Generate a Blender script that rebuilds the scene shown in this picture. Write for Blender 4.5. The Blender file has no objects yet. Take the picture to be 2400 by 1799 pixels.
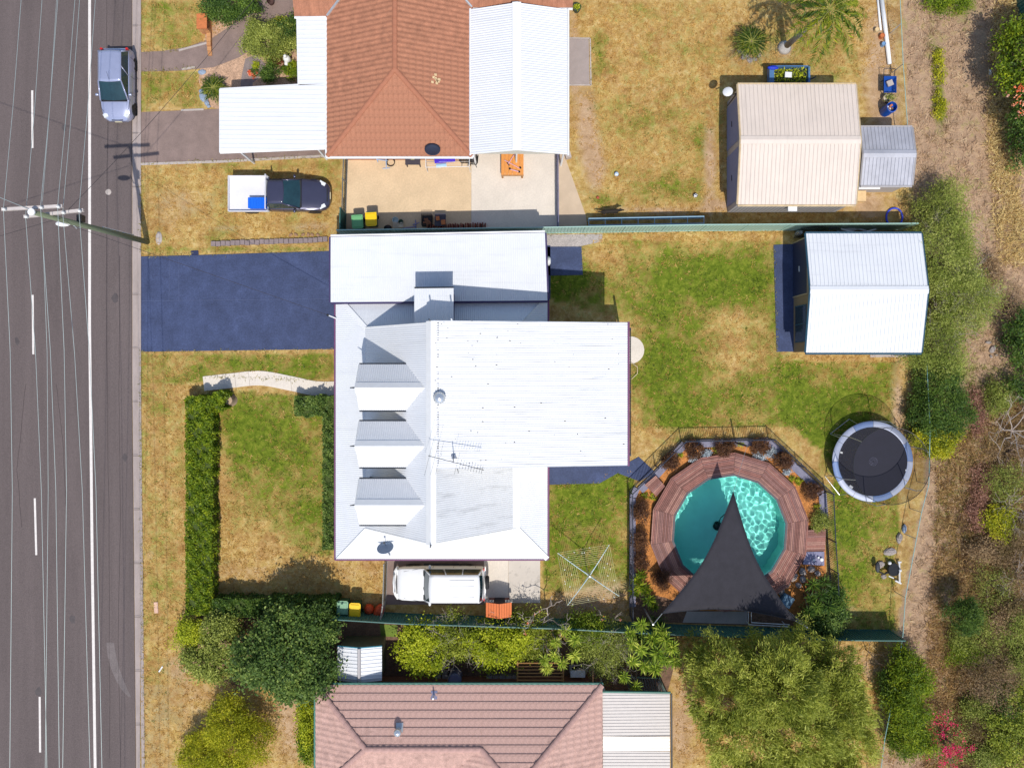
import bpy, math, random
import numpy as np
from mathutils import Vector, Matrix, Quaternion
R = math.radians
random.seed(7)
rng = np.random.default_rng(7)
SC = bpy.context.scene
COL = SC.collection
# ------------------------------------------------------------------ camera, sky, sun, exposure
F = 1848.0      # focal length in photograph pixels (66 degree lens)
HC = 43.0       # drone height over the lawn
CX, CY = 1200.0, 876.0   # where the photograph looks straight down
cam = bpy.data.cameras.new("Camera")
camo = bpy.data.objects.new("Camera", cam); COL.objects.link(camo)
camo.location = (0, 0, HC); camo.rotation_euler = (0, 0, 0)
cam.sensor_fit = 'HORIZONTAL'; cam.angle = 2 * math.atan(1200 / F)
cam.shift_y = -(899.5 - CY) / 2400.0
cam.clip_start = 0.1; cam.clip_end = 2000
SC.camera = camo
SUN = Vector((0.096, -0.546, 1.0)).normalized()
W = bpy.data.worlds.new("World"); SC.world = W; W.use_nodes = True
nt = W.node_tree; nt.nodes.clear()
sky = nt.nodes.new('ShaderNodeTexSky'); sky.sky_type = 'NISHITA'; sky.sun_disc = False
sky.sun_elevation = math.asin(SUN.z); sky.sun_rotation = math.atan2(SUN.x, SUN.y)
bg = nt.nodes.new('ShaderNodeBackground'); bg.inputs[1].default_value = 0.15
wo = nt.nodes.new('ShaderNodeOutputWorld')
nt.links.new(sky.outputs[0], bg.inputs[0]); nt.links.new(bg.outputs[0], wo.inputs[0])
sl = bpy.data.lights.new("Sun", 'SUN'); sl.energy = 3.75; sl.angle = R(0.5); sl.color = (1.0, 0.955, 0.88)
so = bpy.data.objects.new("Sun", sl); COL.objects.link(so); so.location = (5, -30, 60)
so.rotation_euler = (-SUN).to_track_quat('-Z', 'Y').to_euler()
vs = SC.view_settings
vs.view_transform = 'Standard'; vs.look = 'None'; vs.exposure = 0.0; vs.gamma = 1; vs.use_curve_mapping = False

# ------------------------------------------------------------------ helpers
def P(px, py, z=0.0):
    "a point of the place from where it shows in the photograph and its height"
    s = (HC - z) / F
    return Vector(((px - CX) * s, (CY - py) * s, z))
def S(r, g, b, k=0.86):
    def l(c):
        c /= 255.0
        return (c / 12.92 if c <= .04045 else ((c + .055) / 1.055) ** 2.4) * k
    return (l(r), l(g), l(b))
def wloc(o):
    v = Vector((0, 0, 0))
    while o is not None:
        v += o.location; o = o.parent
    return v
class MB:
    def __init__(s): s.v = []; s.f = []
    def add(s, vs, fs):
        n = len(s.v); s.v += [tuple(q) for q in vs]; s.f += [tuple(i + n for i in f) for f in fs]; return s
    def box(s, x0, x1, y0, y1, z0, z1):
        return s.add([(x0,y0,z0),(x1,y0,z0),(x1,y1,z0),(x0,y1,z0),(x0,y0,z1),(x1,y0,z1),(x1,y1,z1),(x0,y1,z1)],
                     [(3,2,1,0),(4,5,6,7),(0,1,5,4),(1,2,6,5),(2,3,7,6),(3,0,4,7)])
    def obox(s, c, sx, sy, sz, rz=0, m=None):
        m = m or Matrix.Rotation(rz, 3, 'Z'); c = Vector(c); n = len(s.v)
        s.box(-sx/2, sx/2, -sy/2, sy/2, -sz/2, sz/2)
        for i in range(n, len(s.v)): s.v[i] = tuple(c + m @ Vector(s.v[i]))
        return s
    def prism(s, pts, z0, z1):
        pts = [(p[0], p[1]) for p in pts]
        a = sum(pts[i-1][0]*pts[i][1]-pts[i][0]*pts[i-1][1] for i in range(len(pts)))
        if a < 0: pts = pts[::-1]
        n = len(pts)
        return s.add([(x,y,z0) for x,y in pts] + [(x,y,z1) for x,y in pts],
                     [tuple(range(n-1,-1,-1)), tuple(range(n,2*n))] + [(i,(i+1)%n,(i+1)%n+n,i+n) for i in range(n)])
    def slab(s, pts, t):
        pts = [Vector(p) for p in pts]; n = len(pts)
        nn = Vector((0,0,0))
        for i in range(n): nn += pts[i-1].cross(pts[i])
        if nn.z < 0: pts = pts[::-1]
        return s.add(pts + [p - Vector((0,0,t)) for p in pts],
                     [tuple(range(n)), tuple(range(2*n-1,n-1,-1))] + [(i+n,(i+1)%n+n,(i+1)%n,i) for i in range(n)])
    def poly(s, pts): return s.add(pts, [tuple(range(len(pts)))])
    def tube(s, pts, r, n=6, r2=None, cap=True):
        pts = [Vector(p) for p in pts]; m = len(pts); r2 = r if r2 is None else r2
        base = len(s.v); up = None
        for i, p in enumerate(pts):
            d = (pts[min(i+1,m-1)] - pts[max(i-1,0)])
            if d.length < 1e-9: d = Vector((0,0,1))
            d.normalize()
            if up is None: up = Vector((0,0,1)) if abs(d.z) < .9 else Vector((1,0,0))
            a = d.cross(up)
            if a.length < 1e-6: a = d.orthogonal()
            a.normalize(); b = a.cross(d); up = b
            rr = r + (r2 - r) * i / max(1, m-1)
            for k in range(n):
                t = 2*math.pi*k/n
                s.v.append(tuple(p + (a*math.cos(t) + b*math.sin(t))*rr))
        for i in range(m-1):
            for k in range(n):
                s.f.append((base+i*n+k, base+i*n+(k+1)%n, base+(i+1)*n+(k+1)%n, base+(i+1)*n+k))
        if cap:
            s.f.append(tuple(base+k for k in range(n-1,-1,-1))); s.f.append(tuple(base+(m-1)*n+k for k in range(n)))
        return s
    def lathe(s, c, prof, n=16, axis=None):
        c = Vector(c); base = len(s.v); m = len(prof)
        q = Vector((0,0,1)).rotation_difference(Vector(axis)) if axis is not None else Quaternion()
        for r, z in prof:
            for k in range(n):
                t = 2*math.pi*k/n
                s.v.append(tuple(c + q @ Vector((r*math.cos(t), r*math.sin(t), z))))
        for i in range(m-1):
            for k in range(n):
                s.f.append((base+i*n+k, base+i*n+(k+1)%n, base+(i+1)*n+(k+1)%n, base+(i+1)*n+k))
        if prof[0][0] > 1e-6: s.f.append(tuple(base+k for k in range(n-1,-1,-1)))
        if prof[-1][0] > 1e-6: s.f.append(tuple(base+(m-1)*n+k for k in range(n)))
        return s
    def ell(s, c, rx, ry, rz, nu=12, nv=7, jit=0):
        c = Vector(c); base = len(s.v)
        for i in range(nv+1):
            ph = math.pi*i/nv - math.pi/2
            for k in range(nu):
                t = 2*math.pi*k/nu; j = 1 + random.uniform(-jit, jit)
                s.v.append((c.x+rx*j*math.cos(ph)*math.cos(t), c.y+ry*j*math.cos(ph)*math.sin(t), c.z+rz*j*math.sin(ph)))
        for i in range(nv):
            for k in range(nu):
                s.f.append((base+i*nu+k, base+i*nu+(k+1)%nu, base+(i+1)*nu+(k+1)%nu, base+(i+1)*nu+k))
        return s
    def build(s, name, mat, parent=None, smooth=False, local=False, base=None, sharp=None):
        me = bpy.data.meshes.new(name)
        if parent is not None:
            off = Vector((0,0,0)) if local else wloc(parent); loc = Vector((0,0,0))
        elif base is not None: off = Vector(base); loc = off
        else:
            a = np.array(s.v); off = Vector(((a[:,0].min()+a[:,0].max())/2, (a[:,1].min()+a[:,1].max())/2, a[:,2].min())); loc = off
        me.from_pydata([(x-off.x, y-off.y, z-off.z) for x,y,z in s.v], [], s.f)
        if mat: me.materials.append(mat)
        me.validate()
        o = bpy.data.objects.new(name, me); COL.objects.link(o)
        o.location = loc; o.parent = parent
        if smooth:
            me.polygons.foreach_set('use_smooth', [True]*len(me.polygons))
            if sharp: me.set_sharp_from_angle(angle=R(sharp))
        return o
def tag(o, label=None, cat=None, group=None, kind=None):
    if label: o['label'] = label
    if cat: o['category'] = cat
    if group: o['group'] = group
    if kind: o['kind'] = kind
    return o
def thing(name, label, cat, loc, group=None, rz=0):
    o = bpy.data.objects.new(name, None); COL.objects.link(o)
    o.empty_display_size = .2; o.location = loc; o.rotation_euler = (0,0,rz)
    return tag(o, label, cat, group)
def single(mb, name, mat, label, cat, group=None, **k):
    return tag(mb.build(name, mat, None, **k), label, cat, group)
def copy_tree(o, parent=None):
    c = o.copy(); COL.objects.link(c); c.parent = parent
    for ch in list(o.children): copy_tree(ch, c)
    return c

# ------------------------------------------------------------------ materials
MC = {}
def newmat(name):
    m = bpy.data.materials.new(name); m.use_nodes = True
    return m, m.node_tree, m.node_tree.nodes['Principled BSDF']
def M(name, col, rough=.75, var=.18, scale=4.0, bump=0.0, metal=0.0, stretch=(1,1,1), fine=0.0, fscale=60., spec=.4, coat=0.0, dirt=None, dfac=.5):
    if name in MC: return MC[name]
    m, t, b = newmat(name); L = t.links.new
    b.inputs['Roughness'].default_value = rough; b.inputs['Metallic'].default_value = metal
    b.inputs['Specular IOR Level'].default_value = spec
    if coat: b.inputs['Coat Weight'].default_value = coat; b.inputs['Coat Roughness'].default_value = .06
    tc = t.nodes.new('ShaderNodeTexCoord'); mp = t.nodes.new('ShaderNodeMapping'); mp.inputs['Scale'].default_value = stretch
    L(tc.outputs['Object'], mp.inputs[0])
    nz = t.nodes.new('ShaderNodeTexNoise'); nz.inputs['Scale'].default_value = scale; nz.inputs['Detail'].default_value = 6; nz.inputs['Roughness'].default_value = .65
    L(mp.outputs[0], nz.inputs['Vector'])
    cr = t.nodes.new('ShaderNodeValToRGB')
    cr.color_ramp.elements[0].position = .3; cr.color_ramp.elements[1].position = .7
    lo = tuple(c*(1-var) for c in col) + (1,); hi = tuple(min(1, c*(1+var)) for c in col) + (1,)
    cr.color_ramp.elements[0].color = lo; cr.color_ramp.elements[1].color = hi
    L(nz.outputs[0], cr.inputs[0]); out = cr.outputs[0]
    if fine:
        n2 = t.nodes.new('ShaderNodeTexNoise'); n2.inputs['Scale'].default_value = fscale; n2.inputs['Detail'].default_value = 2
        L(tc.outputs['Object'], n2.inputs['Vector'])
        mr = t.nodes.new('ShaderNodeMapRange'); mr.inputs[1].default_value = .3; mr.inputs[2].default_value = .7
        mr.inputs[3].default_value = 1-fine; mr.inputs[4].default_value = 1+fine; L(n2.outputs[0], mr.inputs[0])
        mx = t.nodes.new('ShaderNodeVectorMath'); mx.operation = 'SCALE'; L(out, mx.inputs[0]); L(mr.outputs[0], mx.inputs['Scale']); out = mx.outputs[0]
    if dirt:
        n3 = t.nodes.new('ShaderNodeTexNoise'); n3.inputs['Scale'].default_value = 1.0; n3.inputs['Detail'].default_value = 7; n3.inputs['Roughness'].default_value = .7
        m3 = t.nodes.new('ShaderNodeMapping'); m3.inputs['Scale'].default_value = dirt; L(tc.outputs['Object'], m3.inputs[0]); L(m3.outputs[0], n3.inputs['Vector'])
        r3 = t.nodes.new('ShaderNodeMapRange'); r3.inputs[1].default_value = .54; r3.inputs[2].default_value = .72; r3.inputs[3].default_value = 1; r3.inputs[4].default_value = dfac
        L(n3.outputs[0], r3.inputs[0]); mx = t.nodes.new('ShaderNodeVectorMath'); mx.operation = 'SCALE'; L(out, mx.inputs[0]); L(r3.outputs[0], mx.inputs['Scale']); out = mx.outputs[0]
    L(out, b.inputs['Base Color'])
    if bump:
        bp = t.nodes.new('ShaderNodeBump'); bp.inputs['Strength'].default_value = min(1, bump); bp.inputs['Distance'].default_value = .02
        n4 = t.nodes.new('ShaderNodeTexNoise'); n4.inputs['Scale'].default_value = fscale*.6; n4.inputs['Detail'].default_value = 3
        L(tc.outputs['Object'], n4.inputs['Vector']); L(n4.outputs[0], bp.inputs['Height']); L(bp.outputs[0], b.inputs['Normal'])
    MC[name] = m; return m
def leafmat(name, dark, mid, light, trans=.3, rough=.55, gain=1.45):
    if name in MC: return MC[name]
    dark, mid, light = [tuple(min(.9, c*gain) for c in q) for q in (dark, mid, light)]
    m, t, b = newmat(name); L = t.links.new
    at = t.nodes.new('ShaderNodeAttribute'); at.attribute_name = 'v'
    cr = t.nodes.new('ShaderNodeValToRGB'); e = cr.color_ramp.elements
    e[0].color = (*dark,1); e[1].color = (*light,1); k = e.new(.5); k.color = (*mid,1)
    L(at.outputs['Fac'], cr.inputs[0]); L(cr.outputs[0], b.inputs['Base Color'])
    b.inputs['Roughness'].default_value = rough; b.inputs['Specular IOR Level'].default_value = .3
    tr = t.nodes.new('ShaderNodeBsdfTranslucent'); L(cr.outputs[0], tr.inputs[0])
    mx = t.nodes.new('ShaderNodeMixShader'); mx.inputs[0].default_value = trans
    L(b.outputs[0], mx.inputs[1]); L(tr.outputs[0], mx.inputs[2]); L(mx.outputs[0], t.nodes['Material Output'].inputs[0])
    MC[name] = m; return m
def meshmat(name, col, cover=.45, pitch=None):
    "net or wire: part of it is open"
    if name in MC: return MC[name]
    m, t, b = newmat(name); L = t.links.new
    b.inputs['Base Color'].default_value = (*col,1); b.inputs['Roughness'].default_value = .7
    tr = t.nodes.new('ShaderNodeBsdfTransparent'); mx = t.nodes.new('ShaderNodeMixShader')
    L(tr.outputs[0], mx.inputs[1]); L(b.outputs[0], mx.inputs[2]); L(mx.outputs[0], t.nodes['Material Output'].inputs[0])
    mx.inputs[0].default_value = cover
    MC[name] = m; return m

WHITE_ROOF = M('white_roof', (.70,.71,.73), .42, .03, 1.2, dirt=(.25,5,.25), dfac=.9)
WHITE_DIRTY = M('white_roof_weathered', (.70,.705,.72), .45, .04, 1.2, dirt=(.45,9,.45), dfac=.6)
WHITE_PAINT = M('white_paint', (.76,.76,.76), .45, .04, 3)
FASCIA = M('dark_fascia', S(60,50,95), .5, .1)
CREAM_ROOF = M('cream_roof', S(242,226,212,.76), .5, .05, 1.0, dirt=(4,.3,.3), dfac=.88)
CREAM_WALL = M('cream_wall', S(190,170,135,.85), .6, .06)
GREY_WALL = M('grey_steel_wall', S(190,185,185,.8), .5, .05)
GREY_ROOF = M('zinc_roof', S(190,190,198,.8), .45, .16, 1.2, metal=.1)
BROWN_TILE = M('brown_tile', S(178,121,93), .8, .22, 3.0, fine=.15, fscale=30, bump=.2, dirt=(.7,.7,.7), dfac=.8)
BROWN_CAP = M('brown_ridge', S(180,118,90), .8, .16, 3.0)
PINK_TILE = M('pink_tile', S(200,162,149), .8, .2, 3.5, fine=.2, fscale=26, bump=.2, dirt=(1.2,1.2,1.2), dfac=.72)
PINK_CAP = M('pink_ridge', S(190,152,142), .8, .2, 5.0)
BRICK_WALL = M('brick_wall', S(170,110,85), .85, .2, 6, fine=.15)
PALE_WALL = M('pale_wall', S(225,220,205), .7, .06)
GLASS = M('dark_glass', (.03,.05,.06), .06, .1, 2, spec=.8)
CARGLASS = M('car_glass', (.012,.042,.052), .04, .3, 1.5, spec=.9)
BLACK = M('black_plastic', (.018,.018,.02), .5, .2, 8)
RUBBER = M('rubber', (.022,.022,.024), .8, .2, 20)
STEEL = M('galvanised_steel', (.55,.57,.58), .35, .1, 8, metal=.6)
DARKSTEEL = M('dark_steel', (.03,.035,.045), .45, .1, 8)
TIMBER = M('timber', S(185,135,85), .7, .2, 6, stretch=(1,8,8))
ASPHALT = M('asphalt', S(100,89,87,.95), .9, .15, .55, stretch=(1.8,.1,1), fine=.2, fscale=26, bump=.3, dirt=(.35,.12,.3), dfac=.84)
KERB = M('kerb_concrete', S(172,158,152), .85, .14, 1.5, stretch=(2,.6,1), fine=.1, fscale=40)
ROADPAINT = M('road_paint', S(240,232,225,.8), .7, .1, 6, fine=.1)
BLUECON = M('blue_stained_concrete', S(65,76,109), .7, .2, 1.1, fine=.18, fscale=14, spec=.3, dirt=(.8,.8,.8), dfac=1.35)
BROWNCON = M('weathered_concrete', S(142,122,114), .88, .17, 1.2, fine=.1, fscale=22)
PATIOCON = M('patio_concrete', S(224,197,160), .85, .10, .8, fine=.07, fscale=12)
PALECON = M('pale_concrete', S(228,217,203), .85, .08, .8, fine=.06, fscale=12)
GREYCON = M('grey_concrete', S(190,178,170), .85, .12, 1.5, fine=.08, fscale=20)
MULCH = M('mulch', S(196,130,70), .95, .35, 5, fine=.45, fscale=26, bump=.8)
GRAVEL = M('pink_gravel', S(196,160,132), .95, .22, 3, fine=.35, fscale=24, bump=.8)
GREYGRAVEL = M('grey_gravel', S(178,168,165), .95, .16, 4, fine=.3, fscale=24, bump=.6)
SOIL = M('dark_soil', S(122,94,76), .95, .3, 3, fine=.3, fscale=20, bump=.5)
DECKWOOD = M('deck_wood', S(140,96,92), .7, .22, 2.0, fine=.12, fscale=20)
GREENFENCE = M('sage_fence', S(172,206,194), .45, .05, 1)
DARKFENCE = M('deep_green_fence', S(62,112,104), .45, .05, 1)
STONE = M('stone', S(165,155,150), .9, .25, 6, fine=.2, fscale=15)
TERRACOTTA = M('terracotta', S(205,120,70), .8, .2, 6)
BARK = M('bark', S(120,100,85), .9, .25, 10)
PALEBARK = M('pale_bark', S(195,180,168), .85, .2, 8)
ORANGE_TIN = M('orange_paint', S(238,130,75,.85), .6, .06, 4)

# ------------------------------------------------------------------ planes: ribbed sheets and tiles
def frame(a, b, c):
    a, b, c = Vector(a), Vector(b), Vector(c)
    U = (b-a).normalized(); N = U.cross(c-a).normalized()
    if N.z < 0: N = -N
    V = N.cross(U)
    if (c-a).dot(V) < 0: V = -V
    return a, U, V, N
def interval(p2, u):
    lo, hi = 1e9, -1e9; n = len(p2)
    for i in range(n):
        (u0,v0),(u1,v1) = p2[i-1], p2[i]
        if min(u0,u1)-1e-7 <= u <= max(u0,u1)+1e-7:
            vs_ = [v0 + (v1-v0)*(u-u0)/(u1-u0)] if abs(u1-u0) > 1e-7 else [v0,v1]
            lo = min([lo]+vs_); hi = max([hi]+vs_)
    return lo, hi
def ribbed(mb, a, b, c, poly, pitch=.1, depth=.016, kind='sin', thick=.03):
    a, U, V, N = frame(a, b, c)
    p2 = [((Vector(p)-a).dot(U), (Vector(p)-a).dot(V)) for p in poly]
    u0 = min(p[0] for p in p2); u1 = max(p[0] for p in p2)
    prof = [(0,0),(.25,.5),(.5,1),(.75,.5)] if kind == 'sin' else [(0,0),(.70,0),(.77,1),(.93,1)]
    us = []; k = math.floor(u0/pitch)
    while k*pitch < u1:
        for fx, h in prof: us.append(((k+fx)*pitch, h*depth))
        k += 1
    us = [q for q in us if u0+1e-4 < q[0] < u1-1e-4]
    us = [(u0,0.)] + us + [(u1,0.)]
    for p in p2:
        if u0+1e-3 < p[0] < u1-1e-3 and all(abs(q[0]-p[0]) > 1e-4 for q in us): us.append((p[0],0.))
    us.sort()
    n = len(mb.v)
    for u, h in us:
        lo, hi = interval(p2, u)
        for v in (lo, hi): mb.v.append(tuple(a + U*u + V*v + N*h))
    flip = U.cross(V).z < 0
    for i in range(len(us)-1):
        q = (n+2*i, n+2*i+2, n+2*i+3, n+2*i+1); mb.f.append(q[::-1] if flip else q)
    mb.slab([Vector(p) - N*.004 for p in poly], thick)
    return mb
def clip(poly, conv):
    out = poly; n = len(conv)
    for i in range(n):
        a, b = conv[i], conv[(i+1)%n]; inp = out; out = []
        if not inp: break
        side = lambda p: (b[0]-a[0])*(p[1]-a[1]) - (b[1]-a[1])*(p[0]-a[0])
        for j in range(len(inp)):
            p, q = inp[j-1], inp[j]; sp, sq = side(p), side(q)
            if sp >= 0: 
                out.append(p)
                if sq < 0: t = sp/(sp-sq); out.append((p[0]+(q[0]-p[0])*t, p[1]+(q[1]-p[1])*t))
            elif sq >= 0: t = sp/(sp-sq); out.append((p[0]+(q[0]-p[0])*t, p[1]+(q[1]-p[1])*t))
    return out
ROLL = [0,.35,1,.9,.35,0]
class Tiles:
    "one tiled roof: the best-seen tiles are pieces of their own, the rest one mesh"
    def __init__(s, pu, pv, roll=.03, lip=.03): s.pu, s.pv, s.roll, s.lip = pu, pv, roll, lip; s.full = []; s.rest = MB()
    def strips(s, u0, v0, sink=False):
        n = len(ROLL)-1
        return [(u0+s.pu*i/n, u0+s.pu*(i+1)/n, ROLL[i], ROLL[i+1]) for i in range(n)]
    def emit(s, mb, fr, u0, v0, conv=None):
        a, U, V, N = fr; pv, lip = s.pv, s.lip
        for ua, ub, ha, hb in s.strips(u0, v0):
            rect = [(ua,v0),(ub,v0),(ub,v0+pv+.02),(ua,v0+pv+.02)]
            pg = clip(rect, conv) if conv else rect
            if len(pg) < 3: continue
            def pt(q, drop=0):
                t = (q[0]-ua)/(ub-ua); h = (ha+(hb-ha)*t)*s.roll + lip*(1-(q[1]-v0)/pv) + .004 - drop
                return a + U*q[0] + V*q[1] + N*h
            mb.add([pt(q) for q in pg], [tuple(range(len(pg)))])
            low = [q for q in pg if abs(q[1]-v0) < 1e-5]
            if len(low) >= 2:
                low.sort(); l, r = low[0], low[-1]
                mb.add([pt(l,lip),pt(r,lip),pt(r),pt(l)], [(0,1,2,3)])
    def plane(s, a, b, c, poly):
        fr = frame(a,b,c); a,U,V,N = fr
        p2 = [((Vector(p)-a).dot(U), (Vector(p)-a).dot(V)) for p in poly]
        ar = sum(p2[i-1][0]*p2[i][1]-p2[i][0]*p2[i-1][1] for i in range(len(p2)))
        if ar < 0: p2 = p2[::-1]
        u0 = min(p[0] for p in p2); u1 = max(p[0] for p in p2); v0 = min(p[1] for p in p2); v1 = max(p[1] for p in p2)
        def inside(q): return all((p2[(i+1)%len(p2)][0]-p2[i][0])*(q[1]-p2[i][1])-(p2[(i+1)%len(p2)][1]-p2[i][1])*(q[0]-p2[i][0]) >= -1e-4 for i in range(len(p2)))
        v = v0
        while v < v1:
            u = u0
            while u < u1:
                cs = [(u,v),(u+s.pu,v),(u+s.pu,v+s.pv+.02),(u,v+s.pv+.02)]
                if all(inside(q) for q in cs): s.full.append((fr,u,v))
                else: s.emit(s.rest, fr, u, v, p2)
                u += s.pu
            v += s.pv
    def finish(s, roof, mat, n=300):
        def seen(t):
            (a,U,V,N),u,v = t; p = a+U*u+V*v
            x = CX + p.x*F/(HC-p.z); y = CY - p.y*F/(HC-p.z)
            return (0 if (10 < x < 2390 and 10 < y < 1790) else 1e4) + math.hypot(p.x,p.y)
        s.full.sort(key=seen)
        me = None
        for i,(fr,u,v) in enumerate(s.full):
            if i >= n: s.emit(s.rest, fr, u, v); continue
            a,U,V,N = fr
            if me is None:
                mb = MB(); s.emit(mb, (Vector((0,0,0)),Vector((1,0,0)),Vector((0,1,0)),Vector((0,0,1))), 0, 0)
                me = bpy.data.meshes.new('tile'); me.from_pydata(mb.v, [], mb.f); me.materials.append(mat)
            o = bpy.data.objects.new('tile', me); COL.objects.link(o); o.parent = roof
            right = U if U.cross(V).dot(N) > 0 else -U
            org = a + U*u + V*v if right is U else a + U*(u+s.pu) + V*v
            m = Matrix((right, V, N)).transposed(); o.rotation_euler = m.to_euler()
            j = random.uniform(-.002,.002)
            o.location = org + N*j - wloc(roof)
        if s.rest.v:
            r = s.rest.build('tiles', mat, roof); tag(r, kind='stuff')
def caps(parent, mat, p0, p1, name='ridge_tile', ln=.42, r=.13):
    p0, p1 = Vector(p0), Vector(p1); d = p1-p0; n = max(1, round(d.length/ln)); d.normalize(); st = (p1-p0).length/n
    side = d.cross(Vector((0,0,1))).normalized(); up = side.cross(d)
    mb = MB(); k = 6
    for e, sc in ((0,1.0),(1,.9)):
        for i in range(k+1):
            t = math.pi*i/k; mb.v.append(tuple(side*math.cos(t)*r*sc + up*(math.sin(t)*r*.75*sc-.02) + d*(e*(st+.03))))
    for i in range(k): mb.f.append((i,i+1,k+1+i+1,k+1+i))
    mb.f.append(tuple(range(k,-1,-1)))
    me = bpy.data.meshes.new(name); me.from_pydata(mb.v, [], mb.f); me.materials.append(mat)
    for i in range(n):
        o = bpy.data.objects.new(name, me); COL.objects.link(o); o.parent = parent
        o.location = p0 + d*st*i - wloc(parent)
# ------------------------------------------------------------------ foliage
def leafmesh(name, mat, pts, size, var, aspect=.5, up=.6, dirs=None, parent=None, base=None, kind=None):
    n = len(pts); off = np.array(wloc(parent)) if parent is not None else np.array(base)
    nr = rng.normal(size=(n,3)); nr /= np.linalg.norm(nr,axis=1)[:,None]+1e-9
    nr[:,2] = np.abs(nr[:,2]) + up; nr /= np.linalg.norm(nr,axis=1)[:,None]
    t = rng.normal(size=(n,3)) if dirs is None else dirs + rng.normal(size=(n,3))*.25
    t -= nr*np.sum(t*nr,axis=1)[:,None] * (1 if dirs is None else .0)
    t /= np.linalg.norm(t,axis=1)[:,None]+1e-9
    b = np.cross(nr,t); b /= np.linalg.norm(b,axis=1)[:,None]+1e-9
    L = (size*.5)[:,None]; Wd = L*aspect
    v = np.empty((n,4,3)); c = pts - off
    v[:,0] = c - t*L; v[:,1] = c + b*Wd; v[:,2] = c + t*L; v[:,3] = c - b*Wd
    me = bpy.data.meshes.new(name)
    me.vertices.add(n*4); me.vertices.foreach_set('co', v.reshape(-1).astype(np.float32))
    me.loops.add(n*4); me.loops.foreach_set('vertex_index', np.arange(n*4, dtype=np.int32))
    me.polygons.add(n); me.polygons.foreach_set('loop_start', np.arange(0,n*4,4,dtype=np.int32)); me.polygons.foreach_set('loop_total', np.full(n,4,dtype=np.int32))
    at = me.attributes.new('v','FLOAT','FACE'); at.data.foreach_set('value', np.clip(var,0,1).astype(np.float32))
    me.materials.append(mat); me.update(); 
    o = bpy.data.objects.new(name, me); COL.objects.link(o); o.parent = parent
    if parent is None: o.location = tuple(off)
    if kind: o['kind'] = kind
    return o
def crown(c, rad, nclump, nper, cr, shell=.5, zmin=-.6, flat=1.0):
    "leaf positions in clumps spread through an uneven ellipsoid"
    d = rng.normal(size=(nclump*3,3)); d /= np.linalg.norm(d,axis=1)[:,None]; d = d[d[:,2] > zmin][:nclump]
    n = len(d); rr = shell + (1-shell)*rng.random(n)**.6
    lob = 1 + .18*np.sin(3*np.arctan2(d[:,1],d[:,0]) + rng.random()*6) + .1*np.sin(5*np.arctan2(d[:,1],d[:,0]) + rng.random()*6)
    cc = np.array(c) + d*np.array(rad)*(rr*lob)[:,None]
    k = rng.integers(int(nper*.6), int(nper*1.4)+1, n)
    idx = np.repeat(np.arange(n), k)
    g = rng.normal(size=(len(idx),3))*np.array([1,1,.7*flat])*cr*(.7+.6*rng.random(n))[idx][:,None]*.55
    cv = rng.random(n)
    var = .55*cv[idx] + .45*rng.random(len(idx))
    return cc[idx]+g, var, cc
def bush(name, label, cat, px, py, rad, h, mat, nclump=60, nper=40, cr=.28, leaf=.12, aspect=.5, up=.6, group=None, trunk=.07, bark=None, shell=.45, zlow=.12, stems=6, topz=None):
    "px,py: where the middle of its crown shows"
    g = P(px,py,h*.6); g.z = 0
    t = thing(name, label, cat, g, group)
    c = (g.x, g.y, h*(.5+zlow/2)); rz = h*(.5-zlow/2)
    pts, var, cc = crown(c, (rad[0],rad[1],rz), nclump, nper, cr, shell)
    pts[:,2] = np.maximum(pts[:,2], .05)
    leafmesh('foliage', mat, pts, leaf*(.6+.8*rng.random(len(pts))), var, aspect, up, parent=t)
    mb = MB()
    for i in range(min(stems,len(cc))):
        e = Vector(cc[i*len(cc)//max(1,stems)]); m = Vector((g.x,g.y,0)).lerp(e,.45) + Vector((random.uniform(-.1,.1),random.uniform(-.1,.1),.12*h))
        mb.tube([(g.x+random.uniform(-.06,.06),g.y+random.uniform(-.06,.06),-.05), m, e], trunk, 5, trunk*.25)
    mb.build('stem', bark or BARK, t, smooth=True)
    return t
def twigs(mb, p, d, ln, r, depth, spread=.6, lift=.1):
    "bare branching, as real tapered limbs"
    p = Vector(p); d = Vector(d).normalized()
    q = p + d*ln*.5 + Vector((random.gauss(0,.06),random.gauss(0,.06),0))*ln; e = p + d*ln + Vector((random.gauss(0,.1),random.gauss(0,.1),random.gauss(0,.05)))*ln
    mb.tube([p,q,e], r, 4, r*.6, cap=False)
    if depth:
        for k in range(random.choice((2,2,3))):
            nd = (d + Vector((random.gauss(0,spread),random.gauss(0,spread),random.gauss(lift,spread*.5)))).normalized()
            if nd.z < -.1: nd.z = .05
            twigs(mb, e if k < 2 else q, nd, ln*random.uniform(.6,.85), r*.62, depth-1, spread, lift)
LEAF_LIME = leafmat('leaf_lime', S(88,104,20), S(150,160,26), S(205,205,60))
LEAF_HEDGE = leafmat('leaf_hedge', S(48,72,20), S(98,120,22), S(160,168,36))
LEAF_DARK = leafmat('leaf_dark', S(40,62,30), S(84,108,46), S(146,162,80))
LEAF_DEEP = leafmat('leaf_deep', S(34,58,26), S(70,96,34), S(116,138,52))
LEAF_YELLOW = leafmat('leaf_yellow', S(80,90,12), S(146,150,22), S(212,200,52))
LEAF_OLIVE = leafmat('leaf_olive', S(74,84,36), S(124,134,54), S(184,188,96))
LEAF_GREYGREEN = leafmat('leaf_greygreen', S(82,94,36), S(128,140,56), S(184,184,104))
LEAF_RED = leafmat('leaf_red', S(60,30,22), S(112,62,40), S(150,90,52))
LEAF_BRONZE = leafmat('leaf_bronze', S(50,34,30), S(92,62,44), S(138,98,60))
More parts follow.
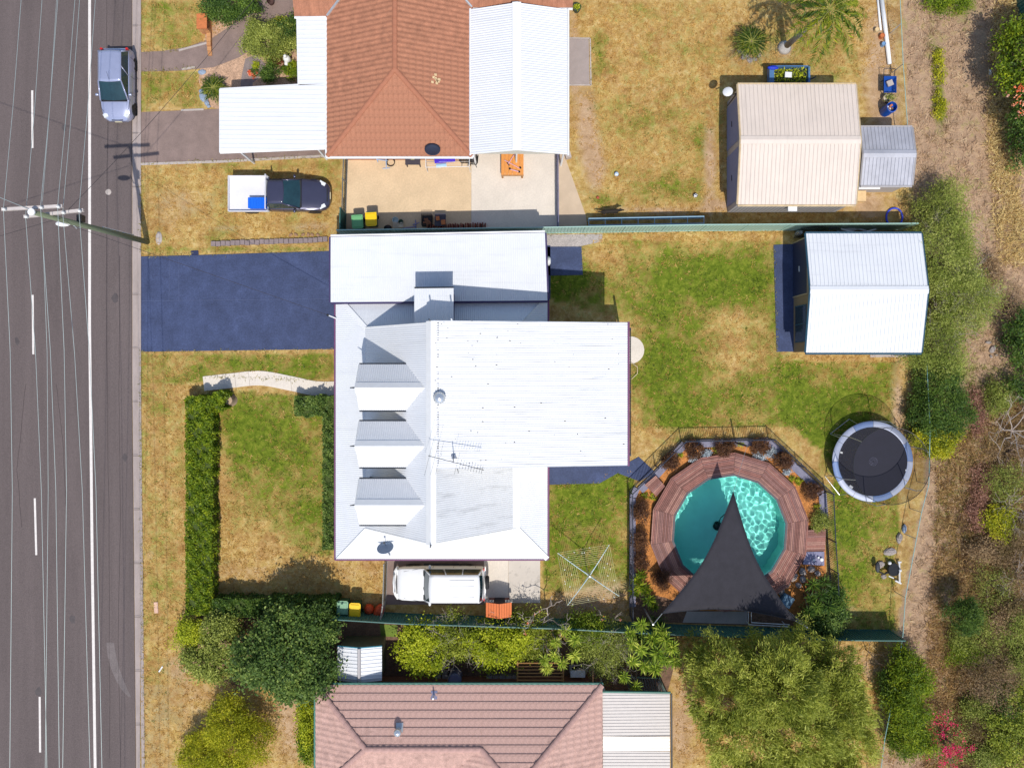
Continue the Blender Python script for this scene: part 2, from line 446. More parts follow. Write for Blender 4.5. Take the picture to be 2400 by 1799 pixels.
LEAF_BROWN = leafmat('leaf_brown', S(96,78,56), S(146,120,88), S(190,164,122))
LEAF_PINK = leafmat('leaf_pink', S(150,16,52), S(205,30,84), S(235,90,130))
LEAF_SILVER = leafmat('leaf_silver', S(140,152,160), S(190,200,206), S(232,238,240), gain=1.1)
LEAF_PALM = leafmat('leaf_palm', S(30,50,12), S(72,92,20), S(150,152,36))
LEAF_YUCCA = leafmat('leaf_yucca', S(78,108,34), S(136,156,46), S(206,208,96))
LEAF_FLOWER = leafmat('leaf_flower', S(205,70,40), S(235,110,60), S(250,220,200))
STRAW = leafmat('straw', S(170,142,118), S(206,178,148), S(232,208,170), .35, gain=1.35)
LEAF_SHEOAK = leafmat('leaf_sheoak', S(82,92,38), S(146,154,58), S(208,206,106), gain=1.4)
LEAF_GARDEN = leafmat('leaf_garden', S(70,84,26), S(128,140,40), S(196,198,80), gain=1.3)
LEAF_STRAWGOLD = leafmat('leaf_strawgold', S(128,100,64), S(176,142,92), S(214,184,126), .25, gain=1.2)
LEAF_RUST = leafmat('leaf_rust', S(130,88,72), S(170,124,104), S(206,166,140), gain=1.1)
# ================================================================== THE SETTING
def W2(pts, z=0.0): return [P(x,y,z) for x,y in pts]
def inpoly(X, Y, poly):
    ins = np.zeros(X.shape, bool); n = len(poly)
    for i in range(n):
        x0,y0 = poly[i-1]; x1,y1 = poly[i]
        c = ((y0 > Y) != (y1 > Y)) & (X < (x1-x0)*(Y-y0)/((y1-y0) if y1 != y0 else 1e-9)+x0)
        ins ^= c
    return ins
POOLC = P(1710.2,1246.8,.35); POOLR = 133*42.65/F; DECKR = 188*42.65/F; NP = 14
PANG = [R(90-4) + 2*math.pi*k/NP for k in range(NP)]
def ring(r, z): return [Vector((POOLC.x+r*math.cos(a), POOLC.y+r*math.sin(a), z)) for a in PANG]
def ground():
    st = .2
    xs = np.concatenate([[-700,-300,-120,-60,-40], np.arange(-32,32.01,st), [40,60,120,300,700]])
    ys = np.concatenate([[-700,-300,-120,-60,-35], np.arange(-26,26.01,st), [35,60,120,300,700]])
    nx, ny = len(xs), len(ys)
    X, Y = np.meshgrid(xs, ys)
    PX = CX + X*43.0; PY = CY - Y*43.0
    g = np.zeros(X.shape); d = np.zeros(X.shape); s = np.zeros(X.shape)
    def blob(A, x, y, rx, ry, a): A += a*np.exp(-(((PX-x)/rx)**2 + ((PY-y)/ry)**2))
    def area(A, poly, a): A[inpoly(PX, PY, poly)] = a
    # green growth
    area(g, [(1290,560),(1830,560),(1830,850),(2110,850),(2100,1480),(1950,1480),(1950,1080),(1860,1000),(1480,1000),(1480,760),(1290,700)], .42)
    area(g, [(480,915),(780,925),(780,1300),(480,1330)], .45)
    area(g, [(1283,1100),(1485,1100),(1485,1390),(1270,1390)], .58)
    area(g, [(331,0),(475,0),(470,115),(331,118)], .33); area(g, [(331,170),(460,165),(475,250),(331,258)], .38)
    area(g, [(331,825),(785,825),(785,890),(331,900)], .42)
    area(g, [(331,385),(800,370),(800,590),(331,590)], .16)
    area(g, [(331,900),(430,900),(430,1799),(331,1799)], .2)
    area(g, [(1335,0),(2010,0),(2010,180),(1700,200),(1690,480),(1390,480),(1335,400)], .13)
    for b in [(1650,640,110,60,.55),(1540,700,60,60,.3),(1760,650,90,60,.35),(1560,850,70,110,.45),(1600,980,60,60,.4),(1900,930,140,70,.5),(1960,1050,120,120,.3),(1850,760,60,60,.1),
              (1990,1230,60,70,.5),(1350,1180,70,60,.3),(1400,1130,60,40,.35),(1990,1370,60,60,.35),(1340,1300,60,60,.1),(1325,640,70,60,.5),
              (620,1010,120,90,.3),(600,1150,70,130,.25),(720,1190,60,90,.25),(560,1000,50,60,.2),(700,860,80,30,.3),(560,850,60,20,.2),(600,585,260,8,.35),
              (1405,120,18,50,.4),(1395,240,25,45,.2),(1420,470,40,20,.5),(1560,440,80,50,.3),(1530,270,70,60,.22),(1650,330,50,70,.25),(1600,120,90,40,.12),(1960,150,50,60,.25),(1870,100,90,50,.2),
              (400,200,40,30,.15),(400,60,40,40,.15),(450,560,70,10,.15),(640,390,150,10,.18),(390,1050,20,120,.1),(2200,200,14,70,.8),(2205,260,12,40,.6),(2180,110,12,30,.4),(2240,10,60,20,.8),
              (2230,900,60,180,.5),(2350,1400,70,90,.4),(2300,1500,80,60,.3),(2370,1700,60,90,.5),(2380,500,30,100,.2),(2260,420,40,60,.2)]: blob(g,*b)
    for b in [(1730,830,45,35,-.4),(1700,760,40,40,-.25),(1480,780,40,40,-.3),(1420,600,60,30,-.3),(1920,895,35,30,-.35),(1500,1000,30,30,-.3),(590,1180,70,80,-.35),(510,1120,26,190,-.5),(560,1300,80,60,-.5),(650,1290,60,40,-.3),(1640,575,120,22,-.2)]: blob(g,*b)
    # bare soil
    for b in [(1345,120,14,130,.8),(1375,290,24,110,.9),(1400,390,24,60,.8),(1665,380,16,110,.9),(1690,480,40,15,.8),(1530,490,160,9,.5),(430,470,90,40,.45),(400,520,40,30,.3),(700,470,60,30,.2),(1440,840,20,20,.2),
              (2060,120,40,130,.8),(2080,260,40,80,.8),(2040,480,60,40,.8),(2105,980,18,150,.8),(1560,500,60,10,.5),(480,1250,22,220,.55),(600,1340,130,30,.4),(850,1330,70,40,.35),
              (1600,1690,45,130,.75),(680,1690,50,110,.75),(420,1560,40,60,.6),(1420,1400,90,50,.7),(1330,1420,60,30,.7),(2000,1430,70,20,.35),(2040,1560,60,40,.7),(350,1300,12,12,.5),(1710,20,60,20,.3),
              (1745,130,60,30,.5),(1845,120,30,20,.6),(740,530,60,14,.5),(560,535,110,6,.45)]: blob(d,*b)
    area(d, [(331,1600),(600,1600),(600,1799),(331,1799)], .35)
    # dry scrub beyond the wire fence
    s[inpoly(PX, PY, [(2105,-900),(2112,0),(2128,290),(2142,520),(2165,830),(2172,1000),(2168,1150),(2150,1240),(2115,1400),(2100,1500),(2085,1620),(2062,1799),(2040,2700),(9000,2700),(9000,-900)])] = 1
    area(d, [(2128,290),(2142,520),(2165,830),(2172,1000),(2168,1150),(2150,1240),(2115,1400),(2135,1400),(2185,1150),(2190,1000),(2180,820),(2160,520)], .2)
    Z = np.where(X < -20.3, -.16, 0.0)
    co = np.stack([X, Y, Z], -1).reshape(-1,3)
    ii, jj = np.meshgrid(np.arange(nx-1), np.arange(ny-1))
    a = (jj*nx+ii).reshape(-1)
    q = np.stack([a, a+1, a+1+nx, a+nx], 1)
    cx = co[q].mean(1); keep = np.hypot(cx[:,0]-POOLC.x, cx[:,1]-POOLC.y) > POOLR+.12
    q = q[keep]
    me = bpy.data.meshes.new('ground')
    me.from_pydata(co.tolist(), [], q.tolist())
    at = me.attributes.new('mask','FLOAT_COLOR','POINT')
    cc = np.stack([np.clip(g,0,1), np.clip(d,0,1), s, np.ones_like(s)], -1).reshape(-1).astype(np.float32)
    at.data.foreach_set('color', cc)
    m, t, b = newmat('ground_cover'); L = t.links.new; N = t.nodes.new
    b.inputs['Roughness'].default_value = .95; b.inputs['Specular IOR Level'].default_value = .1
    tc = N('ShaderNodeTexCoord'); A = N('ShaderNodeAttribute'); A.attribute_name = 'mask'
    sp = N('ShaderNodeSeparateColor'); L(A.outputs['Color'], sp.inputs[0])
    def noise(sc, det=5, ro=.6, dist=0):
        n = N('ShaderNodeTexNoise'); n.inputs['Scale'].default_value = sc; n.inputs['Detail'].default_value = det; n.inputs['Roughness'].default_value = ro; n.inputs['Distortion'].default_value = dist
        L(tc.outputs['Object'], n.inputs['Vector']); return n.outputs[0]
    def ramp(f, *st):
        r = N('ShaderNodeValToRGB'); e = r.color_ramp.elements
        e[0].position, e[0].color = st[0][0], (*st[0][1],1); e[1].position, e[1].color = st[-1][0], (*st[-1][1],1)
        for p, c in st[1:-1]: k = e.new(p); k.color = (*c,1)
        L(f, r.inputs[0]); return r.outputs[0]
    def math_(op, x, y=None, cl=False):
        n = N('ShaderNodeMath'); n.operation = op; n.use_clamp = cl
        for i, q_ in enumerate((x,y)):
            if q_ is None: continue
            if isinstance(q_, (int,float)): n.inputs[i].default_value = q_
            else: L(q_, n.inputs[i])
        return n.outputs[0]
    def mix(f, x, y):
        n = N('ShaderNodeMix'); n.data_type = 'RGBA'; L(f, n.inputs[0]); L(x, n.inputs[6]); L(y, n.inputs[7]); return n.outputs[2]
    n1, n2, n3, n4 = noise(.55,7,.66,.4), noise(3.2,7,.72,.3), noise(18,5,.75), noise(1.6,7,.7,.6)
    dryA = ramp(n2, (.26,S(148,121,64)), (.45,S(189,158,93)), (.56,S(204,175,113)), (.72,S(223,203,155)))
    dryB = ramp(n2, (.26,S(126,96,54)), (.45,S(166,128,76)), (.56,S(184,148,96)), (.72,S(206,176,128)))
    dry = mix(ramp(noise(.9,6,.7,.8), (.40,(0,0,0)), (.62,(1,1,1))), dryA, dryB)
    lush = ramp(n2, (.28,S(66,84,22)), (.5,S(104,120,34)), (.72,S(148,152,58)))
    soil = ramp(n4, (.3,S(158,126,94)), (.5,S(188,156,122)), (.7,S(206,178,146)))
    scr = ramp(n2, (.25,S(128,104,84)), (.42,S(174,146,120)), (.55,S(192,164,136)), (.72,S(214,188,154)))
    scr2 = ramp(n4, (.3,S(122,98,80)), (.55,S(172,142,114)), (.75,S(198,164,112)))
    mixed = math_('ADD', math_('MULTIPLY', math_('SUBTRACT', n1, .5), 1.6), math_('MULTIPLY', math_('SUBTRACT', n2, .5), 1.1))
    mixed = math_('ADD', mixed, math_('MULTIPLY', math_('SUBTRACT', n4, .5), 1.1))
    gf = math_('MULTIPLY_ADD', math_('ADD', sp.outputs[0], mixed), 1.75); t.nodes[-1].inputs[2].default_value = -.24; t.nodes[-1].use_clamp = True
    df = math_('MULTIPLY_ADD', math_('ADD', sp.outputs[1], math_('MULTIPLY', mixed, .55)), 1.9); t.nodes[-1].inputs[2].default_value = -.42; t.nodes[-1].use_clamp = True
    h = N('ShaderNodeMix'); h.data_type = 'RGBA'; h.inputs[0].default_value = .5; L(scr, h.inputs[6]); L(scr2, h.inputs[7])
    base = mix(sp.outputs[2], dry, h.outputs[2])
    base = mix(gf, base, lush); base = mix(df, base, soil)
    fm = N('ShaderNodeMapRange'); fm.inputs[1].default_value = .28; fm.inputs[2].default_value = .72; fm.inputs[3].default_value = .7; fm.inputs[4].default_value = 1.4; L(n3, fm.inputs[0])
    sc = N('ShaderNodeVectorMath'); sc.operation = 'SCALE'; L(base, sc.inputs[0]); L(fm.outputs[0], sc.inputs['Scale']); L(sc.outputs[0], b.inputs['Base Color'])
    bp = N('ShaderNodeBump'); bp.inputs['Strength'].default_value = .7; bp.inputs['Distance'].default_value = .06
    hh = math_('ADD', math_('MULTIPLY', n3, .5), n2); L(hh, bp.inputs['Height']); L(bp.outputs[0], b.inputs['Normal'])
    me.materials.append(m)
    global GMASK; GMASK = (np.clip(g,0,1), np.clip(d,0,1), xs, ys)
    o = bpy.data.objects.new('ground', me); COL.objects.link(o); o['kind'] = 'structure'; o['label'] = 'dry patchy lawn and soil around the houses'
ground()
def flat(name, pts, z, mat, label=None, zb=-.06):
    o = MB().prism([P(x,y,z) for x,y in pts], zb, z).build(name, mat, None)
    tag(o, label, kind='structure'); return o
# road, kerb and painted lines
def edge(py): return 308 + (9*(py-900)/900 if py > 900 else 0)
def road():
    ys = [-2600,-900,0,450,900,1350,1799,2700,4400]
    r = [P(edge(y)+1,y,-.12) for y in ys]
    o = MB().prism(r + [Vector((-60,r[-1].y,0)), Vector((-60,r[0].y,0))], -.3, -.12).build('road', ASPHALT, None); tag(o,'dark grey asphalt road with white lines',kind='structure')
    kb = MB()
    for i in range(len(ys)-1):
        a, b = P(edge(ys[i]),ys[i]), P(edge(ys[i+1]),ys[i+1])
        for (u0,u1,z) in ((0.0,.33,-.105),(.33,.36,-.02),(.36,.53,.03)):
            kb.prism([(a.x+u0,a.y),(a.x+u1,a.y),(b.x+u1,b.y),(b.x+u0,b.y)], -.3, z)
    k = kb.build('kerb', KERB, None); tag(k,'pale concrete kerb and gutter along the road',kind='structure')
    jt = MB()
    for y in range(60,1799,126):
        a = P(edge(y),y); jt.box(a.x+.005,a.x+.525,a.y-.006,a.y+.006,.02,.034); jt.box(a.x+.005,a.x+.33,a.y-.006,a.y+.006,-.12,-.101)
    jt.build('kerb_joint', M('joint', S(110,98,92), .9), k)
    rp = bpy.data.objects['road']
    def line(x0,y0,x1,y1,w):
        a,b = P(x0,y0,-.116),P(x1,y1,-.116)
        MB().prism([(a.x-w/2,a.y),(a.x+w/2,a.y),(b.x+w/2,b.y),(b.x-w/2,b.y)],-.121,-.115).build('painted_line', ROADPAINT, rp)
    line(210,-900,210,300,.15); line(210,300,210,760,.15); line(210,760,216,1300,.15); line(216,1300,223,1799,.15); line(223,1799,234,2700,.15)
    for (x0,y0,x1,y1) in ((74,-265,75,-130),(75.5,212,76,347),(76.5,691,78,830),(81.5,1167,85,1300),(93,1632,94,1762),(104,2100,106,2230)): line(x0,y0,x1,y1,.11)
road()
rp = bpy.data.objects['road']
sc_ = [(258,1505,9),(262,1535,10),(270,1565,10),(280,1592,9),(292,1615,7),(304,1632,3)]
up_,dn_ = [P(x-w,y,-.116) for x,y,w in sc_],[P(x+w,y,-.116) for x,y,w in sc_]
MB().prism(up_+dn_[::-1],-.121,-.1165).build('scuff_mark',M('scuff',S(122,112,110),.9,.15,2,fine=.2,fscale=26),rp)
for pts_ in ([(250,-40),(252,300),(249,700),(255,1200),(258,1840)],[(281,600),(279,900),(282,1250),(277,1500),(284,1840)],[(60,900),(40,1100),(52,1250)],[(132,900),(148,1040),(155,1200)]):
    q_ = []
    for i in range(len(pts_)-1):
        for k in range(10): q_.append(P(*(pts_[i][j]+(pts_[i+1][j]-pts_[i][j])*k/10+random.uniform(-.7,.7) for j in (0,1)),-.122))
    MB().tube(q_,.012,4).build('crack',M('crack_tar',S(70,62,62),.9),rp)
for x,y,r_ in ((293,1072,.17),(90,1620,.2),(150,300,.15),(270,700,.22),(40,800,.16),(170,1450,.2)):
    p = P(x,y,-.117); MB().prism([(p.x+r_*random.uniform(.6,1.1)*math.cos(k*.6),p.y+1.4*r_*random.uniform(.6,1.1)*math.sin(k*.6)) for k in range(10)],-.121,-.1175).build('oil_stain',M('oil',S(86,78,78),.7,.2,4),rp)
single(MB().lathe(P(254,450,-.118)+Vector((0,0,-.01)),[(.16,0),(.16,.012),(.14,.014),(0,.014)],20),'manhole_cover',GREYCON,'small round pale cover set into the asphalt by the white line','manhole')
# concrete
drv = flat('driveway', [(331,601),(455,598),(772,588),(1290,575),(1290,700),(786,818),(331,824)], .03, BLUECON, 'blue stained concrete driveway leading from kerb to carport')
for (x0,y0,x1,y1) in ((331,705,785,700),(419,600,419,706),(398,605,396,706)):
    a,b = P(x0,y0,.033),P(x1,y1,.033); MB().tube([a,b],.006,4).build('control_joint', M('bluejoint',S(105,115,150),.8), drv)
MB().prism(W2([(448,588),(465,587),(466,597),(449,598)]),-.05,.036).build('drain_pit', M('bluepit',S(45,52,85),.8), drv)
flat('neighbour_driveway', [(331,263),(520,255),(900,250),(900,365),(520,378),(331,384)], .02, BROWNCON, 'brown weathered concrete driveway under the white carport')
def edging(name, pts, w, mat, h, parent=None):
    mb = MB()
    for i in range(len(pts)-1):
        a,b = P(*pts[i]),P(*pts[i+1]); n = Vector((-(b-a).y,(b-a).x,0)).normalized()*w/2
        mb.prism([a+n,b+n,b-n,a-n],-.05,h)
    return mb.build(name, mat, parent)
tag(edging('driveway_edging', [(331,385),(520,379),(760,366)], .13, GREYCON, .045), 'thin pale concrete strip edging the brown driveway', kind='structure')
tag(edging('driveway_edging', [(425,259),(478,257)], .1, GREYCON, .045), 'short pale edging beside the small front lawn', kind='structure')
flat('garden_path', [(331,122),(380,120),(440,110),(500,88),(570,40),(610,0),(640,-60),(760,-60),(700,20),(630,90),(560,135),(500,158),(420,166),(331,168)], .018, BROWNCON, 'curved brown concrete path through gravel garden')
flat('gravel_bed', [(482,60),(500,30),(490,-30),(620,-60),(590,20),(520,75),(480,100)], .012, GRAVEL, 'pink gravel bed between path and clipped bush')
flat('gravel_bed', [(470,160),(540,140),(620,95),(770,30),(770,255),(520,258),(490,250),(465,190)], .011, GRAVEL, 'pink gravel garden beside the white carport')
tag(edging('path_edging', [(420,119),(495,99)], .1, GREYCON, .05), 'white concrete edging on the curved path by the letterbox', kind='structure')
tag(edging('path_edging', [(427,163),(458,158)], .1, GREYCON, .05), 'short white concrete edging on the curved path by the cycad', kind='structure')
flat('patio', [(812,365),(1104,365),(1104,548),(812,552)], .03, PATIOCON, 'beige concrete patio behind the brown tiled house')
flat('patio', [(1104.6,340),(1306,340),(1306,547),(1104.6,548)], .028, PALECON, 'pale newer concrete patio beside the beige one')
flat('patio', [(1306.6,345),(1323,365),(1373,505),(1378,545),(1306.6,547)], .026, M('tan_concrete',S(208,185,158),.85,.1,1), 'wedge of tan concrete outside the patio fence')
flat('paved_pad', [(1325,92),(1380,92),(1382,198),(1325,198)], .03, M('grey_pavers',S(168,154,148),.85,.08,3,fine=.08), 'grey paved pad by the white patio roof')
tag(edging('pad_edging', [(1328,90),(1383,91),(1385,200),(1328,200)], .07, GREYCON, .05), 'pale edging round the grey paved pad', kind='structure')
def smooth_path(c, w, n=26):
    pts = []
    for i in range(n+1):
        t = i/n*(len(c)-1); k = min(int(t),len(c)-2); f = t-k; f = f
        p0,p1,p2,p3 = [Vector(c[max(0,min(len(c)-1,k+j))]) for j in (-1,0,1,2)]
        pts.append(.5*((2*p1)+(-p0+p2)*f+(2*p0-5*p1+4*p2-p3)*f*f+(-p0+3*p1-3*p2+p3)*f**3))
    up, dn = [], []
    for i,p in enumerate(pts):
        d = (pts[min(i+1,n)]-pts[max(i-1,0)]).normalized(); q = Vector((-d.y,d.x))*w/2
        up.append((p.x+q.x,p.y+q.y)); dn.append((p.x-q.x,p.y-q.y))
    return up + dn[::-1]
fp = flat('footpath', smooth_path([(477,899),(540,892),(610,886),(680,898),(740,910),(800,910)],34), .035, PALECON, 'pale curving concrete footpath to the front door')
for x,y in ((552,890),(585,888),(683,899)):
    a,b = P(x-3,y-17,.037),P(x+1,y+17,.037); MB().tube([a,b],.006,4).build('control_joint', M('joint',S(110,98,92),.9), fp)
flat('back_path', [(1260,1090),(1470,1085),(1497,1070),(1535,1105),(1500,1128),(1448,1108),(1405,1132),(1260,1136)], .03, BLUECON, 'blue stained path from house corner to pool gate')
flat('back_pad', [(1270,578),(1363,578),(1366,644),(1270,646)], .03, BLUECON, 'small blue stained pad behind the carport')
flat('gravel_strip', [(1270,550),(1412,548),(1412,566),(1355,578),(1270,582)], .012, GREYGRAVEL, 'grey gravel strip along the sage fence')
flat('shed_pad', [(1813,574),(1846,572),(2120,572),(2120,822),(1853,824),(1820,824)], .03, BLUECON, 'blue stained slab in front of the white shed')
flat('concrete_pad', [(905,1310),(1134,1310),(1134,1416),(905,1416)], .03, BROWNCON, 'shaded concrete pad under the white four wheel drive')
flat('concrete_pad', [(1134.5,1300),(1191,1300),(1191,1412),(1134.5,1412)], .028, PALECON, 'clean pale concrete slab beside the orange cubby')
flat('concrete_pad', [(1191.5,1300),(1266,1300),(1266,1412),(1191.5,1412)], .026, M('stained_slab',S(212,202,190),.85,.1,1,dirt=(2,2,2),dfac=.55), 'mould stained concrete slab next to the clean one')
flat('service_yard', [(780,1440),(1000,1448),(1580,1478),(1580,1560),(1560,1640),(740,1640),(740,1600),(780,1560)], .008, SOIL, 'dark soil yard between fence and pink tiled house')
flat('lawn_patch', [(890,1462),(932,1464),(930,1492),(893,1490)], .014, M('lawn_green',S(110,130,50),.9,.2,4,fine=.25), 'small square of green grass beside garden shed')
def bed(name, pts, z, mat, label):
    poly = [P(x,y,z) for x,y in pts]; mb = MB(); n = 84
    for k in range(n):
        a = 2*math.pi*k/n; dx,dy = math.cos(a),math.sin(a); best = 9
        for i in range(len(poly)):
            p,q = poly[i-1]-POOLC,poly[i]-POOLC; ex,ey = q.x-p.x,q.y-p.y; den = dx*ey-dy*ex
            if abs(den) > 1e-9:
                t_ = (p.x*ey-p.y*ex)/den; u_ = (p.x*dy-p.y*dx)/den
                if t_ > 0 and -1e-6 <= u_ <= 1+1e-6: best = min(best,t_)
        for r_ in (POOLR+.2,best): mb.v.append((POOLC.x+dx*r_,POOLC.y+dy*r_,z))
    for k in range(n): j = (k+1)%n; mb.f.append((2*k,2*k+1,2*j+1,2*j))
    tag(mb.build(name,mat,None),label,kind='structure')
bed('mulch_bed', [(1492,1140),(1520,1135),(1605,1032),(1805,1028),(1932,1150),(1938,1440),(1900,1465),(1560,1455),(1487,1440),(1487,1160)], .01, MULCH, 'orange bark mulch garden around the pool deck')
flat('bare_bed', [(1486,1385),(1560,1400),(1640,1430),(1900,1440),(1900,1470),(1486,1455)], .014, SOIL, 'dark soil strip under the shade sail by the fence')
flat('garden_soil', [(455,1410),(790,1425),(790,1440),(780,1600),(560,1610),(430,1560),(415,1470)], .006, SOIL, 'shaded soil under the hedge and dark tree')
flat('concrete_disc', [(1478+32*math.cos(R(a)),820+32*math.sin(R(a))) for a in range(0,360,15)], .03, PALECON, 'round pale concrete base at the balcony edge')

# ================================================================== NEIGHBOUR'S BROWN TILED HOUSE
def world_roof():
    t = thing('brick_house','brick house under a brown tiled hip roof','house',P(930,150,0))
    e, rd = 2.6, 4.25
    xl, xr = P(767,300,e).x, P(1106,300,e).x; xm = (xl+xr)/2
    yb = P(900,366,e).y; yh = yb + (xm-xl)*1.03; yt = 30.0
    slope = (rd-e)/(xm-xl)
    roof = MB()
    A,B,C,D = Vector((xl,yb,e)),Vector((xr,yb,e)),Vector((xm,yh,rd)),Vector((xm,yt,rd))
    ywl = P(700,38,e).y; ywr = P(1200,18,e).y
    vl = Vector((xl,ywl,e)); vr = Vector((xr,ywr,e)); vlt = Vector((xm,ywl+(xm-xl),rd)); vrt = Vector((xm,ywr+(xr-xm),rd))
    pl = [A,C,vlt,vl]; pr = [B,vr,vrt,C]; pf = [A,B,C]
    xwl, xwr = P(690,20,e).x, P(1342,10,e).x
    wl = [Vector((xwl,ywl,e)),vl,vlt,Vector((xwl,vlt.y,rd))]; wr = [vr,Vector((xwr,ywr,e)),Vector((xwr,vrt.y,rd)),vrt]
    for q in (pl,pr,pf,wl,wr): roof.slab(q,.06)
    ytop = vlt.y + (xm-xl)
    roof.slab([Vector((xwl,vlt.y,rd)),Vector((xwr,vlt.y,rd)),Vector((xwr,ytop,e)),Vector((xwl,ytop,e))],.06)
    ro = roof.build('roof', BROWN_TILE, t)
    T = Tiles(.25,.37,.03,.022)
    T.plane(A+Vector((0,8,0)),A,C,pl) if False else T.plane(A,vl,C,pl)
    T.plane(B,vr,C,pr); T.plane(A,B,C,pf); T.plane(wl[0],wl[1],wl[2],wl); T.plane(wr[0],wr[1],wr[2],wr)
    T.finish(ro, BROWN_TILE)
    up = Vector((0,0,.03))
    caps(ro,BROWN_CAP,A+up,C+up); caps(ro,BROWN_CAP,B+up,C+up); caps(ro,BROWN_CAP,C+up,Vector((xm,vlt.y,rd))+up)
    for a,b in ((vl,vlt),(vr,vrt)): MB().tube([a+Vector((0,0,.05)),b+Vector((0,0,.05))],.07,6).build('valley_flashing',STEEL,ro)
    wm = MB(); wm.prism([(xl+.5,yb+.5),(xr-.5,yb+.5),(xr-.5,ytop-.4),(xl+.5,ytop-.4)],0,e-.05); wm.prism([(xwl+.5,ywl+.5),(xl+.5,ywl+.5),(xl+.5,ytop-.5),(xwl+.5,ytop-.5)],0,e-.06)
    wm.prism([(xr-.5,ywr+.5),(xwr-.5,ywr+.5),(xwr-.5,ytop-.5),(xr-.5,ytop-.5)],0,e-.055)
    wm.build('wall', BRICK_WALL, t)
    def gut(a,b): MB().tube([a+Vector((0,0,-.03)),b+Vector((0,0,-.03))],.065,8).build('gutter', WHITE_PAINT, t)
    o = .06
    gut(Vector((xl-o,yb-o,e)),Vector((xr+o,yb-o,e))); gut(Vector((xl-o,yb-o,e)),Vector((xl-o,ywl-o,e))); gut(Vector((xwl,ywl-o,e)),Vector((xl-o,ywl-o,e)))
    gut(Vector((xr+o,yb-o,e)),Vector((xr+o,ywr-o,e))); gut(Vector((xr+o,ywr-o,e)),Vector((xwr,ywr-o,e)))
    for x in (850,1000):
        p = P(x,372,1.4); MB().box(p.x-.6,p.x+.6,yb+.47,yb+.49,.9,2.1).build('window', GLASS, t)
    # worn patch of bare tile
    nrm = Vector((slope,0,1)).normalized()
    mb = MB(); c = P(1020,177,3.9); c.z = rd-(c.x-xm)*slope+.075
    for k in range(9):
        q = c + Vector((random.uniform(-.22,.2),random.uniform(-.22,.22),0)); q.z = rd-(q.x-xm)*slope+.065
        mb.obox(q,.13,.12,.012,random.random(),Matrix.Rotation(math.atan(slope),3,'Y'))
    mb.build('bare_patch', M('bare_tile',S(225,195,150),.9,.2,8), ro)
    # black tank dish on the eave
    return t
world_roof()
# white carport in an L
def post(parent,p,h,w=.09,mat=WHITE_PAINT): return MB().obox((p[0],p[1],h/2),w,w,h).build('post',mat,parent)
t = thing('carport','white ribbed L shaped carport roof over the brown driveway','carport',P(640,280))
z = 2.45
q1 = [P(515,357,z),P(767,347,z),P(766,197,z+.08),P(515,208,z+.08)]
q2 = [P(699,197.6,z+.085),P(766,197,z+.085),P(764,38,z+.16),P(696,41,z+.16)]
mb = MB(); ribbed(mb,q1[0],q1[3],q1[1],q1,.23,.022,'trap'); r_ = mb.build('roof',WHITE_ROOF,t)
mb = MB(); ribbed(mb,q2[0],q2[3],q2[1],q2,.23,.022,'trap'); mb.build('roof',WHITE_ROOF,t)
mb = MB()
for a,b in ((q1[0],q1[1]),(q1[0],q1[3]),(q1[3],P(699,198,z+.08)),(q2[0],q2[3]),(q2[3],q2[2])): mb.tube([a-Vector((0,0,.07)),b-Vector((0,0,.07))],.06,6)
mb.build('gutter',WHITE_PAINT,t)
for x,y in ((560,353),(560,216),(740,343),(700,216),(712,60)): post(t,P(x,y,z),z-.05)
mb = MB(); mb.tube([P(528,208,z)+Vector((0,-.1,-.12)),P(528,352,z)+Vector((0,.1,-.12))],.05,4); mb.tube([P(740,205,z)+Vector((0,-.1,-.12)),P(740,347,z)+Vector((0,.1,-.12))],.05,4); mb.build('beam',WHITE_PAINT,t)
# white gabled patio cover
t = thing('patio_cover','white gabled corrugated patio roof beside the brown tiles','patio cover',P(1215,190))
ze, zr = 2.75, 3.5
xl, xr = P(1103,200,ze).x, P(1329,200,ze).x; xm = P(1211,200,zr).x; y0 = P(1211,352,zr).y; y1 = P(1208,6,zr).y
for xe in (xl,xr):
    pts = [Vector((xe,y0,ze)),Vector((xe,y1,ze)),Vector((xm,y1,zr)),Vector((xm,y0,zr))]
    mb = MB(); ribbed(mb,pts[0],pts[1],pts[2],pts,.12,.02,'sin'); mb.build('roof',WHITE_ROOF,t)
mb = MB()
for sx in (-1,1): mb.slab([Vector((xm,y0-.02,zr+.05)),Vector((xm,y1+.02,zr+.05)),Vector((xm+sx*.22,y1+.02,zr+.005)),Vector((xm+sx*.22,y0-.02,zr+.005))],.012)
mb.build('ridge_cap',WHITE_PAINT,t)
for xg in (xr+.06,xl-.02): MB().tube([(xg,y0-.05,ze-.05),(xg,y1+.05,ze-.05)],.063,6).build('gutter',WHITE_PAINT,t)
mb = MB(); mb.add([(xl+.1,y0+.05,ze-.12),(xr-.1,y0+.05,ze-.12),(xr-.1,y0+.05,ze-.03),(xm,y0+.05,zr-.05),(xl+.1,y0+.05,ze-.03)],[(0,1,2,3,4)]); mb.build('gable_infill',PALE_WALL,t)
for x in (xl+.15,xm,xr-.15):
    for y in (y0+.15,y1-.15): post(t,(x,y),ze-.1)
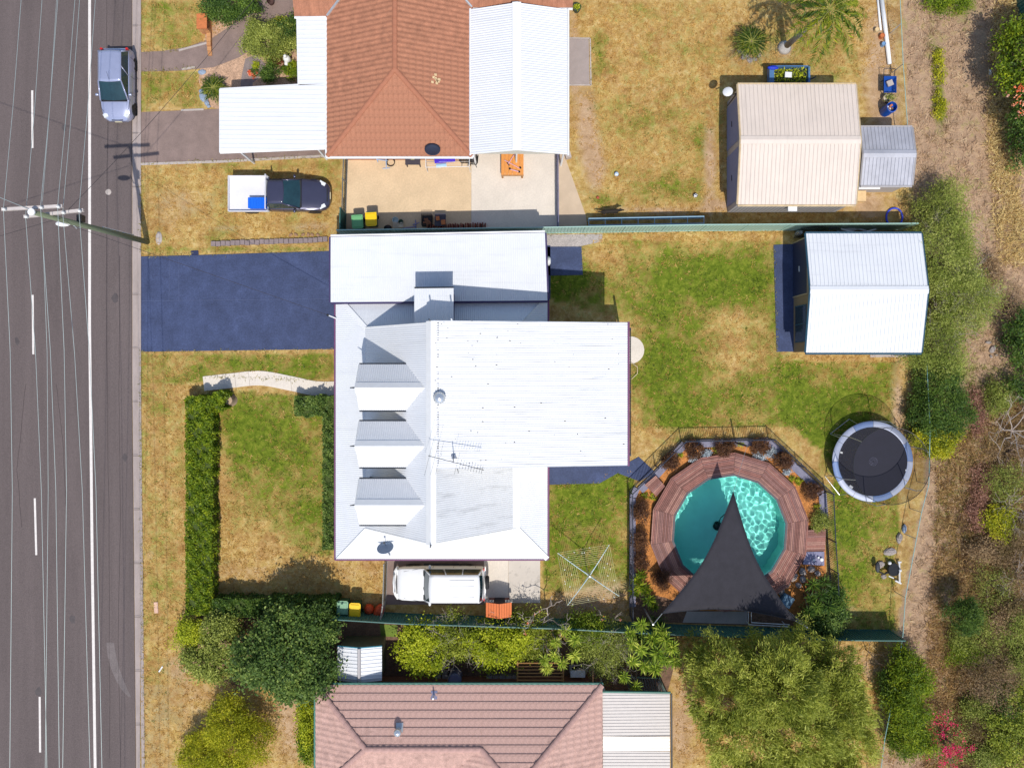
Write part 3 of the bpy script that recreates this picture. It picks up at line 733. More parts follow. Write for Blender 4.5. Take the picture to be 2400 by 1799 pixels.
# ================================================================== WHITE ROOFED HOUSE
H = thing('white_house','white metal roofed house with three front dormers and upper storey','house',(-3,-2.5,0))
xR, zR = P(1010,900,7.0).x, 7.0; zB, zE = 3.3, 2.6
xBL, xBR = xR-3.68, xR+3.9; xEL, xER = P(787,900,zE).x, P(1283,1200,zE).x
yT, yBt = P(900,768,zB).y, P(1010,1236,zB).y
yET, yEB = yT+1.75, P(1000,1309,zE).y
yEXT = P(1400,1090,5.6).y; xEX = P(1470,900,5.6).x; zEX = 5.65
def rsheet(poly, a, b, c, mat=WHITE_ROOF, pitch=.1, depth=.013, name='roof', parent=H):
    mb = MB(); ribbed(mb,a,b,c,poly,pitch,depth); return mb.build(name,mat,parent)
V = Vector
A0,A1 = V((xBL,yT,zB)),V((xBL,yBt,zB)); R0,R1 = V((xR,yT,zR)),V((xR,yBt,zR))
main_roof = rsheet([A0,A1,R1,R0],A0,A1,R1)                                   # steep front slope
B1,B2 = V((xBR,yEXT,zB)),V((xBR,yBt,zB)); RX = V((xR,yEXT,zR))
LOWER_GREY = M('white_roof_greyer',(.66,.67,.69),.45,.05,1.2,dirt=(.5,2.4,.5),dfac=.72)  # slightly greyer copy of the white roof, with darker mottling
rsheet([B1,B2,R1,RX],B1,B2,R1,LOWER_GREY)                                     # rear slope by the antenna
up = V((0,0,.03))
E = [V((xR,yT+.12,zR))+up,V((xEX,yT+.12,zEX))+up,V((xEX,yEXT,zEX))+up,V((xR,yEXT,zR))+up]
rsheet(E,E[1],E[2],E[0],WHITE_DIRTY,.11,.014)                                  # upper storey roof
LL,LT,LRt,LB = V((xEL,yET,zE)),V((xEL,yEB,zE)),V((xER,yET,zE)),V((xER,yEB,zE))
s = .004
Bk = [V((xBL,yT,zB-s)),V((xBL,yBt,zB-s)),V((xBR,yBt,zB-s)),V((xBR,yT,zB-s))]
rsheet([LL,LT,Bk[1],Bk[0]],LL,LT,Bk[1]); rsheet([LT,LB,Bk[2],Bk[1]],LT,LB,Bk[2]); rsheet([LB,LRt,Bk[3],Bk[2]],LB,LRt,Bk[3]); rsheet([LL,LRt,Bk[3],Bk[0]],LL,LRt,Bk[3])
mb = MB()
for a,b in ((LL,Bk[0]),(LT,Bk[1]),(LB,Bk[2]),(LRt,Bk[3])): mb.slab([a+V((.09,.09,.035)),b+V((.09,.09,.035)),b+V((-.09,-.09,.035)),a+V((-.09,-.09,.035))],.02)
for sx,w in ((-1,.24),(1,.24)):
    mb.slab([V((xR,yT+.1,zR+.07)),V((xR,yBt-.08,zR+.07)),V((xR+sx*w,yBt-.08,zR+.07-(w if sx<0 else w*.3))),V((xR+sx*w,yT+.1,zR+.07-(w if sx<0 else w*.3)))],.015)
mb.slab([V((xBR-.16,yEXT-.02,zB+.16)),V((xBR-.16,yBt,zB+.16)),V((xBR+.2,yBt,zB-.02)),V((xBR+.2,yEXT-.02,zB-.02))],.012)
mb.build('ridge_cap',WHITE_PAINT,H)
gm = M('gutter_maroon',S(120,70,110),.5,.1)
mb = MB(); g_ = -.05
for a,b in ((LL,LT),(LT,LB),(LB,LRt)): 
    d = (b-a).normalized(); n = V((d.y,-d.x,0)); n = n if (n.dot((a+b)/2-V((-3.5,-3,2.6))) > 0) else -n
    mb.tube([a+n*.05+V((0,0,g_))-d*.05,b+n*.05+V((0,0,g_))+d*.05],.055,6)
mb.tube([(xEX+.06,yT+.15,zEX-.05),(xEX+.06,yEXT-.03,zEX-.05)],.06,6)
mb.build('gutter',gm,H)
# barges on the gable ends
for y in (yT+.02,yBt-.02):
    MB().tube([V((xBL,y,zB)),V((xR,y,zR)),V((xBR,y,zB))],.035,4).build('barge_board',WHITE_PAINT,H)
MB().tube([V((xR,yBt-.05,zR-.1)),V((xR,yBt-.12,zR+.35))],.05,5,.02).build('finial',DARKSTEEL,H)
# walls
mb = MB(); mb.box(xEL+.45,xER-.45,yEB+.45,yET-.3,0,zE-.08)
mb.add([(xBL+.1,yT-.06,zB-.1),(xR,yT-.06,zR-.12),(xBR-.1,yT-.06,zB-.1)],[(0,1,2)]); mb.add([(xBL+.1,yBt+.06,zB-.1),(xR,yBt+.06,zR-.12),(xBR-.1,yBt+.06,zB-.1)],[(2,1,0)])
mb.build('wall',PALE_WALL,H)
mb = MB(); 
x0,x1,y0_,y1_ = xR+.15,xEX-.35,yEXT+.12,yT-.02
mb.box(x0,x1,y0_,y1_,.0,5.45)
mb.add([(x0,y0_,5.45),(x1,y0_,5.45),(x1,y0_,5.62),(x0,y0_,6.9)],[(0,1,2,3)]); mb.add([(x0,y1_,5.45),(x1,y1_,5.45),(x1,y1_,5.62),(x0,y1_,6.9)],[(3,2,1,0)])
mb.build('upper_wall',PALE_WALL,H)
for yy in (1.0,-1.2,-3.1): MB().box(x1-.01,x1+.02,yy-.6,yy+.6,3.3,5.1).build('window',GLASS,H)
for yy in (-1.5,-4.2,-7.3): MB().box(xEL+.43,xEL+.46,yy-.7,yy+.7,.8,2.1).build('window',GLASS,H)
# balcony along the upper storey
bx0, bx1, by0, by1 = x1, P(1479,900,3.6).x, P(1400,1068,3.6).y, P(1400,768,3.6).y
MB().box(bx0,bx1,by0,by1,2.55,2.7).build('balcony_floor',TIMBER,H)
mb = MB()
for z_ in (2.82,3.62): mb.tube([(bx1-.03,by0,z_),(bx1-.03,by1,z_)],.025,4)
y = by0
while y < by1: mb.tube([(bx1-.03,y,2.82),(bx1-.03,y,3.62)],.012,4); y += .13
mb.build('balcony_rail',DARKSTEEL,H)
for yy in (by0+.05,(by0+by1)/2,by1-.05): MB().obox((bx1-.05,yy,1.82),.1,.1,3.64).build('post',DARKSTEEL,H)
# dormers
for yc in (-.63,-3.32,-6.04):
    ze, zr, hw = 5.7, 6.65, 1.08
    xf = P(842,900,ze).x; slope = lambda z_: xR-(zR-z_)
    d = MB(); first = None
    for sy in (1,-1):
        pts = [V((xf,yc+sy*hw,ze)),V((slope(ze),yc+sy*hw,ze+.0)),V((slope(zr),yc,zr)),V((xf,yc,zr))]
        ribbed(d,pts[0],pts[1],pts[3],pts,.1,.016)
    dr = d.build('dormer',WHITE_ROOF,H)
    mb = MB()
    for sy in (1,-1):
        mb.slab([V((xf-.03,yc,zr+.045)),V((slope(zr)+.1,yc,zr+.045)),V((slope(zr-.2),yc+sy*.24,zr-.17)),V((xf-.03,yc+sy*.24,zr-.17))],.012)
    mb.build('ridge_cap',WHITE_PAINT,dr)
    mb = MB(); mb.add([(xf+.3,yc-.92,zB+.15),(xf+.3,yc+.92,zB+.15),(xf+.3,yc+.92,ze+.05),(xf+.3,yc,zr-.08),(xf+.3,yc-.92,ze+.05)],[(4,3,2,1,0)])
    for sy in (.92,-.92): mb.add([(xf+.3,yc+sy,zB+.15),(slope(zB)+.3,yc+sy,zB+.3),(slope(ze)-.0,yc+sy,ze-.02),(xf+.3,yc+sy,ze+.05)],[(0,1,2,3)])
    mb.build('wall',PALE_WALL,dr)
    MB().box(xf+.27,xf+.31,yc-.5,yc+.5,4.1,5.4).build('window',GLASS,dr)
    mb = MB()
    for sy in (1,-1): mb.tube([(xf,yc+sy*(hw+.03),ze-.04),(slope(ze),yc+sy*(hw+.03),ze-.04)],.05,5)
    mb.build('gutter',DARKSTEEL,dr)
    mb = MB()
    for sy in (1,-1): mb.tube([(xf,yc+sy*hw,ze),(xf,yc,zr)],.03,4)
    mb.build('barge_board',WHITE_PAINT,dr)
    MB().tube([(xf-.02,yc,zr-.05),(xf-.22,yc,zr+.12)],.04,4,.02).build('finial',DARKSTEEL,dr)
# garage link roof
z = 4.9
lk = [P(971,676,z),P(1063,675,z),P(1063,765,z+.12),P(971,765,z+.12)]
mb = MB(); ribbed(mb,lk[0],lk[1],lk[3],lk,.11,.018); lr = mb.build('link_roof',WHITE_ROOF,H)
lp = [P(976,681,z),P(1058,681,z),P(1058,770,z),P(976,770,z)]
MB().prism(lp,2.0,z-.06).build('link_wall',FASCIA,H)
mb = MB(); mb.tube([lk[0]+V((0,.04,-.05)),lk[1]+V((0,.04,-.05))],.05,5); mb.build('gutter',DARKSTEEL,lr)
for px,py in ((1008,757),(1059,757)): 
    p = P(px,py,7); MB().tube([V((xR-.05 if px<1030 else p.x,yT+.1,6.9)),V((xR-.05 if px<1030 else p.x,yT+.16,7.35))],.035,4).build('finial',DARKSTEEL if px<1030 else WHITE_PAINT,H)
# carport of the white house
t = thing('carport','large flat white carport roof over the blue driveway','carport',P(1025,630))
z = 3.05
c4 = [P(775,708,z),P(1283,704,z),P(1277,545,z+.1),P(775,555,z+.1)]
mb = MB(); ribbed(mb,c4[0],c4[1],c4[2],c4,.11,.018); cr_ = mb.build('roof',WHITE_ROOF,t)
mb = MB()
for a,b,n in ((c4[0],c4[1],V((0,-.09,0))),(c4[1],c4[2],V((.09,0,0))),(c4[3],c4[0],V((-.09,0,0))),(c4[2],c4[3],V((0,.04,0)))):
    mb.slab([a+n+V((0,0,-.01)),b+n+V((0,0,-.01)),b-n*.5+V((0,0,-.01)),a-n*.5+V((0,0,-.01))],.26)
mb.build('fascia',FASCIA,t)
mb = MB(); mb.tube([c4[2]+V((0,.07,0)),c4[3]+V((0,.07,0))],.05,5); mb.build('gutter',WHITE_PAINT,t)
for x,y in ((785,563),(940,560),(1100,556),(1268,553),(790,700),(1272,697)): post(t,P(x,y,z),z-.1,.12,FASCIA)
MB().box(P(900,548,z).x,P(1268,548,z).x,P(0,560,z).y-.05,P(0,560,z).y+.05,0,2.7).build('wall',PALE_WALL,t)
# roof furniture
p = P(1031,932,6.95)
t = thing('roof_vent','round spinning metal roof vent near the ridge of the white roof','vent',V((p.x,p.y,6.85)))
MB().lathe((p.x,p.y,6.8),[(.2,0),(.2,.22)],16).build('base',STEEL,t,smooth=True,sharp=40)
MB().lathe((p.x,p.y,7.02),[(.2,0),(.27,.08),(.27,.2),(.18,.3),(0,.33)],20).build('turbine',M('bright_steel',(.7,.72,.74),.25,.1,8,metal=.7),t,smooth=True)
mb = MB()
for k in range(14):
    a = k*2*math.pi/14; mb.obox((p.x+.275*math.cos(a),p.y+.275*math.sin(a),7.16),.02,.03,.2,a)
mb.build('blade',STEEL,t)
p = P(1063,1070,7.0)
base = V((p.x,p.y,zR-(p.x-xR)*(zR-zEX)/(xEX-xR)))
t = thing('tv_antenna','television antenna mast on the white upper roof','antenna',base)
top = base+V((.08,-.1,1.5))
MB().tube([base,top],.022,6).build('mast',DARKSTEEL,t)
mb = MB(); bm0,bm1 = top+V((-1.1,.28,-.1)),top+V((1.35,-.35,-.1)); mb.tube([bm0,bm1],.015,5); mb.build('boom',DARKSTEEL,t)
mb = MB(); dd = (bm1-bm0).normalized(); pp = V((-dd.y,dd.x,0))
for k,(f,l) in enumerate(((.02,.9),(.12,.8),(.2,.75),(.52,.5),(.58,.2),(.63,.2),(.68,.2),(.73,.2),(.78,.2),(.83,.2),(.88,.2),(.93,.2),(.97,.2))):
    c = bm0.lerp(bm1,f); mb.tube([c-pp*l,c+pp*l],.007 if l<.3 else .005,4)
mb.build('element',DARKSTEEL,t)
MB().obox(base+V((0,0,.06)),.2,.2,.12,.2).build('foot',M('grey_plate',S(120,130,150),.5),t)
mb = MB(); mb.tube([base+V((.05,-.1,.02)),P(1080,1130,5.2),P(1100,1180,4.7),P(1105,1245,4.3)],.012,4); mb.build('cable',DARKSTEEL,t)
p = P(907,1280,3.3); 
t = thing('satellite_dish','grey satellite dish on the lower white roof above the four wheel drive','satellite dish',V((P(914,1300,2.7).x,P(914,1300,2.7).y,2.72)))
b0 = t.location.copy(); c = b0 + V((-.12,.45,.62)); ax = V((-.1,.75,.5)).normalized()
MB().tube([b0,b0+V((-.03,.18,.3)),c-ax*.06],.022,6).build('arm',DARKSTEEL,t)
dsh = MB().lathe(c,[(0,0),(.18,.015),(.32,.05),(.42,.095),(.42,.105),(.32,.06),(.18,.025),(0,.01)],24,ax).build('dish',M('dish_grey',S(120,140,170),.45,.06),t,smooth=True)
mb = MB(); f = c+ax*.42+V((0,0,-.05)); mb.tube([c-ax*0+V((0,0,-.4)),f],.012,4); mb.obox(f,.08,.1,.08); mb.build('feed_horn',DARKSTEEL,t)
# dark dish on the brown roof
p = P(1014,357,2.9)
t = thing('satellite_dish','black satellite dish at the eave of the brown tiled roof','satellite dish',V((p.x,P(1014,366,2.6).y+.1,2.6)))
b0 = t.location.copy(); c = b0+V((0,.05,.42)); ax = V((.1,.45,.9)).normalized()
MB().tube([b0,b0+V((0,0,.25)),c],.025,6).build('arm',DARKSTEEL,t)
MB().lathe(c,[(0,0),(.18,.015),(.3,.05),(.4,.1),(.4,.11),(.3,.06),(.18,.025),(0,.01)],24,ax).build('dish',M('dish_black',S(60,66,84),.5,.06),t,smooth=True)

# leaf litter and stains caught on the big roof
mb = MB()
for k in range(70):
    f,g_ = random.random(),random.random()**1.3; p = E[0].lerp(E[1],f).lerp(E[3].lerp(E[2],f),g_)+V((0,0,.025)); s_ = random.uniform(.012,.045)
    mb.obox(p,s_*1.6,s_*.7,.012,random.uniform(-.4,.4))
tag(mb.build('leaf_litter',M('litter_brown',S(84,76,74),.9,.2,6),H),kind='stuff')
mb = MB()
for k in range(40):
    p = V((xR+.32,random.uniform(yEXT,yT),zR-.02)); mb.obox(p,.05,random.uniform(.05,.25),.02)
tag(mb.build('flashing_dirt',M('dirt_blue',S(120,122,140),.9),H),kind='stuff')
# ================================================================== CREAM SHED AND LEAN-TO
def gable_shed(name,label,cat,xl,xr,yb,yr,yt,ze,zr,roofm,wallm,pitch,kind='trap',ov=.12,trim=None,depth=.03):
    t = thing(name,label,cat,((xl+xr)/2,yr,0))
    for ye in (yb,yt):
        pts = [V((xl,ye,ze)),V((xr,ye,ze)),V((xr,yr,zr)),V((xl,yr,zr))]
        mb = MB(); ribbed(mb,pts[0],pts[1],pts[2],pts,pitch,depth,kind); mb.build('roof',roofm,t)
    mb = MB()
    for sy in (1,-1):
        k = (zr-ze)/(yt-yr if sy>0 else yr-yb)
        mb.slab([V((xl-.01,yr,zr+depth+.02)),V((xr+.01,yr,zr+depth+.02)),V((xr+.01,yr+sy*.2,zr+depth+.015-.2*k)),V((xl-.01,yr+sy*.2,zr+depth+.015-.2*k))],.01)
    mb.build('ridge_cap',roofm,t)
    w = MB(); w.box(xl+ov,xr-ov,yb+.08,yt-.08,0,ze-.05)
    for x in (xl+ov,xr-ov): w.add([(x,yb+.08,ze-.05),(x,yt-.08,ze-.05),(x,yr,zr-.05)],[(0,1,2)])
    w.build('wall',wallm,t)
    if trim:
        for x,sg in ((xl,-1),(xr,1)):
            mb = MB(); mb.tube([(x+sg*.02,yb,ze),(x+sg*.02,yr,zr),(x+sg*.02,yt,ze)],.05,4); mb.build('barge_board',trim,t)
        for y,sg in ((yb,-1),(yt,1)):
            mb = MB(); mb.tube([(xl,y+sg*.05,ze-.04),(xr,y+sg*.05,ze-.04)],.055,6); mb.build('gutter',trim,t)
    return t
def ribwall(t,x0,y0,x1,y1,z0,z1,pitch,mat,n):
    a,b = V((x0,y0)),V((x1,y1)); d = (b-a).normalized(); k = int((b-a).length/pitch); nn = V((d.y,-d.x)); mb = MB()
    for i in range(k):
        p = a+d*(i+.5)*pitch; mb.obox((p.x+n[0]*.012,p.y+n[1]*.012,(z0+z1)/2),.04 if n[0] == 0 else .03,.03 if n[0] == 0 else .04,z1-z0)
    tag(mb.build('cladding_rib',mat,t),kind='stuff')
ze,zr = 2.4,2.95
xl,xr = P(1729,300,ze).x,P(2006,300,ze).x; yb,yr,yt = P(0,479,ze).y,P(0,328,zr).y,P(0,198,ze).y
CS = gable_shed('garage_shed','large cream steel shed with two grey roller doors facing the dry yard','shed',xl,xr,yb,yr,yt,ze,zr,CREAM_ROOF,GREY_WALL,.21,trim=M('cream_trim',S(215,190,150),.6))
DOORBLUE = M('roller_door',S(150,152,178),.5,.06)
wx = xl+.12
for y0,y1 in ((yr+.25,yt-.45),(yb+.35,yr-.1)):
    d = MB().box(wx-.03,wx-.005,y0,y1,.02,2.1).build('roller_door',DOORBLUE,CS)
    mb = MB()
    for k in range(18): mb.box(wx-.04,wx-.028,y0+.01,y1-.01,.08+k*.112,.1+k*.112)
    tag(mb.build('door_slat',DOORBLUE,d),kind='stuff')
    MB().box(wx-.06,wx-.03,(y0+y1)/2-.15,(y0+y1)/2+.15,1.0,1.04).build('handle',BLACK,d)
ribwall(CS,xl+.2,yb+.08,xr-.2,yb+.08,.02,ze-.1,.2,GREY_WALL,(0,-1))
single(MB().box(P(1847,484,1.6).x,P(1868,484,1.6).x,yb-.18,yb+.06,1.5,1.62),'wall_light',WHITE_PAINT,'slim white light fitted under the eave of the cream shed','light')
# white rounded board on the shed corner
p = P(1706,217,2.1)
t = thing('basketball_board','white rounded board bracketed to the corner of the cream shed','backboard',V((p.x,p.y,0)))
MB().tube([(wx,yt-.3,2.0),(p.x+.1,p.y-.15,2.0)],.03,5).build('bracket',DARKSTEEL,t)
m_ = Matrix.Rotation(R(35),3,'Z') @ Matrix.Rotation(R(-25),3,'Y')
mb = MB(); mb.lathe(p+V((0,0,.0)),[(.0,0),(.2,.0),(.26,.05),(.26,.1),(.2,.14),(0,.14)],14,V((-.3,.2,.9))); mb.build('board',WHITE_PAINT,t,smooth=True,sharp=50)
MB().tube([(wx,yt-.3,0),(wx-.05,yt-.3,2.0)],.025,5).build('pole',DARKSTEEL,t)
ze2,zr2 = 1.95,2.3
LS = gable_shed('garden_shed','small weathered zinc shed against the cream shed','shed',P(2017,360,ze2).x,P(2138,360,ze2).x,P(0,434,ze2).y,P(0,360,zr2).y,P(0,298,ze2).y,ze2,zr2,GREY_ROOF,GREY_WALL,.19,trim=GREY_WALL,depth=.03)
single(MB().box(P(2010,460,.6).x,P(2032,460,.6).x,P(0,470,.6).y,P(0,446,.6).y,0,.5),'timber_box',M('cream_box',S(235,200,150),.7),'cream timber box at the corner of the cream shed','box')
single(MB().tube([P(2012,441,1.2),P(2062,441,1.2)],.06,8),'drain_pipe',WHITE_PAINT,'short white pipe under the zinc shed eave','pipe')
# ================================================================== WHITE SHED
ze,zr = 2.45,3.1
xl,xr = P(1888,690,ze).x,P(2160,690,ze).x; yb,yr,yt = P(0,826,ze).y,P(0,679,zr).y,P(0,547,ze).y
TEAL = M('teal_trim',S(45,85,105),.5,.08)
WS = gable_shed('garage_shed','white roofed shed with tan boarded front and dark teal trim','shed',xl,xr,yb,yr,yt,ze,zr,WHITE_ROOF,M('tan_cladding',S(150,130,100),.7,.1,3,stretch=(1,1,8)),.2,trim=TEAL,ov=.25)
wx = xl+.25
mb = MB()
for k in range(13):
    z_ = .08+k*.18; mb.box(wx-.012,wx,yb+.1,yt-.1,z_,z_+.165)
tag(mb.build('weatherboard',M('tan_cladding',S(150,130,100)),WS),kind='stuff')
def opening(t,y0,y1,z0,z1,name,fill,fr):
    d = MB().box(wx-.03,wx-.014,y0,y1,z0,z1).build(name,fill,t); mb = MB()
    for (a,b,c,e) in ((y0-.06,y0,z0,z1+.06),(y1,y1+.06,z0,z1+.06),(y0,y1,z1,z1+.06)): mb.box(wx-.05,wx-.0125,a,b,c,e)
    mb.build('frame',fr,d); return d
d = opening(WS,P(0,692,.8).y,P(0,566,.8).y,.03,2.1,'roller_door',M('navy_door',S(50,56,84),.5,.06),CREAM_WALL)
MB().box(wx-.06,wx-.03,P(0,630,1).y-.15,P(0,630,1).y+.15,.95,1.0).build('handle',WHITE_PAINT,d)
d = opening(WS,P(0,799,1.1).y,P(0,718,1.1).y,.35,1.9,'window',GLASS,TEAL)
MB().box(wx-.055,wx-.031,P(0,760,1).y-.03,P(0,760,1).y+.03,.35,1.9).build('mullion',TEAL,d)
flat('shed_apron', [(2040,824),(2150,824),(2150,836),(2040,837)], .034, GREYCON, 'narrow grey concrete step along the white shed')
# ================================================================== PINK TILED HOUSE
t = thing('brick_house','house under a pale pink tiled hip roof beside the dark tree','house',P(1080,1760))
ze, k = 2.5, .42
yE0,yE1 = P(760,1596,ze).y,P(1400,1617,ze).y; yE = (yE0+yE1)/2+.05
xL,xRt = P(741,1650,ze).x,P(1411,1650,ze).x
def zz(y): return ze+(yE-y)*k
run1 = 2.75; y1 = yE-run1; z1 = ze+run1*k
hipL = V((xL+run1,y1,z1)); rE = V((P(1128,1765,z1).x,y1,z1))
run2 = 5.0; y2 = yE-run2; z2 = ze+run2*k
pL2 = V((rE.x+(run2-run1),y2,z2)); pR2 = V((xRt-run2,y2,z2))
if pR2.x < pL2.x:
    mx_ = (pL2.x+pR2.x)/2; run2 = (xRt-rE.x+run1)/2; y2 = yE-run2; z2 = ze+run2*k; pL2 = V((rE.x+run2-run1,y2,z2)); pR2 = V((xRt-run2,y2,z2))
cL,cR = V((xL,yE,ze)),V((xRt,yE,ze))
top = [cL,cR,pR2,pL2,rE,hipL]
roof = MB(); yLb = y1-run1
Lp = [cL,hipL,V((xL,yLb,ze))]; Bp = [hipL,rE,V((rE.x-run1,yLb,ze)),V((xL,yLb,ze))]
L2 = [rE,pL2,V((rE.x-run1+0.001,yLb-2*(run2-run1),ze)),V((rE.x-run1,yLb,ze))]
Rp = [cR,V((xRt,yE-2*run2,ze)),pR2]
for q in (top,Lp,Bp,L2,Rp): roof.slab(q,.06)
roof.slab([pL2,pR2,V((xRt,yE-2*run2,ze)),V((rE.x-run1,yE-2*run2,ze))],.06)
ro = roof.build('roof',PINK_TILE,t)
T = Tiles(.30,.40,.025,.04)
T.plane(cL,cR,pR2,[cL,V((hipL.x,yE,ze)),hipL]); T.plane(cL,cR,pR2,[V((hipL.x,yE,ze)),V((rE.x,yE,ze)),rE,hipL]); T.plane(cL,cR,pR2,[V((rE.x,yE,ze)),cR,pR2,pL2,rE])
T.plane(cL,V((xL,yLb,ze)),hipL,Lp); T.plane(V((xL,yLb,ze)),V((rE.x-run1,yLb,ze)),hipL,Bp); T.plane(cR,V((xRt,yE-2*run2,ze)),pR2,Rp); T.plane(L2[3],L2[2],pL2,L2)
T.finish(ro,PINK_TILE)
u = V((0,0,.05))
for a,b in ((cL,hipL),(hipL,rE),(rE,pL2),(cR,pR2),(V((xL,yLb,ze)),hipL),(pL2,pR2)): caps(ro,PINK_CAP,a+u,b+u,ln=.40,r=.15)
MB().box(xL+.5,xRt-.5,yE-9.0,yE-.5,0,ze-.06).build('wall',BRICK_WALL,t)
mb = MB(); mb.tube([(xL-.06,yE+.06,ze-.03),(xRt+.06,yE+.06,ze-.03)],.065,6); mb.build('gutter',M('green_gutter',S(60,125,110),.5),t)
mb = MB(); mb.tube([(xL-.07,yE,ze-.03),(xL-.07,yLb,ze-.03)],.065,6); mb.build('gutter',M('green_gutter',S(60,125,110)),t)
for x in (900,1100,1300):
    p = P(x,1600,1.5); MB().box(p.x-.6,p.x+.6,yE-.5,yE-.47,.9,2.0).build('window',GLASS,t)
p = P(933,1712,3.5); p.z = zz(p.y)
v = thing('roof_vent','small bright round vent on the pink tiled roof','vent',p)
MB().lathe(p-V((0,0,.05)),[(.13,0),(.13,.45)],14).build('pipe',STEEL,v,smooth=True,sharp=40); MB().lathe(p+V((0,0,.38)),[(.0,0),(.2,0),(.19,.08),(.1,.17),(0,.18)],16).build('cowl',M('bright_steel',(.7,.72,.74)),v,smooth=True)
MB().obox(p+V((.05,.1,.04)),.36,.45,.02,0,Matrix.Rotation(-math.atan(k),3,'X')).build('flashing',STEEL,v)
p = P(1016,1633,3.0); p.z = zz(p.y)
v = thing('roof_vent','slim pipe vent with flat flashing on the pink tiled roof','vent',p)
MB().tube([p-V((0,0,.05)),p+V((0,0,.55))],.035,8).build('pipe',STEEL,v); MB().obox(p+V((0,0,.05)),.34,.4,.015,0,Matrix.Rotation(-math.atan(k),3,'X')).build('flashing',M('lead',S(140,140,165),.5),v)
t = thing('patio_cover','flat ribbed patio roof attached to the pink tiled house','patio cover',P(1490,1720))
z = 2.45
for (x0,x1,x2,x3,ya,yb_,m,lab) in ((1412,1570,1570,1413,1623,1724,M('stone_sheet',S(208,200,194,.85),.5,.05),None),(1413,1570,1570,1413,1724.5,1758,M('clear_sheet',S(250,240,226,.88),.4,.03),'paler translucent sheet'),(1413,1570,1571,1413,1758.5,1980,M('stone_sheet',S(208,200,194)),None)):
    q = [P(x0,ya,z),P(x1,ya+2,z),P(x2,yb_+1,z),P(x3,yb_,z)]
    mb = MB(); ribbed(mb,q[0],q[3],q[1],q,.16,.025,'trap'); o = mb.build('roof',m,t)
    if lab: o['label'] = lab
mb = MB(); mb.tube([P(1408,1623,z)+V((0,.05,-.04)),P(1572,1625,z)+V((0,.05,-.04))],.06,6); mb.build('gutter',M('green_gutter',S(60,125,110)),t)
mb = MB(); mb.tube([P(1572,1625,z)+V((.04,0,-.04)),P(1574,1980,z)+V((.04,0,-.04))],.05,6); mb.build('fascia',BLACK,t)
for x,y in ((1420,1632),(1562,1634),(1562,1800),(1562,1950)): post(t,P(x,y,z),z-.1)
# ================================================================== SMALL SHED AND CUBBY
ze,zr = 1.85,2.15
t = thing('garden_shed','little white roofed garden shed by the dark tree','shed',P(845,1530))
xa,xm,xb = P(791,1550,ze).x,P(842,1550,zr).x,P(895,1550,ze).x; ya,yb = P(0,1514,ze).y,P(0,1594,ze).y
for xe in (xa,xb):
    pts = [V((xe,yb,ze)),V((xe,ya,ze)),V((xm,ya,zr)),V((xm,yb,zr))]
    mb = MB(); ribbed(mb,pts[0],pts[1],pts[2],pts,.19,.03,'trap'); mb.build('roof',WHITE_ROOF,t)
MB().tube([(xm,yb,zr+.03),(xm,ya,zr+.03)],.09,6).build('ridge_cap',GREY_WALL,t)
w = MB(); w.box(xa+.08,xb-.08,yb+.05,ya-.05,0,ze-.04); w.add([(xa+.08,ya-.05,ze-.04),(xb-.08,ya-.05,ze-.04),(xm,ya-.05,zr-.03)],[(0,1,2)]); w.build('wall',M('olive_steel',S(120,115,90),.6),t)
mb = MB(); mb.tube([(xa,ya+.02,ze),(xm,ya+.02,zr),(xb,ya+.02,ze)],.03,4); mb.build('barge_board',M('teal_edge',S(80,165,185),.5),t)
t = thing('cubby_house','orange roofed timber cubby house beside the four wheel drive','cubby house',P(1168,1400))
ze,zr = 1.3,1.62
xa,xm,xb = P(1139,1425,ze).x,P(1170,1430,zr).x,P(1199,1425,ze).x; ya,yb = P(0,1411,ze).y,P(0,1445,ze).y
for i,xe in enumerate((xa,xb)):
    n = 5
    for k_ in range(n):
        f0,f1 = k_/n,(k_+1)/n-.02
        q = [V((xe+(xm-xe)*f,y,ze+(zr-ze)*f)) for f,y in ((f0,yb),(f0,ya),(f1,ya),(f1,yb))]
        MB().slab(q,.025).build('roof_board',ORANGE_TIN,t)
w = MB(); w.box(xa+.12,xb-.12,yb+.12,ya-.12,0,ze-.02); w.add([(xa+.12,ya-.12,ze-.02),(xb-.12,ya-.12,ze-.02),(xm,ya-.12,zr-.06)],[(0,1,2)]); w.build('wall',M('cubby_red',S(120,60,48),.7),t)
MB().box(xm-.28,xm+.28,ya-.12,ya-.1,.02,1.05).build('door',M('cubby_door',S(40,30,36),.7),t)
for sx in (-1,1):
    x = xm+sx*.5; d = MB().box(x-.17,x+.17,ya-.12,ya-.095,.55,.95).build('window',GLASS,t); mb = MB()
    for a,b,c,e in ((x-.19,x+.19,.93,.97),(x-.19,x+.19,.53,.57),(x-.19,x-.15,.57,.93),(x+.15,x+.19,.57,.93),(x-.02,x+.02,.57,.93),(x-.15,x-.02,.74,.77),(x+.02,x+.15,.74,.77)): mb.box(a,b,ya-.094,ya-.08,c,e)
    mb.build('frame',WHITE_PAINT,d)
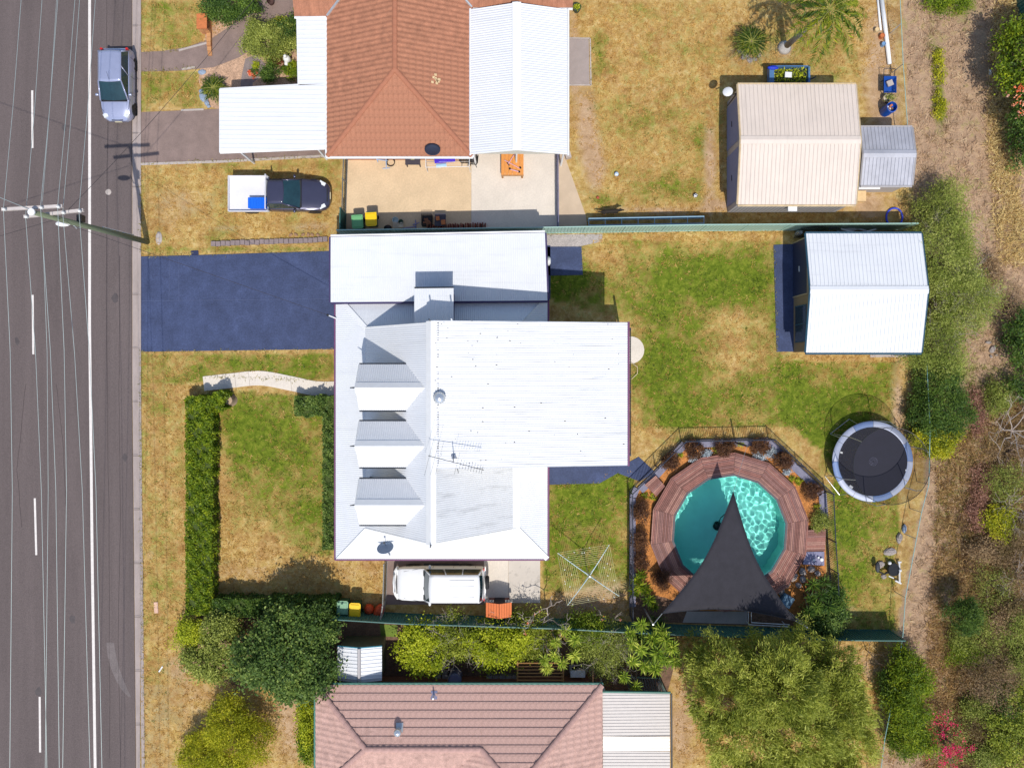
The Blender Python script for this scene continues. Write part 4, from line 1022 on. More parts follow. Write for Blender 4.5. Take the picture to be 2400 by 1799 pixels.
# ================================================================== FENCES
def steel_fence(name,label,pts,h,mat,group=None,gate=None):
    g = [P(*p) for p in pts]; mid = g[len(g)//2]
    t = thing(name,label,'fence',V((g[0].x,g[0].y,0)),group)
    me = {}
    for i in range(len(g)-1):
        a,b = g[i],g[i+1]; L_ = (b-a).length; n = max(1,round(L_/2.36)); d = (b-a).normalized(); s_ = V((-d.y,d.x,0))
        for k_ in range(n):
            p,q = a+(b-a)*(k_/n),a+(b-a)*((k_+1)/n); w = (q-p).length; mb = MB(); m = 12
            prev = None; rows = []
            for j in range(m):
                for f,o in ((0,0),(.62,0),(.74,1),(.88,1)): rows.append(((j+f)/m*w,o*.035))
            rows.append((w,0)); base = len(mb.v)
            for x,o in rows:
                for z_ in (.04,h-.03): c = p+d*x+s_*(o-.017); mb.v.append((c.x,c.y,z_))
            for j in range(len(rows)-1): mb.f.append((2*j,2*j+2,2*j+3,2*j+1))
            mb.build('panel',mat,t)
            MB().obox((p.x,p.y,h/2),.05,.06,h,math.atan2(d.y,d.x)).build('post',mat,t)
            r = MB(); m_ = (p+q)/2
            r.obox((m_.x,m_.y,h-.02),w,.05,.05,math.atan2(d.y,d.x)); r.build('rail',mat,t)
            r = MB(); r.obox((m_.x,m_.y,.05),w,.05,.06,math.atan2(d.y,d.x)); r.build('rail',mat,t)
    MB().obox((g[-1].x,g[-1].y,h/2),.05,.06,h).build('post',mat,t)
    return t
steel_fence('boundary_fence','long sage green steel fence between the white house and brown tiled house',[(806,553),(1275,547),(1640,541),(2112,538)],1.8,GREENFENCE)
steel_fence('boundary_fence','deep green steel fence along the shrubs and pool by the pink tiled house',[(793,1427),(953,1437),(1300,1448),(1569,1462),(1920,1474),(2083,1475)],1.8,DARKFENCE)
def bar_fence(name,label,pts,h,mat,sp=.1,post_at=None,zb=0.0,gap=2.4):
    g = [P(x,y,zb) for x,y in pts]; t = thing(name,label,'fence',V((g[0].x,g[0].y,zb)))
    done = set()
    for i in range(len(g)-1):
        a,b = g[i],g[i+1]; L_ = (b-a).length; n = max(1,round(L_/gap))
        for k_ in range(n):
            p,q = a.lerp(b,k_/n),a.lerp(b,(k_+1)/n); w = (q-p).length; mb = MB()
            for z_ in (zb+.1,zb+h-.05): mb.tube([V((p.x,p.y,z_)),V((q.x,q.y,z_))],.026,4)
            x = sp
            while x < w-.02:
                c = p.lerp(q,x/w); mb.tube([V((c.x,c.y,zb+.1)),V((c.x,c.y,zb+h))],.013,4); x += sp
            mb.build('panel',mat,t)
            MB().obox((p.x,p.y,zb+h/2+.02),.055,.055,h+.04).build('post',mat,t)
    MB().obox((g[-1].x,g[-1].y,zb+h/2+.02),.055,.055,h+.04).build('post',mat,t)
    return t
POOLFENCE = M('pool_fence_paint',S(60,66,82),.4,.06)
zf = .0
bar_fence('pool_fence','charcoal tubular pool fence around the mulch garden',[(1476,1440),(1475,1150),(1596,1030),(1800,1026),(1933,1150),(1938,1260),(1943,1330),(1948,1462)],1.25,POOLFENCE)
bar_fence('patio_fence','grey tubular fence across the pale patio',[(1305,365),(1306,540)],1.2,M('fence_violet',S(130,130,160),.4),.09)
bar_fence('patio_fence','thin wire gate fence at the beige patio end beside the ute',[(815,374),(813,430),(811,500)],1.1,M('fence_thin',S(110,120,125),.4),.12,gap=1.4)
steel_fence('side_fence','short green steel fence leaf behind the patio bins',[(811,500),(810,548)],1.5,DARKFENCE)
bar_fence('side_gate','grey steel gate between front lawn and the four wheel drive',[(908,1310),(905,1405),(900,1434)],1.25,M('gate_grey',S(165,165,160),.4),.1,gap=2.2)
# wire fence on the scrub side
def wire_fence(label,pts,h,railm):
    g = [P(x,y,h) for x,y in pts]; g = [V((p.x,p.y,0)) for p in g]
    t = thing('wire_fence',label,'fence',g[0])
    for i in range(len(g)-1):
        a,b = g[i],g[i+1]; n = max(1,round((b-a).length/2.8))
        for k_ in range(n):
            p,q = a.lerp(b,k_/n),a.lerp(b,(k_+1)/n)
            MB().tube([p,p+V((0,0,h))],.025,6).build('post',STEEL,t)
            MB().tube([p+V((0,0,h)),q+V((0,0,h))],.017,5).build('rail',railm,t)
            MB().add([p+V((0,0,.03)),q+V((0,0,.03)),q+V((0,0,h)),p+V((0,0,h))],[(0,1,2,3)]).build('mesh',meshmat('chain_wire',(.28,.30,.30),.16),t)
    MB().tube([g[-1],g[-1]+V((0,0,h))],.025,6).build('post',STEEL,t); return t
rl = M('rail_teal',S(150,195,190),.4,.06)
wire_fence('thin wire mesh fence between sandy strip and dry scrub',[(2108,-40),(2117,150),(2127,292)],1.25,rl)
wire_fence('thin wire mesh fence running past trampoline and rocks',[(2172,845),(2180,1000),(2177,1135),(2160,1200),(2148,1262),(2122,1400),(2116,1492)],1.25,rl)
wire_fence('thin wire mesh fence beside the dense green shrub',[(2114,1503),(2100,1590),(2088,1660),(2074,1730),(2060,1840)],1.25,rl)
# ================================================================== POOL
PT = thing('swimming_pool','round turquoise swimming pool under a dark shade sail','pool',V((POOLC.x,POOLC.y,0)))
LINER = M('pool_liner',(.42,.88,.80),.5,.06,1.2)
zw = .12
lo,hi,bt = ring(POOLR,.36),ring(POOLR+.06,.36),ring(POOLR,-1.15)
mb = MB()
n0 = len(mb.v); mb.v += [tuple(q) for q in lo+bt]
for i in range(NP): mb.f.append((i,NP+i,NP+(i+1)%NP,(i+1)%NP))
mb.build('wall',LINER,PT)
MB().poly([tuple(q) for q in bt]).build('floor',LINER,PT)
mb = MB(); mb.v += [tuple(q) for q in ring(POOLR-.01,.372)+ring(POOLR+.1,.372)+ring(POOLR-.01,.33)]
for i in range(NP): j=(i+1)%NP; mb.f += [(i,NP+i,NP+j,j),(2*NP+i,i,j,2*NP+j)]
mb.build('coping',M('coping_dark',S(96,88,92),.6),PT)
def water():
    n = 270; mb = MB(); r = POOLR; rr = np.random.default_rng(3)
    kx = [(k*math.cos(a),k*math.sin(a),rr.uniform(0,6),rr.uniform(.6,1.2)) for a,k in zip(rr.uniform(0,6.28,26),rr.uniform(12,29,26))]
    lim = [(q.x,q.y) for q in ring(r-.005,0)]
    xs = np.linspace(-r,r,n); X,Y = np.meshgrid(xs,xs)
    Z = np.zeros_like(X)
    for a,b,p,s_ in kx: Z += s_*np.sin(a*X+b*Y+p)/(a*a+b*b)*.58
    rad = np.hypot(X,Y); sc = np.where(rad>r*.985,r*.985/np.maximum(rad,1e-6),1)
    co = np.stack([POOLC.x+X,POOLC.y+Y,zw+Z],-1).reshape(-1,3)
    ii,jj = np.meshgrid(np.arange(n-1),np.arange(n-1)); a = (jj*n+ii).reshape(-1); q = np.stack([a,a+1,a+1+n,a+n],1)
    c = co[q].mean(1); poly = [(p_[0],p_[1]) for p_ in lim]
    keep = inpoly(c[:,0],c[:,1],[(p_.x,p_.y) for p_ in ring(r+.03,0)])
    mb.v = [tuple(v_) for v_ in co]; mb.f = [tuple(f_) for f_ in q[keep]]
    m,t,b = newmat('pool_water'); L = t.links.new
    gl = t.nodes.new('ShaderNodeBsdfRefraction'); gl.inputs['Roughness'].default_value = .0; gl.inputs['IOR'].default_value = 1.33; gl.inputs[0].default_value = (.74,1.0,.97,1)
    L(gl.outputs[0],t.nodes['Material Output'].inputs[0])
    o = mb.build('water',m,PT,smooth=True); o.cycles.is_caustics_caster = True
    for ch in PT.children:
        if ch.name.split('.')[0] in ('wall','floor'): ch.cycles.is_caustics_receiver = True
    sl.cycles.is_caustics_light = True
water()
def deck():
    t = thing('pool_deck','weathered brown timber deck ringing the pool','deck',V((POOLC.x,POOLC.y,0)))
    rin,rout,nb = POOLR+.1,DECKR,13
    fr = MB().prism([(q.x,q.y) for q in ring(rout-.02,0)],-.02,.02)
    i0,o0 = ring(rin,.30),ring(rout-.03,.30); i1,o1 = ring(rin,.02),ring(rout-.03,.02); sk = MB(); sk.v = [tuple(q) for q in i0+o0+i1+o1]
    for i in range(NP): j=(i+1)%NP; sk.f += [(i,NP+i,NP+j,j),(NP+i,3*NP+i,3*NP+j,NP+j),(i,j,2*NP+j,2*NP+i)]
    sk.build('joist_frame',DARKSTEEL,t)
    for k_ in range(nb):
        r0 = rin+(rout-rin)*k_/nb; r1 = rin+(rout-rin)*(k_+1)/nb-.017
        a0,a1 = ring(r0,.35),ring(r1,.35)
        for i in range(NP):
            j=(i+1)%NP; g_=.004
            MB().slab([a0[i].lerp(a0[j],g_),a0[i].lerp(a0[j],1-g_),a1[i].lerp(a1[j],1-g_),a1[i].lerp(a1[j],g_)],.03).build('board',random.choice(DW),t)
    def strip(c4,n,mat=None):
        a,b,c,d = [P(x,y,.33) for x,y in c4]
        for k_ in range(n):
            f0,f1 = k_/n,(k_+1)/n-.1/n
            MB().slab([a.lerp(d,f0),b.lerp(c,f0),b.lerp(c,f1),a.lerp(d,f1)],.03).build('board',random.choice(DW),t)
    strip([(1511,1136),(1537,1114),(1559,1139),(1539,1163)],9)
    strip([(1893,1242),(1936,1240),(1934,1291),(1890,1292)],11)
DW = [M('deck_wood_%s'%w_,S(*c),.7,.2,2.5,fine=.15,fscale=16) for w_,c in (('red',(158,106,94)),('grey',(148,106,98)),('brown',(134,90,80)),('pale',(172,126,112)))]
deck()
tag(edging('concrete_border',[(1482,1420),(1482,1165),(1492,1143)],.34,M('border_grey',S(135,133,152),.8),.12),'blue grey concrete border inside the pool fence',kind='structure')
tag(edging('concrete_border',[(1500,1148),(1533,1117),(1604,1040),(1800,1034),(1926,1155),(1932,1230)],.42,M('border_grey',S(120,118,140),.8),.12),'blue grey concrete border following the pool fence corners',kind='structure')
t = thing('filter_slab','grey slab with small pool filter fittings by the deck','slab',P(1910,1308))
MB().prism(W2([(1888,1293),(1932,1292),(1932,1325),(1882,1322)],.3),0,.3).build('slab',M('slab_violet',S(140,138,165),.8),t)
for x,y,r_,h_ in ((1924,1310,.09,.14),(1907,1311,.06,.08),(1917,1305,.05,.12)):
    p = P(x,y,.3); MB().lathe((p.x,p.y,.3),[(r_,0),(r_,h_),(0,h_)],12).build('fitting',WHITE_PAINT,t)
p = P(1678,1230,-1.05)
t = thing('pool_cleaner','dark pool cleaner on the pool floor beside the sail','pool cleaner',V((P(1678,1230,-1.1).x,P(1678,1230,-1.1).y,-1.14)))
b0 = t.location; MB().lathe(b0+V((0,0,.02)),[(0,0),(.22,.02),(.26,.08),(.15,.2),(0,.22)],14).build('body',BLACK,t,smooth=True)
mb = MB(); mb.tube([b0+V((0,0,.15)),b0+V((.1,.5,.3)),b0+V((.5,.9,.6)),b0+V((.6,1.3,1.0))],.03,6); mb.build('hose',DARKSTEEL,t,smooth=True)
# shade sail
def sail():
    ap,bl,br = P(1718.6,1152.7,2.65),P(1552,1437,2.7),P(1864,1454,2.55)
    t = thing('shade_sail','charcoal triangular shade sail stretched over the pool','shade sail',V((ap.x,ap.y,0)))
    n = 22; mb = MB(); idx = {}
    cen = (ap+bl+br)/3
    def pt(i,j):
        k_ = n-i-j; a,b,c = k_/n,i/n,j/n
        p = ap*a+bl*b+br*c
        sag = 4*(a*b)*.05+4*(b*c)*.15+4*(a*c)*.07
        # edges are cut hollow: pull toward the middle
        ed = (a*b)*4*(1-c)*.23+(b*c)*4*(1-a)*.17+(a*c)*4*(1-b)*.23
        p = p.lerp(cen,ed); p.z -= a*b*c*5.0*.25+ (b*c)*.5
        return p
    for i in range(n+1):
        for j in range(n+1-i): idx[(i,j)] = len(mb.v); mb.v.append(tuple(pt(i,j)))
    for i in range(n):
        for j in range(n-i):
            mb.f.append((idx[(i,j)],idx[(i+1,j)],idx[(i,j+1)]))
            if i+j < n-1: mb.f.append((idx[(i+1,j)],idx[(i+1,j+1)],idx[(i,j+1)]))
    m = M('sail_cloth',S(50,48,55),.85,.18,2,fine=.12,fscale=40)
    o = mb.build('canopy',m,t,smooth=True)
    so_ = o.modifiers.new('th','SOLIDIFY'); so_.thickness = .006
    mb = MB(); mb.tube([V(mb_) for mb_ in [pt(i,0) for i in range(n+1)]],.015,4); mb.tube([pt(0,j) for j in range(n+1)],.015,4); mb.tube([pt(i,n-i) for i in range(n+1)],.015,4)
    mb.build('edge_cable',DARKSTEEL,t)
    for q,g_ in ((bl,P(1531,1463,2.75)),(br,P(1892,1470,2.75))):
        top_ = V((g_.x,g_.y,2.75)); MB().tube([V((g_.x,g_.y,0)),top_],.045,8).build('post',STEEL,t); MB().tube([q,top_],.014,4).build('tie',STEEL,t)
    g_ = P(1722,1036); MB().tube([V((g_.x,g_.y,0)),V((g_.x,g_.y,2.3))],.05,8).build('post',DARKSTEEL,t); MB().tube([ap,V((g_.x,g_.y,2.25))],.008,4).build('tie',STEEL,t)
sail()
t = thing('pool_pipe','white double bend of pool pipe by the dark fence under the sail','pipe',P(1765,1450))
for o_ in (0,1):
    z = .55; off = 7*o_
    MB().tube([P(1754+off,1425,z),P(1754+off,1463-off*.7,z),P(1850,1468-off*.7,z)],.025,6).build('pipe',WHITE_PAINT,t)
for x in (1756,1840): p = P(x,1462,.5); MB().tube([V((p.x,p.y,0)),V((p.x,p.y,.55))],.02,5).build('leg',WHITE_PAINT,t)
single(MB().obox(P(1846,1409,.5)-V((0,0,.25)),.55,.62,.5,R(-30)),'pump_box',M('pump_blue',S(90,130,160),.5),'blue grey pump box half under the shade sail edge','box')
flat('service_slab',[(1610,1432),(1752,1432),(1752,1462),(1600,1458)],.03,GREYCON,'grey concrete slab under the sail edge by the fence')
# ================================================================== TRAMPOLINE
def trampoline():
    zc = .9; c = P(2045.6,1081,zc); r = 2.16; t = thing('trampoline','round trampoline with pale padding and dark safety net','trampoline',V((c.x,c.y,0)))
    MB().lathe((c.x,c.y,zc-.02),[(0,0),(r-.3,0),(r-.3,.012),(0,.012)],48).build('mat',M('tramp_mat',S(30,30,46),.7,.12,3,fine=.15),t)
    pm = [M('pad_white',S(196,202,222,.85),.5,.08),M('pad_blue',S(130,152,196,.85),.5,.06)]
    ns = 12
    for k_ in range(ns):
        mb = MB(); m = 6
        for j in range(m+1):
            a = 2*math.pi*(k_+j/m*.985)/ns
            for rr,zz_ in ((r-.32,zc+.01),(r-.28,zc+.045),(r-.04,zc+.045),(r+.0,zc-.02)): mb.v.append((c.x+rr*math.cos(a),c.y+rr*math.sin(a),zz_))
        for j in range(m):
            for q in range(3): mb.f.append((j*4+q,j*4+q+1,j*4+4+q+1,j*4+4+q))
        mb.build('pad',pm[0 if k_%3 else 1],t,smooth=True)
    mb = MB(); mb.tube([(c.x+(r-.05)*math.cos(2*math.pi*k_/40),c.y+(r-.05)*math.sin(2*math.pi*k_/40),zc-.05) for k_ in range(41)],.03,6); mb.build('frame_ring',STEEL,t)
    zt = 3.0; mb = MB(); n = 48; rt = r-.2
    for k_ in range(n):
        a = 2*math.pi*k_/n
        for zz_,rr in ((zc+.05,r-.28),(zt,rt)): mb.v.append((c.x+rr*math.cos(a),c.y+rr*math.sin(a),zz_))
    for k_ in range(n): j=(k_+1)%n; mb.f.append((2*k_,2*j,2*j+1,2*k_+1))
    mb.build('safety_net',meshmat('net_black',(.012,.012,.016),.35),t)
    mb = MB(); mb.tube([(c.x+rt*math.cos(2*math.pi*k_/48),c.y+rt*math.sin(2*math.pi*k_/48),zt) for k_ in range(49)],.016,5); mb.build('net_ring',BLACK,t)
    for k_ in range(6):
        a = 2*math.pi*(k_+.35)/6; ux,uy = math.cos(a),math.sin(a)
        MB().tube([(c.x+(r+.06)*ux,c.y+(r+.06)*uy,.1),(c.x+(r+.04)*ux,c.y+(r+.04)*uy,2.1),(c.x+rt*ux,c.y+rt*uy,zt)],.022,6).build('net_pole',STEEL,t)
    for k_ in range(4):
        a = 2*math.pi*(k_+.42)/4; b = .28; p0,p1 = [(c.x+(r-.02)*math.cos(a+s_*b),c.y+(r-.02)*math.sin(a+s_*b)) for s_ in (-1,1)]; q0,q1 = [(c.x+(r+.22)*math.cos(a+s_*b),c.y+(r+.22)*math.sin(a+s_*b)) for s_ in (-1,1)]
        MB().tube([(*p0,zc-.05),(*q0,.03),(*q1,.03),(*p1,zc-.05)],.025,6).build('leg',STEEL,t)
    for rr in (.09,.16,.22):
        MB().tube([(c.x+.03+rr*math.cos(2*math.pi*k_/28),c.y+.0+rr*math.sin(2*math.pi*k_/28),zc-.004) for k_ in range(29)],.006,4).build('printed_ring',M('ring_grey',S(110,110,130),.7),t)
    for x,y in ((1972,1060),(2125,1102)): p = P(x,y,zc); MB().obox(p+V((0,0,.0)),.09,.14,.02,R(70)).build('patch',WHITE_PAINT,t)
    single(MB().obox(P(1994,1140,zc)+V((0,0,.02)),.2,.12,.05,R(-35)),'white_toy',WHITE_PAINT,'small white toy lying on the trampoline mat','toy')
trampoline()
# ================================================================== CLOTHES HOIST
def hoist():
    zt = 1.95; g = P(1374,1329); c = V((g.x,g.y,zt-.1))
    t = thing('clothes_hoist','rotary clothes hoist with pegs on its lines on back lawn','clothesline',g)
    MB().tube([g,c+V((0,0,.1))],.03,8).build('mast',STEEL,t); MB().lathe((g.x,g.y,zt-.25),[(.07,0),(.07,.2),(.04,.3)],10).build('hub',STEEL,t)
    tips = [P(1306.5,1295,zt),P(1428,1275.7,zt),P(1451.5,1396.4,zt),P(1330,1418,zt)]
    for q in tips:
        MB().tube([c+V((0,0,-.02)),c.lerp(q,.5)+V((0,0,.02)),q],.022,6,.016).build('arm',M('arm_silver',S(190,215,222),.4),t); MB().tube([V((g.x,g.y,1.45)),c.lerp(q,.3)],.014,5).build('strut',STEEL,t)
    lm = M('line_cream',S(215,205,150),.6)
    for i in range(4):
        a,b = tips[i],tips[(i+1)%4]
        for k_ in range(9):
            f = .42+.58*k_/8; MB().tube([c.lerp(a,f)+V((0,0,.02)),c.lerp(b,f)+V((0,0,.02))],.008,4).build('line',lm,t)
    mb = MB(); pegs = [(0,.3,7),(0,.45,6),(0,.5,6),(0,.62,8),(1,.3,5),(1,.45,6),(1,.6,4),(1,.7,7),(1,.35,3),(2,.3,8),(2,.6,7),(3,.3,5),(3,.4,7),(3,.45,7),(3,.6,3),(3,.7,6),(2,.9,8),(2,.1,8),(0,.1,5)]
    for s_,f,k_ in pegs:
        fr_ = .42+.58*k_/8; p = c.lerp(tips[s_],fr_).lerp(c.lerp(tips[(s_+1)%4],fr_),f); MB().obox(p+V((0,0,-.03)),.035,.06,.09,random.random()*3).build('peg',WHITE_PAINT,t)
hoist()
# ================================================================== VEHICLES
def loft(mb, st, n=14):
    "st: (x, half width, z top, z bottom)"
    base = len(mb.v); prof = []
    for x,w,zt,zb in st:
        h = zt-zb
        pts = [(-w*.86,zb),(-w*.97,zb+h*.12),(-w,zb+h*.45),(-w*.985,zb+h*.74),(-w*.93,zb+h*.93),(-w*.8,zt),(-w*.4,zt+.018),(0,zt+.025),
               (w*.4,zt+.018),(w*.8,zt),(w*.93,zb+h*.93),(w*.985,zb+h*.74),(w,zb+h*.45),(w*.97,zb+h*.12),(w*.86,zb)]
        for y,z in pts: mb.v.append((x,y,z))
    m = 15
    for i in range(len(st)-1):
        for k_ in range(m):
            j=(k_+1)%m; mb.f.append((base+i*m+k_,base+(i+1)*m+k_,base+(i+1)*m+j,base+i*m+j))
    mb.f.append(tuple(base+k_ for k_ in range(m))); mb.f.append(tuple(base+(len(st)-1)*m+k_ for k_ in range(m-1,-1,-1)))
    return mb
def lerp(a,b,f): return tuple(a[i]+(b[i]-a[i])*f for i in range(3))
def vehicle(name,label,cat,loc,rz,paint,st,cab,wheels,wr,ww,track,lamps=None,sides=2):
    "cab: belt rear x, belt front x, belt half width, belt z, roof rear x, roof front x, roof half width, roof z"
    t = thing(name,label,cat,loc,rz=rz)
    body = loft(MB(),st).build('body',paint,t,smooth=True,local=True,sharp=38)
    xr0,xf0,wb,zb,xr1,xf1,wr_,zr = cab
    B = {(-1,-1):(xr0,-wb,zb),(-1,1):(xr0,wb,zb),(1,-1):(xf0,-wb,zb),(1,1):(xf0,wb,zb)}
    T = {(-1,-1):(xr1,-wr_,zr),(-1,1):(xr1,wr_,zr),(1,-1):(xf1,-wr_,zr),(1,1):(xf1,wr_,zr)}
    def quad(nm,a,b,c,d,n=4,bow=0):
        mb = MB()
        for i in range(n+1):
            for j in range(n+1):
                p = lerp(lerp(a,b,i/n),lerp(d,c,i/n),j/n); q = 4*(i/n)*(1-i/n)*bow
                mb.v.append((p[0]+q,p[1],p[2]))
        for i in range(n):
            for j in range(n): mb.f.append((i*(n+1)+j,(i+1)*(n+1)+j,(i+1)*(n+1)+j+1,i*(n+1)+j+1))
        return mb.build(nm,CARGLASS,t,smooth=True,local=True)
    quad('windscreen',B[(1,-1)],B[(1,1)],T[(1,1)],T[(1,-1)],bow=.07)
    quad('rear_window',B[(-1,1)],B[(-1,-1)],T[(-1,-1)],T[(-1,1)],bow=-.04)
    for s_ in (-1,1):
        a,b,c,d = B[(-1,s_)],B[(1,s_)],T[(1,s_)],T[(-1,s_)]
        for k_ in range(sides):
            f0,f1 = k_/sides+.015,(k_+1)/sides-.015
            quad('side_window',lerp(a,b,f0),lerp(a,b,f1),lerp(d,c,f1),lerp(d,c,f0))
    mb = MB()
    for sx in (-1,1):
        for s_ in (-1,1): mb.tube([B[(sx,s_)],T[(sx,s_)]],.045,6,.04)
    for s_ in (-1,1):
        for k_ in range(1,sides): mb.tube([lerp(B[(-1,s_)],B[(1,s_)],k_/sides),lerp(T[(-1,s_)],T[(1,s_)],k_/sides)],.03,5)
    mb.build('pillar',paint,t,smooth=True,local=True)
    mb = MB(); n,m = 10,8
    for i in range(n+1):
        for j in range(m+1):
            f,g_ = i/n,j/m; x = xr1-.02+(xf1-xr1+.04)*f + .05*math.sin(math.pi*g_)*(f*2-1)
            y = (-1+2*g_)*(wr_+.015); e = min(f,1-f)*2
            mb.v.append((x,y,zr+.012+.045*math.sin(math.pi*g_)**.6*min(1,.35+e*1.2)))
    for i in range(n):
        for j in range(m): mb.f.append((i*(m+1)+j,(i+1)*(m+1)+j,(i+1)*(m+1)+j+1,i*(m+1)+j+1))
    ro = mb.build('roof',paint,t,smooth=True,local=True)
    so_ = ro.modifiers.new('th','SOLIDIFY'); so_.thickness = .03
    MB().obox((xf0+.03,0,zb+.012),.09,wb*1.85,.03).build('cowl',BLACK,t,local=True)
    for s_ in (-1,1):
        MB().tube([(xf0-.05,s_*(wb+.06),zb-.05),(xf0+.4,s_*(wb+.0),zb-.03),(st[-3][0]-.1,s_*st[-3][1]*.8,st[-3][2]+.012)],.008,4).build('panel_gap',BLACK,t,local=True)
        for f in (.12,.5,.86): x = xr0+(xf0-xr0)*f; w_ = np.interp(x,[q[0] for q in st],[q[1] for q in st]); MB().tube([(x,s_*(w_+.002),zb-.55),(x,s_*(w_*.985+.004),zb-.12)],.008,4).build('panel_gap',BLACK,t,local=True)
    for x in wheels:
        for s_ in (-1,1):
            y = s_*track
            MB().lathe((x,y+s_*.005,wr+.0),[(wr*1.16,-.02),(wr*1.16,.015),(0,.015)],20,(0,s_,0)).build('wheel_arch',BLACK,t,local=True)
            w = MB().lathe((x,y-s_*(ww-.03),wr),[(wr*.62,0),(wr*.95,.0),(wr,.03),(wr,ww-.03),(wr*.95,ww),(wr*.64,ww),(wr*.6,ww-.03)],24,(0,s_,0)).build('wheel',RUBBER,t,smooth=True,local=True,sharp=50)
            MB().lathe((x,y+s_*.0,wr),[(wr*.63,0),(wr*.6,.015),(wr*.2,.0),(wr*.15,.02),(0,.02)],16,(0,s_,0)).build('rim',M('alloy',(.45,.46,.48),.35,.1,8,metal=.6),w,local=True)
    for s_ in (-1,1):
        MB().ell((xf0-.28,s_*(wb+.14),zb+.07),.08,.12,.07,8,5).build('mirror',paint,t,smooth=True,local=True)
    return t
def lamp(t,name,c,s,mat,rz=0): MB().obox(c,*s,rz).build(name,mat,t,local=True)
LAMP = M('lamp_glass',(.75,.77,.78),.1,.1,8,spec=.8); TAIL = M('tail_lamp',(.55,.02,.02),.2,.1,8)
PLATE = M('number_plate',S(235,225,190,.8),.5,.05)
SILVER = M('silver_blue_paint',S(172,178,206,.9),.26,.04,3,metal=.35,coat=.6)
st = [(-1.93,.60,.58,.36),(-1.88,.76,.86,.26),(-1.72,.81,.96,.2),(-1.2,.83,.97,.18),(-.3,.835,.95,.18),(.5,.835,.93,.18),(.85,.825,.92,.18),(1.3,.80,.83,.2),(1.62,.75,.74,.22),(1.8,.66,.64,.26),(1.9,.5,.55,.32)]
c = V((-21.28,15.55,-.12))
t = vehicle('hatchback_car','silver blue hatchback parked on the road by the kerb','car',c,R(-90),SILVER,st,(-1.72,.92,.74,.93,-1.50,.05,.60,1.43),(-1.2,1.2),.3,.19,.79)
for s_ in (-1,1):
    lamp(t,'headlight',(1.66,s_*.56,.70),(.22,.24,.12),LAMP,-s_*.5); lamp(t,'tail_light',(-1.82,s_*.68,.86),(.1,.12,.26),TAIL,s_*.3)
lamp(t,'number_plate',(1.93,0,.45),(.02,.37,.12),PLATE); lamp(t,'number_plate',(-1.94,0,.6),(.02,.37,.12),PLATE); lamp(t,'grille',(1.86,0,.58),(.06,.6,.06),BLACK)
MB().tube([(.02,0,1.48),(-.3,-.0,1.75)],.008,4).build('aerial',BLACK,t,local=True)
# ute
NAVY = M('graphite_paint',S(74,74,96,.9),.22,.06,3,metal=.4,coat=.8)
st = [(-.75,.80,.95,.3),(-.6,.86,.97,.24),(.2,.88,.96,.2),(.75,.885,.95,.2),(1.0,.88,.94,.2),(1.6,.87,.87,.2),(2.1,.84,.78,.22),(2.4,.76,.7,.25),(2.58,.6,.6,.3),(2.66,.4,.5,.36)]
p0,p1 = P(536,0,1.0).x,P(774.5,0,.5).x; yc = (P(0,412,1).y+P(0,494,1).y)/2
c = V((p1-2.66,yc-.02,0))
t = vehicle('utility_truck','dark graphite utility truck with white tray parked on dry grass','ute',c,0,NAVY,st,(-.72,1.15,.78,.96,-.42,.35,.62,1.45),(1.75,-1.65),.33,.22,.84,sides=1)
for s_ in (-1,1): lamp(t,'headlight',(2.28,s_*.62,.70),(.34,.18,.1),LAMP,-s_*.5)
lamp(t,'number_plate',(2.66,0,.5),(.03,.37,.12),PLATE); lamp(t,'grille',(2.52,0,.62),(.05,.7,.1),BLACK)
x0 = p0-c.x; x1 = P(628,0,1.0).x-c.x; TRAYW = M('tray_white',S(236,234,238,.86),.5,.05,2)
tb = MB().box(x0,x1,-.93,.93,.78,.86).build('tray',TRAYW,t,local=True)
for a in ((x0,x1,-.95,-.92,.86,1.08),(x0,x1,.92,.95,.86,1.08),(x0-.02,x0+.01,-.95,.95,.86,1.08)): MB().box(*a).build('drop_side',TRAYW,tb,local=True)
mb = MB()
for y in (-.9,.9): mb.tube([(x1+.02,y,.8),(x1+.02,y,1.55)],.03,6)
for z_ in (1.1,1.55): mb.tube([(x1+.02,-.9,z_),(x1+.02,.9,z_)],.03,6)
mb.build('headboard',TRAYW,t,local=True)
mb = MB(); mb.box(x0+.1,-.6,-.4,.4,.45,.77); mb.build('chassis',BLACK,t,local=True)
q = thing('plastic_crate','bright blue lidded plastic crate lying in the white tray','crate',V(((P(581,0,1.2).x+P(625,0,1.2).x)/2,(P(0,463,1.2).y+P(0,488,1.2).y)/2,.86)))
BLUEP = M('blue_plastic',S(10,105,225,.9),.45,.06)
MB().obox((0,0,.16),.92,.52,.32).build('tub',BLUEP,q,local=True); l = MB().obox((0,0,.34),.98,.57,.05).build('lid',BLUEP,q,local=True)
for k_ in range(6): MB().obox((-.38+.152*k_,0,.375),.05,.48,.02).build('rib',BLUEP,l,local=True)
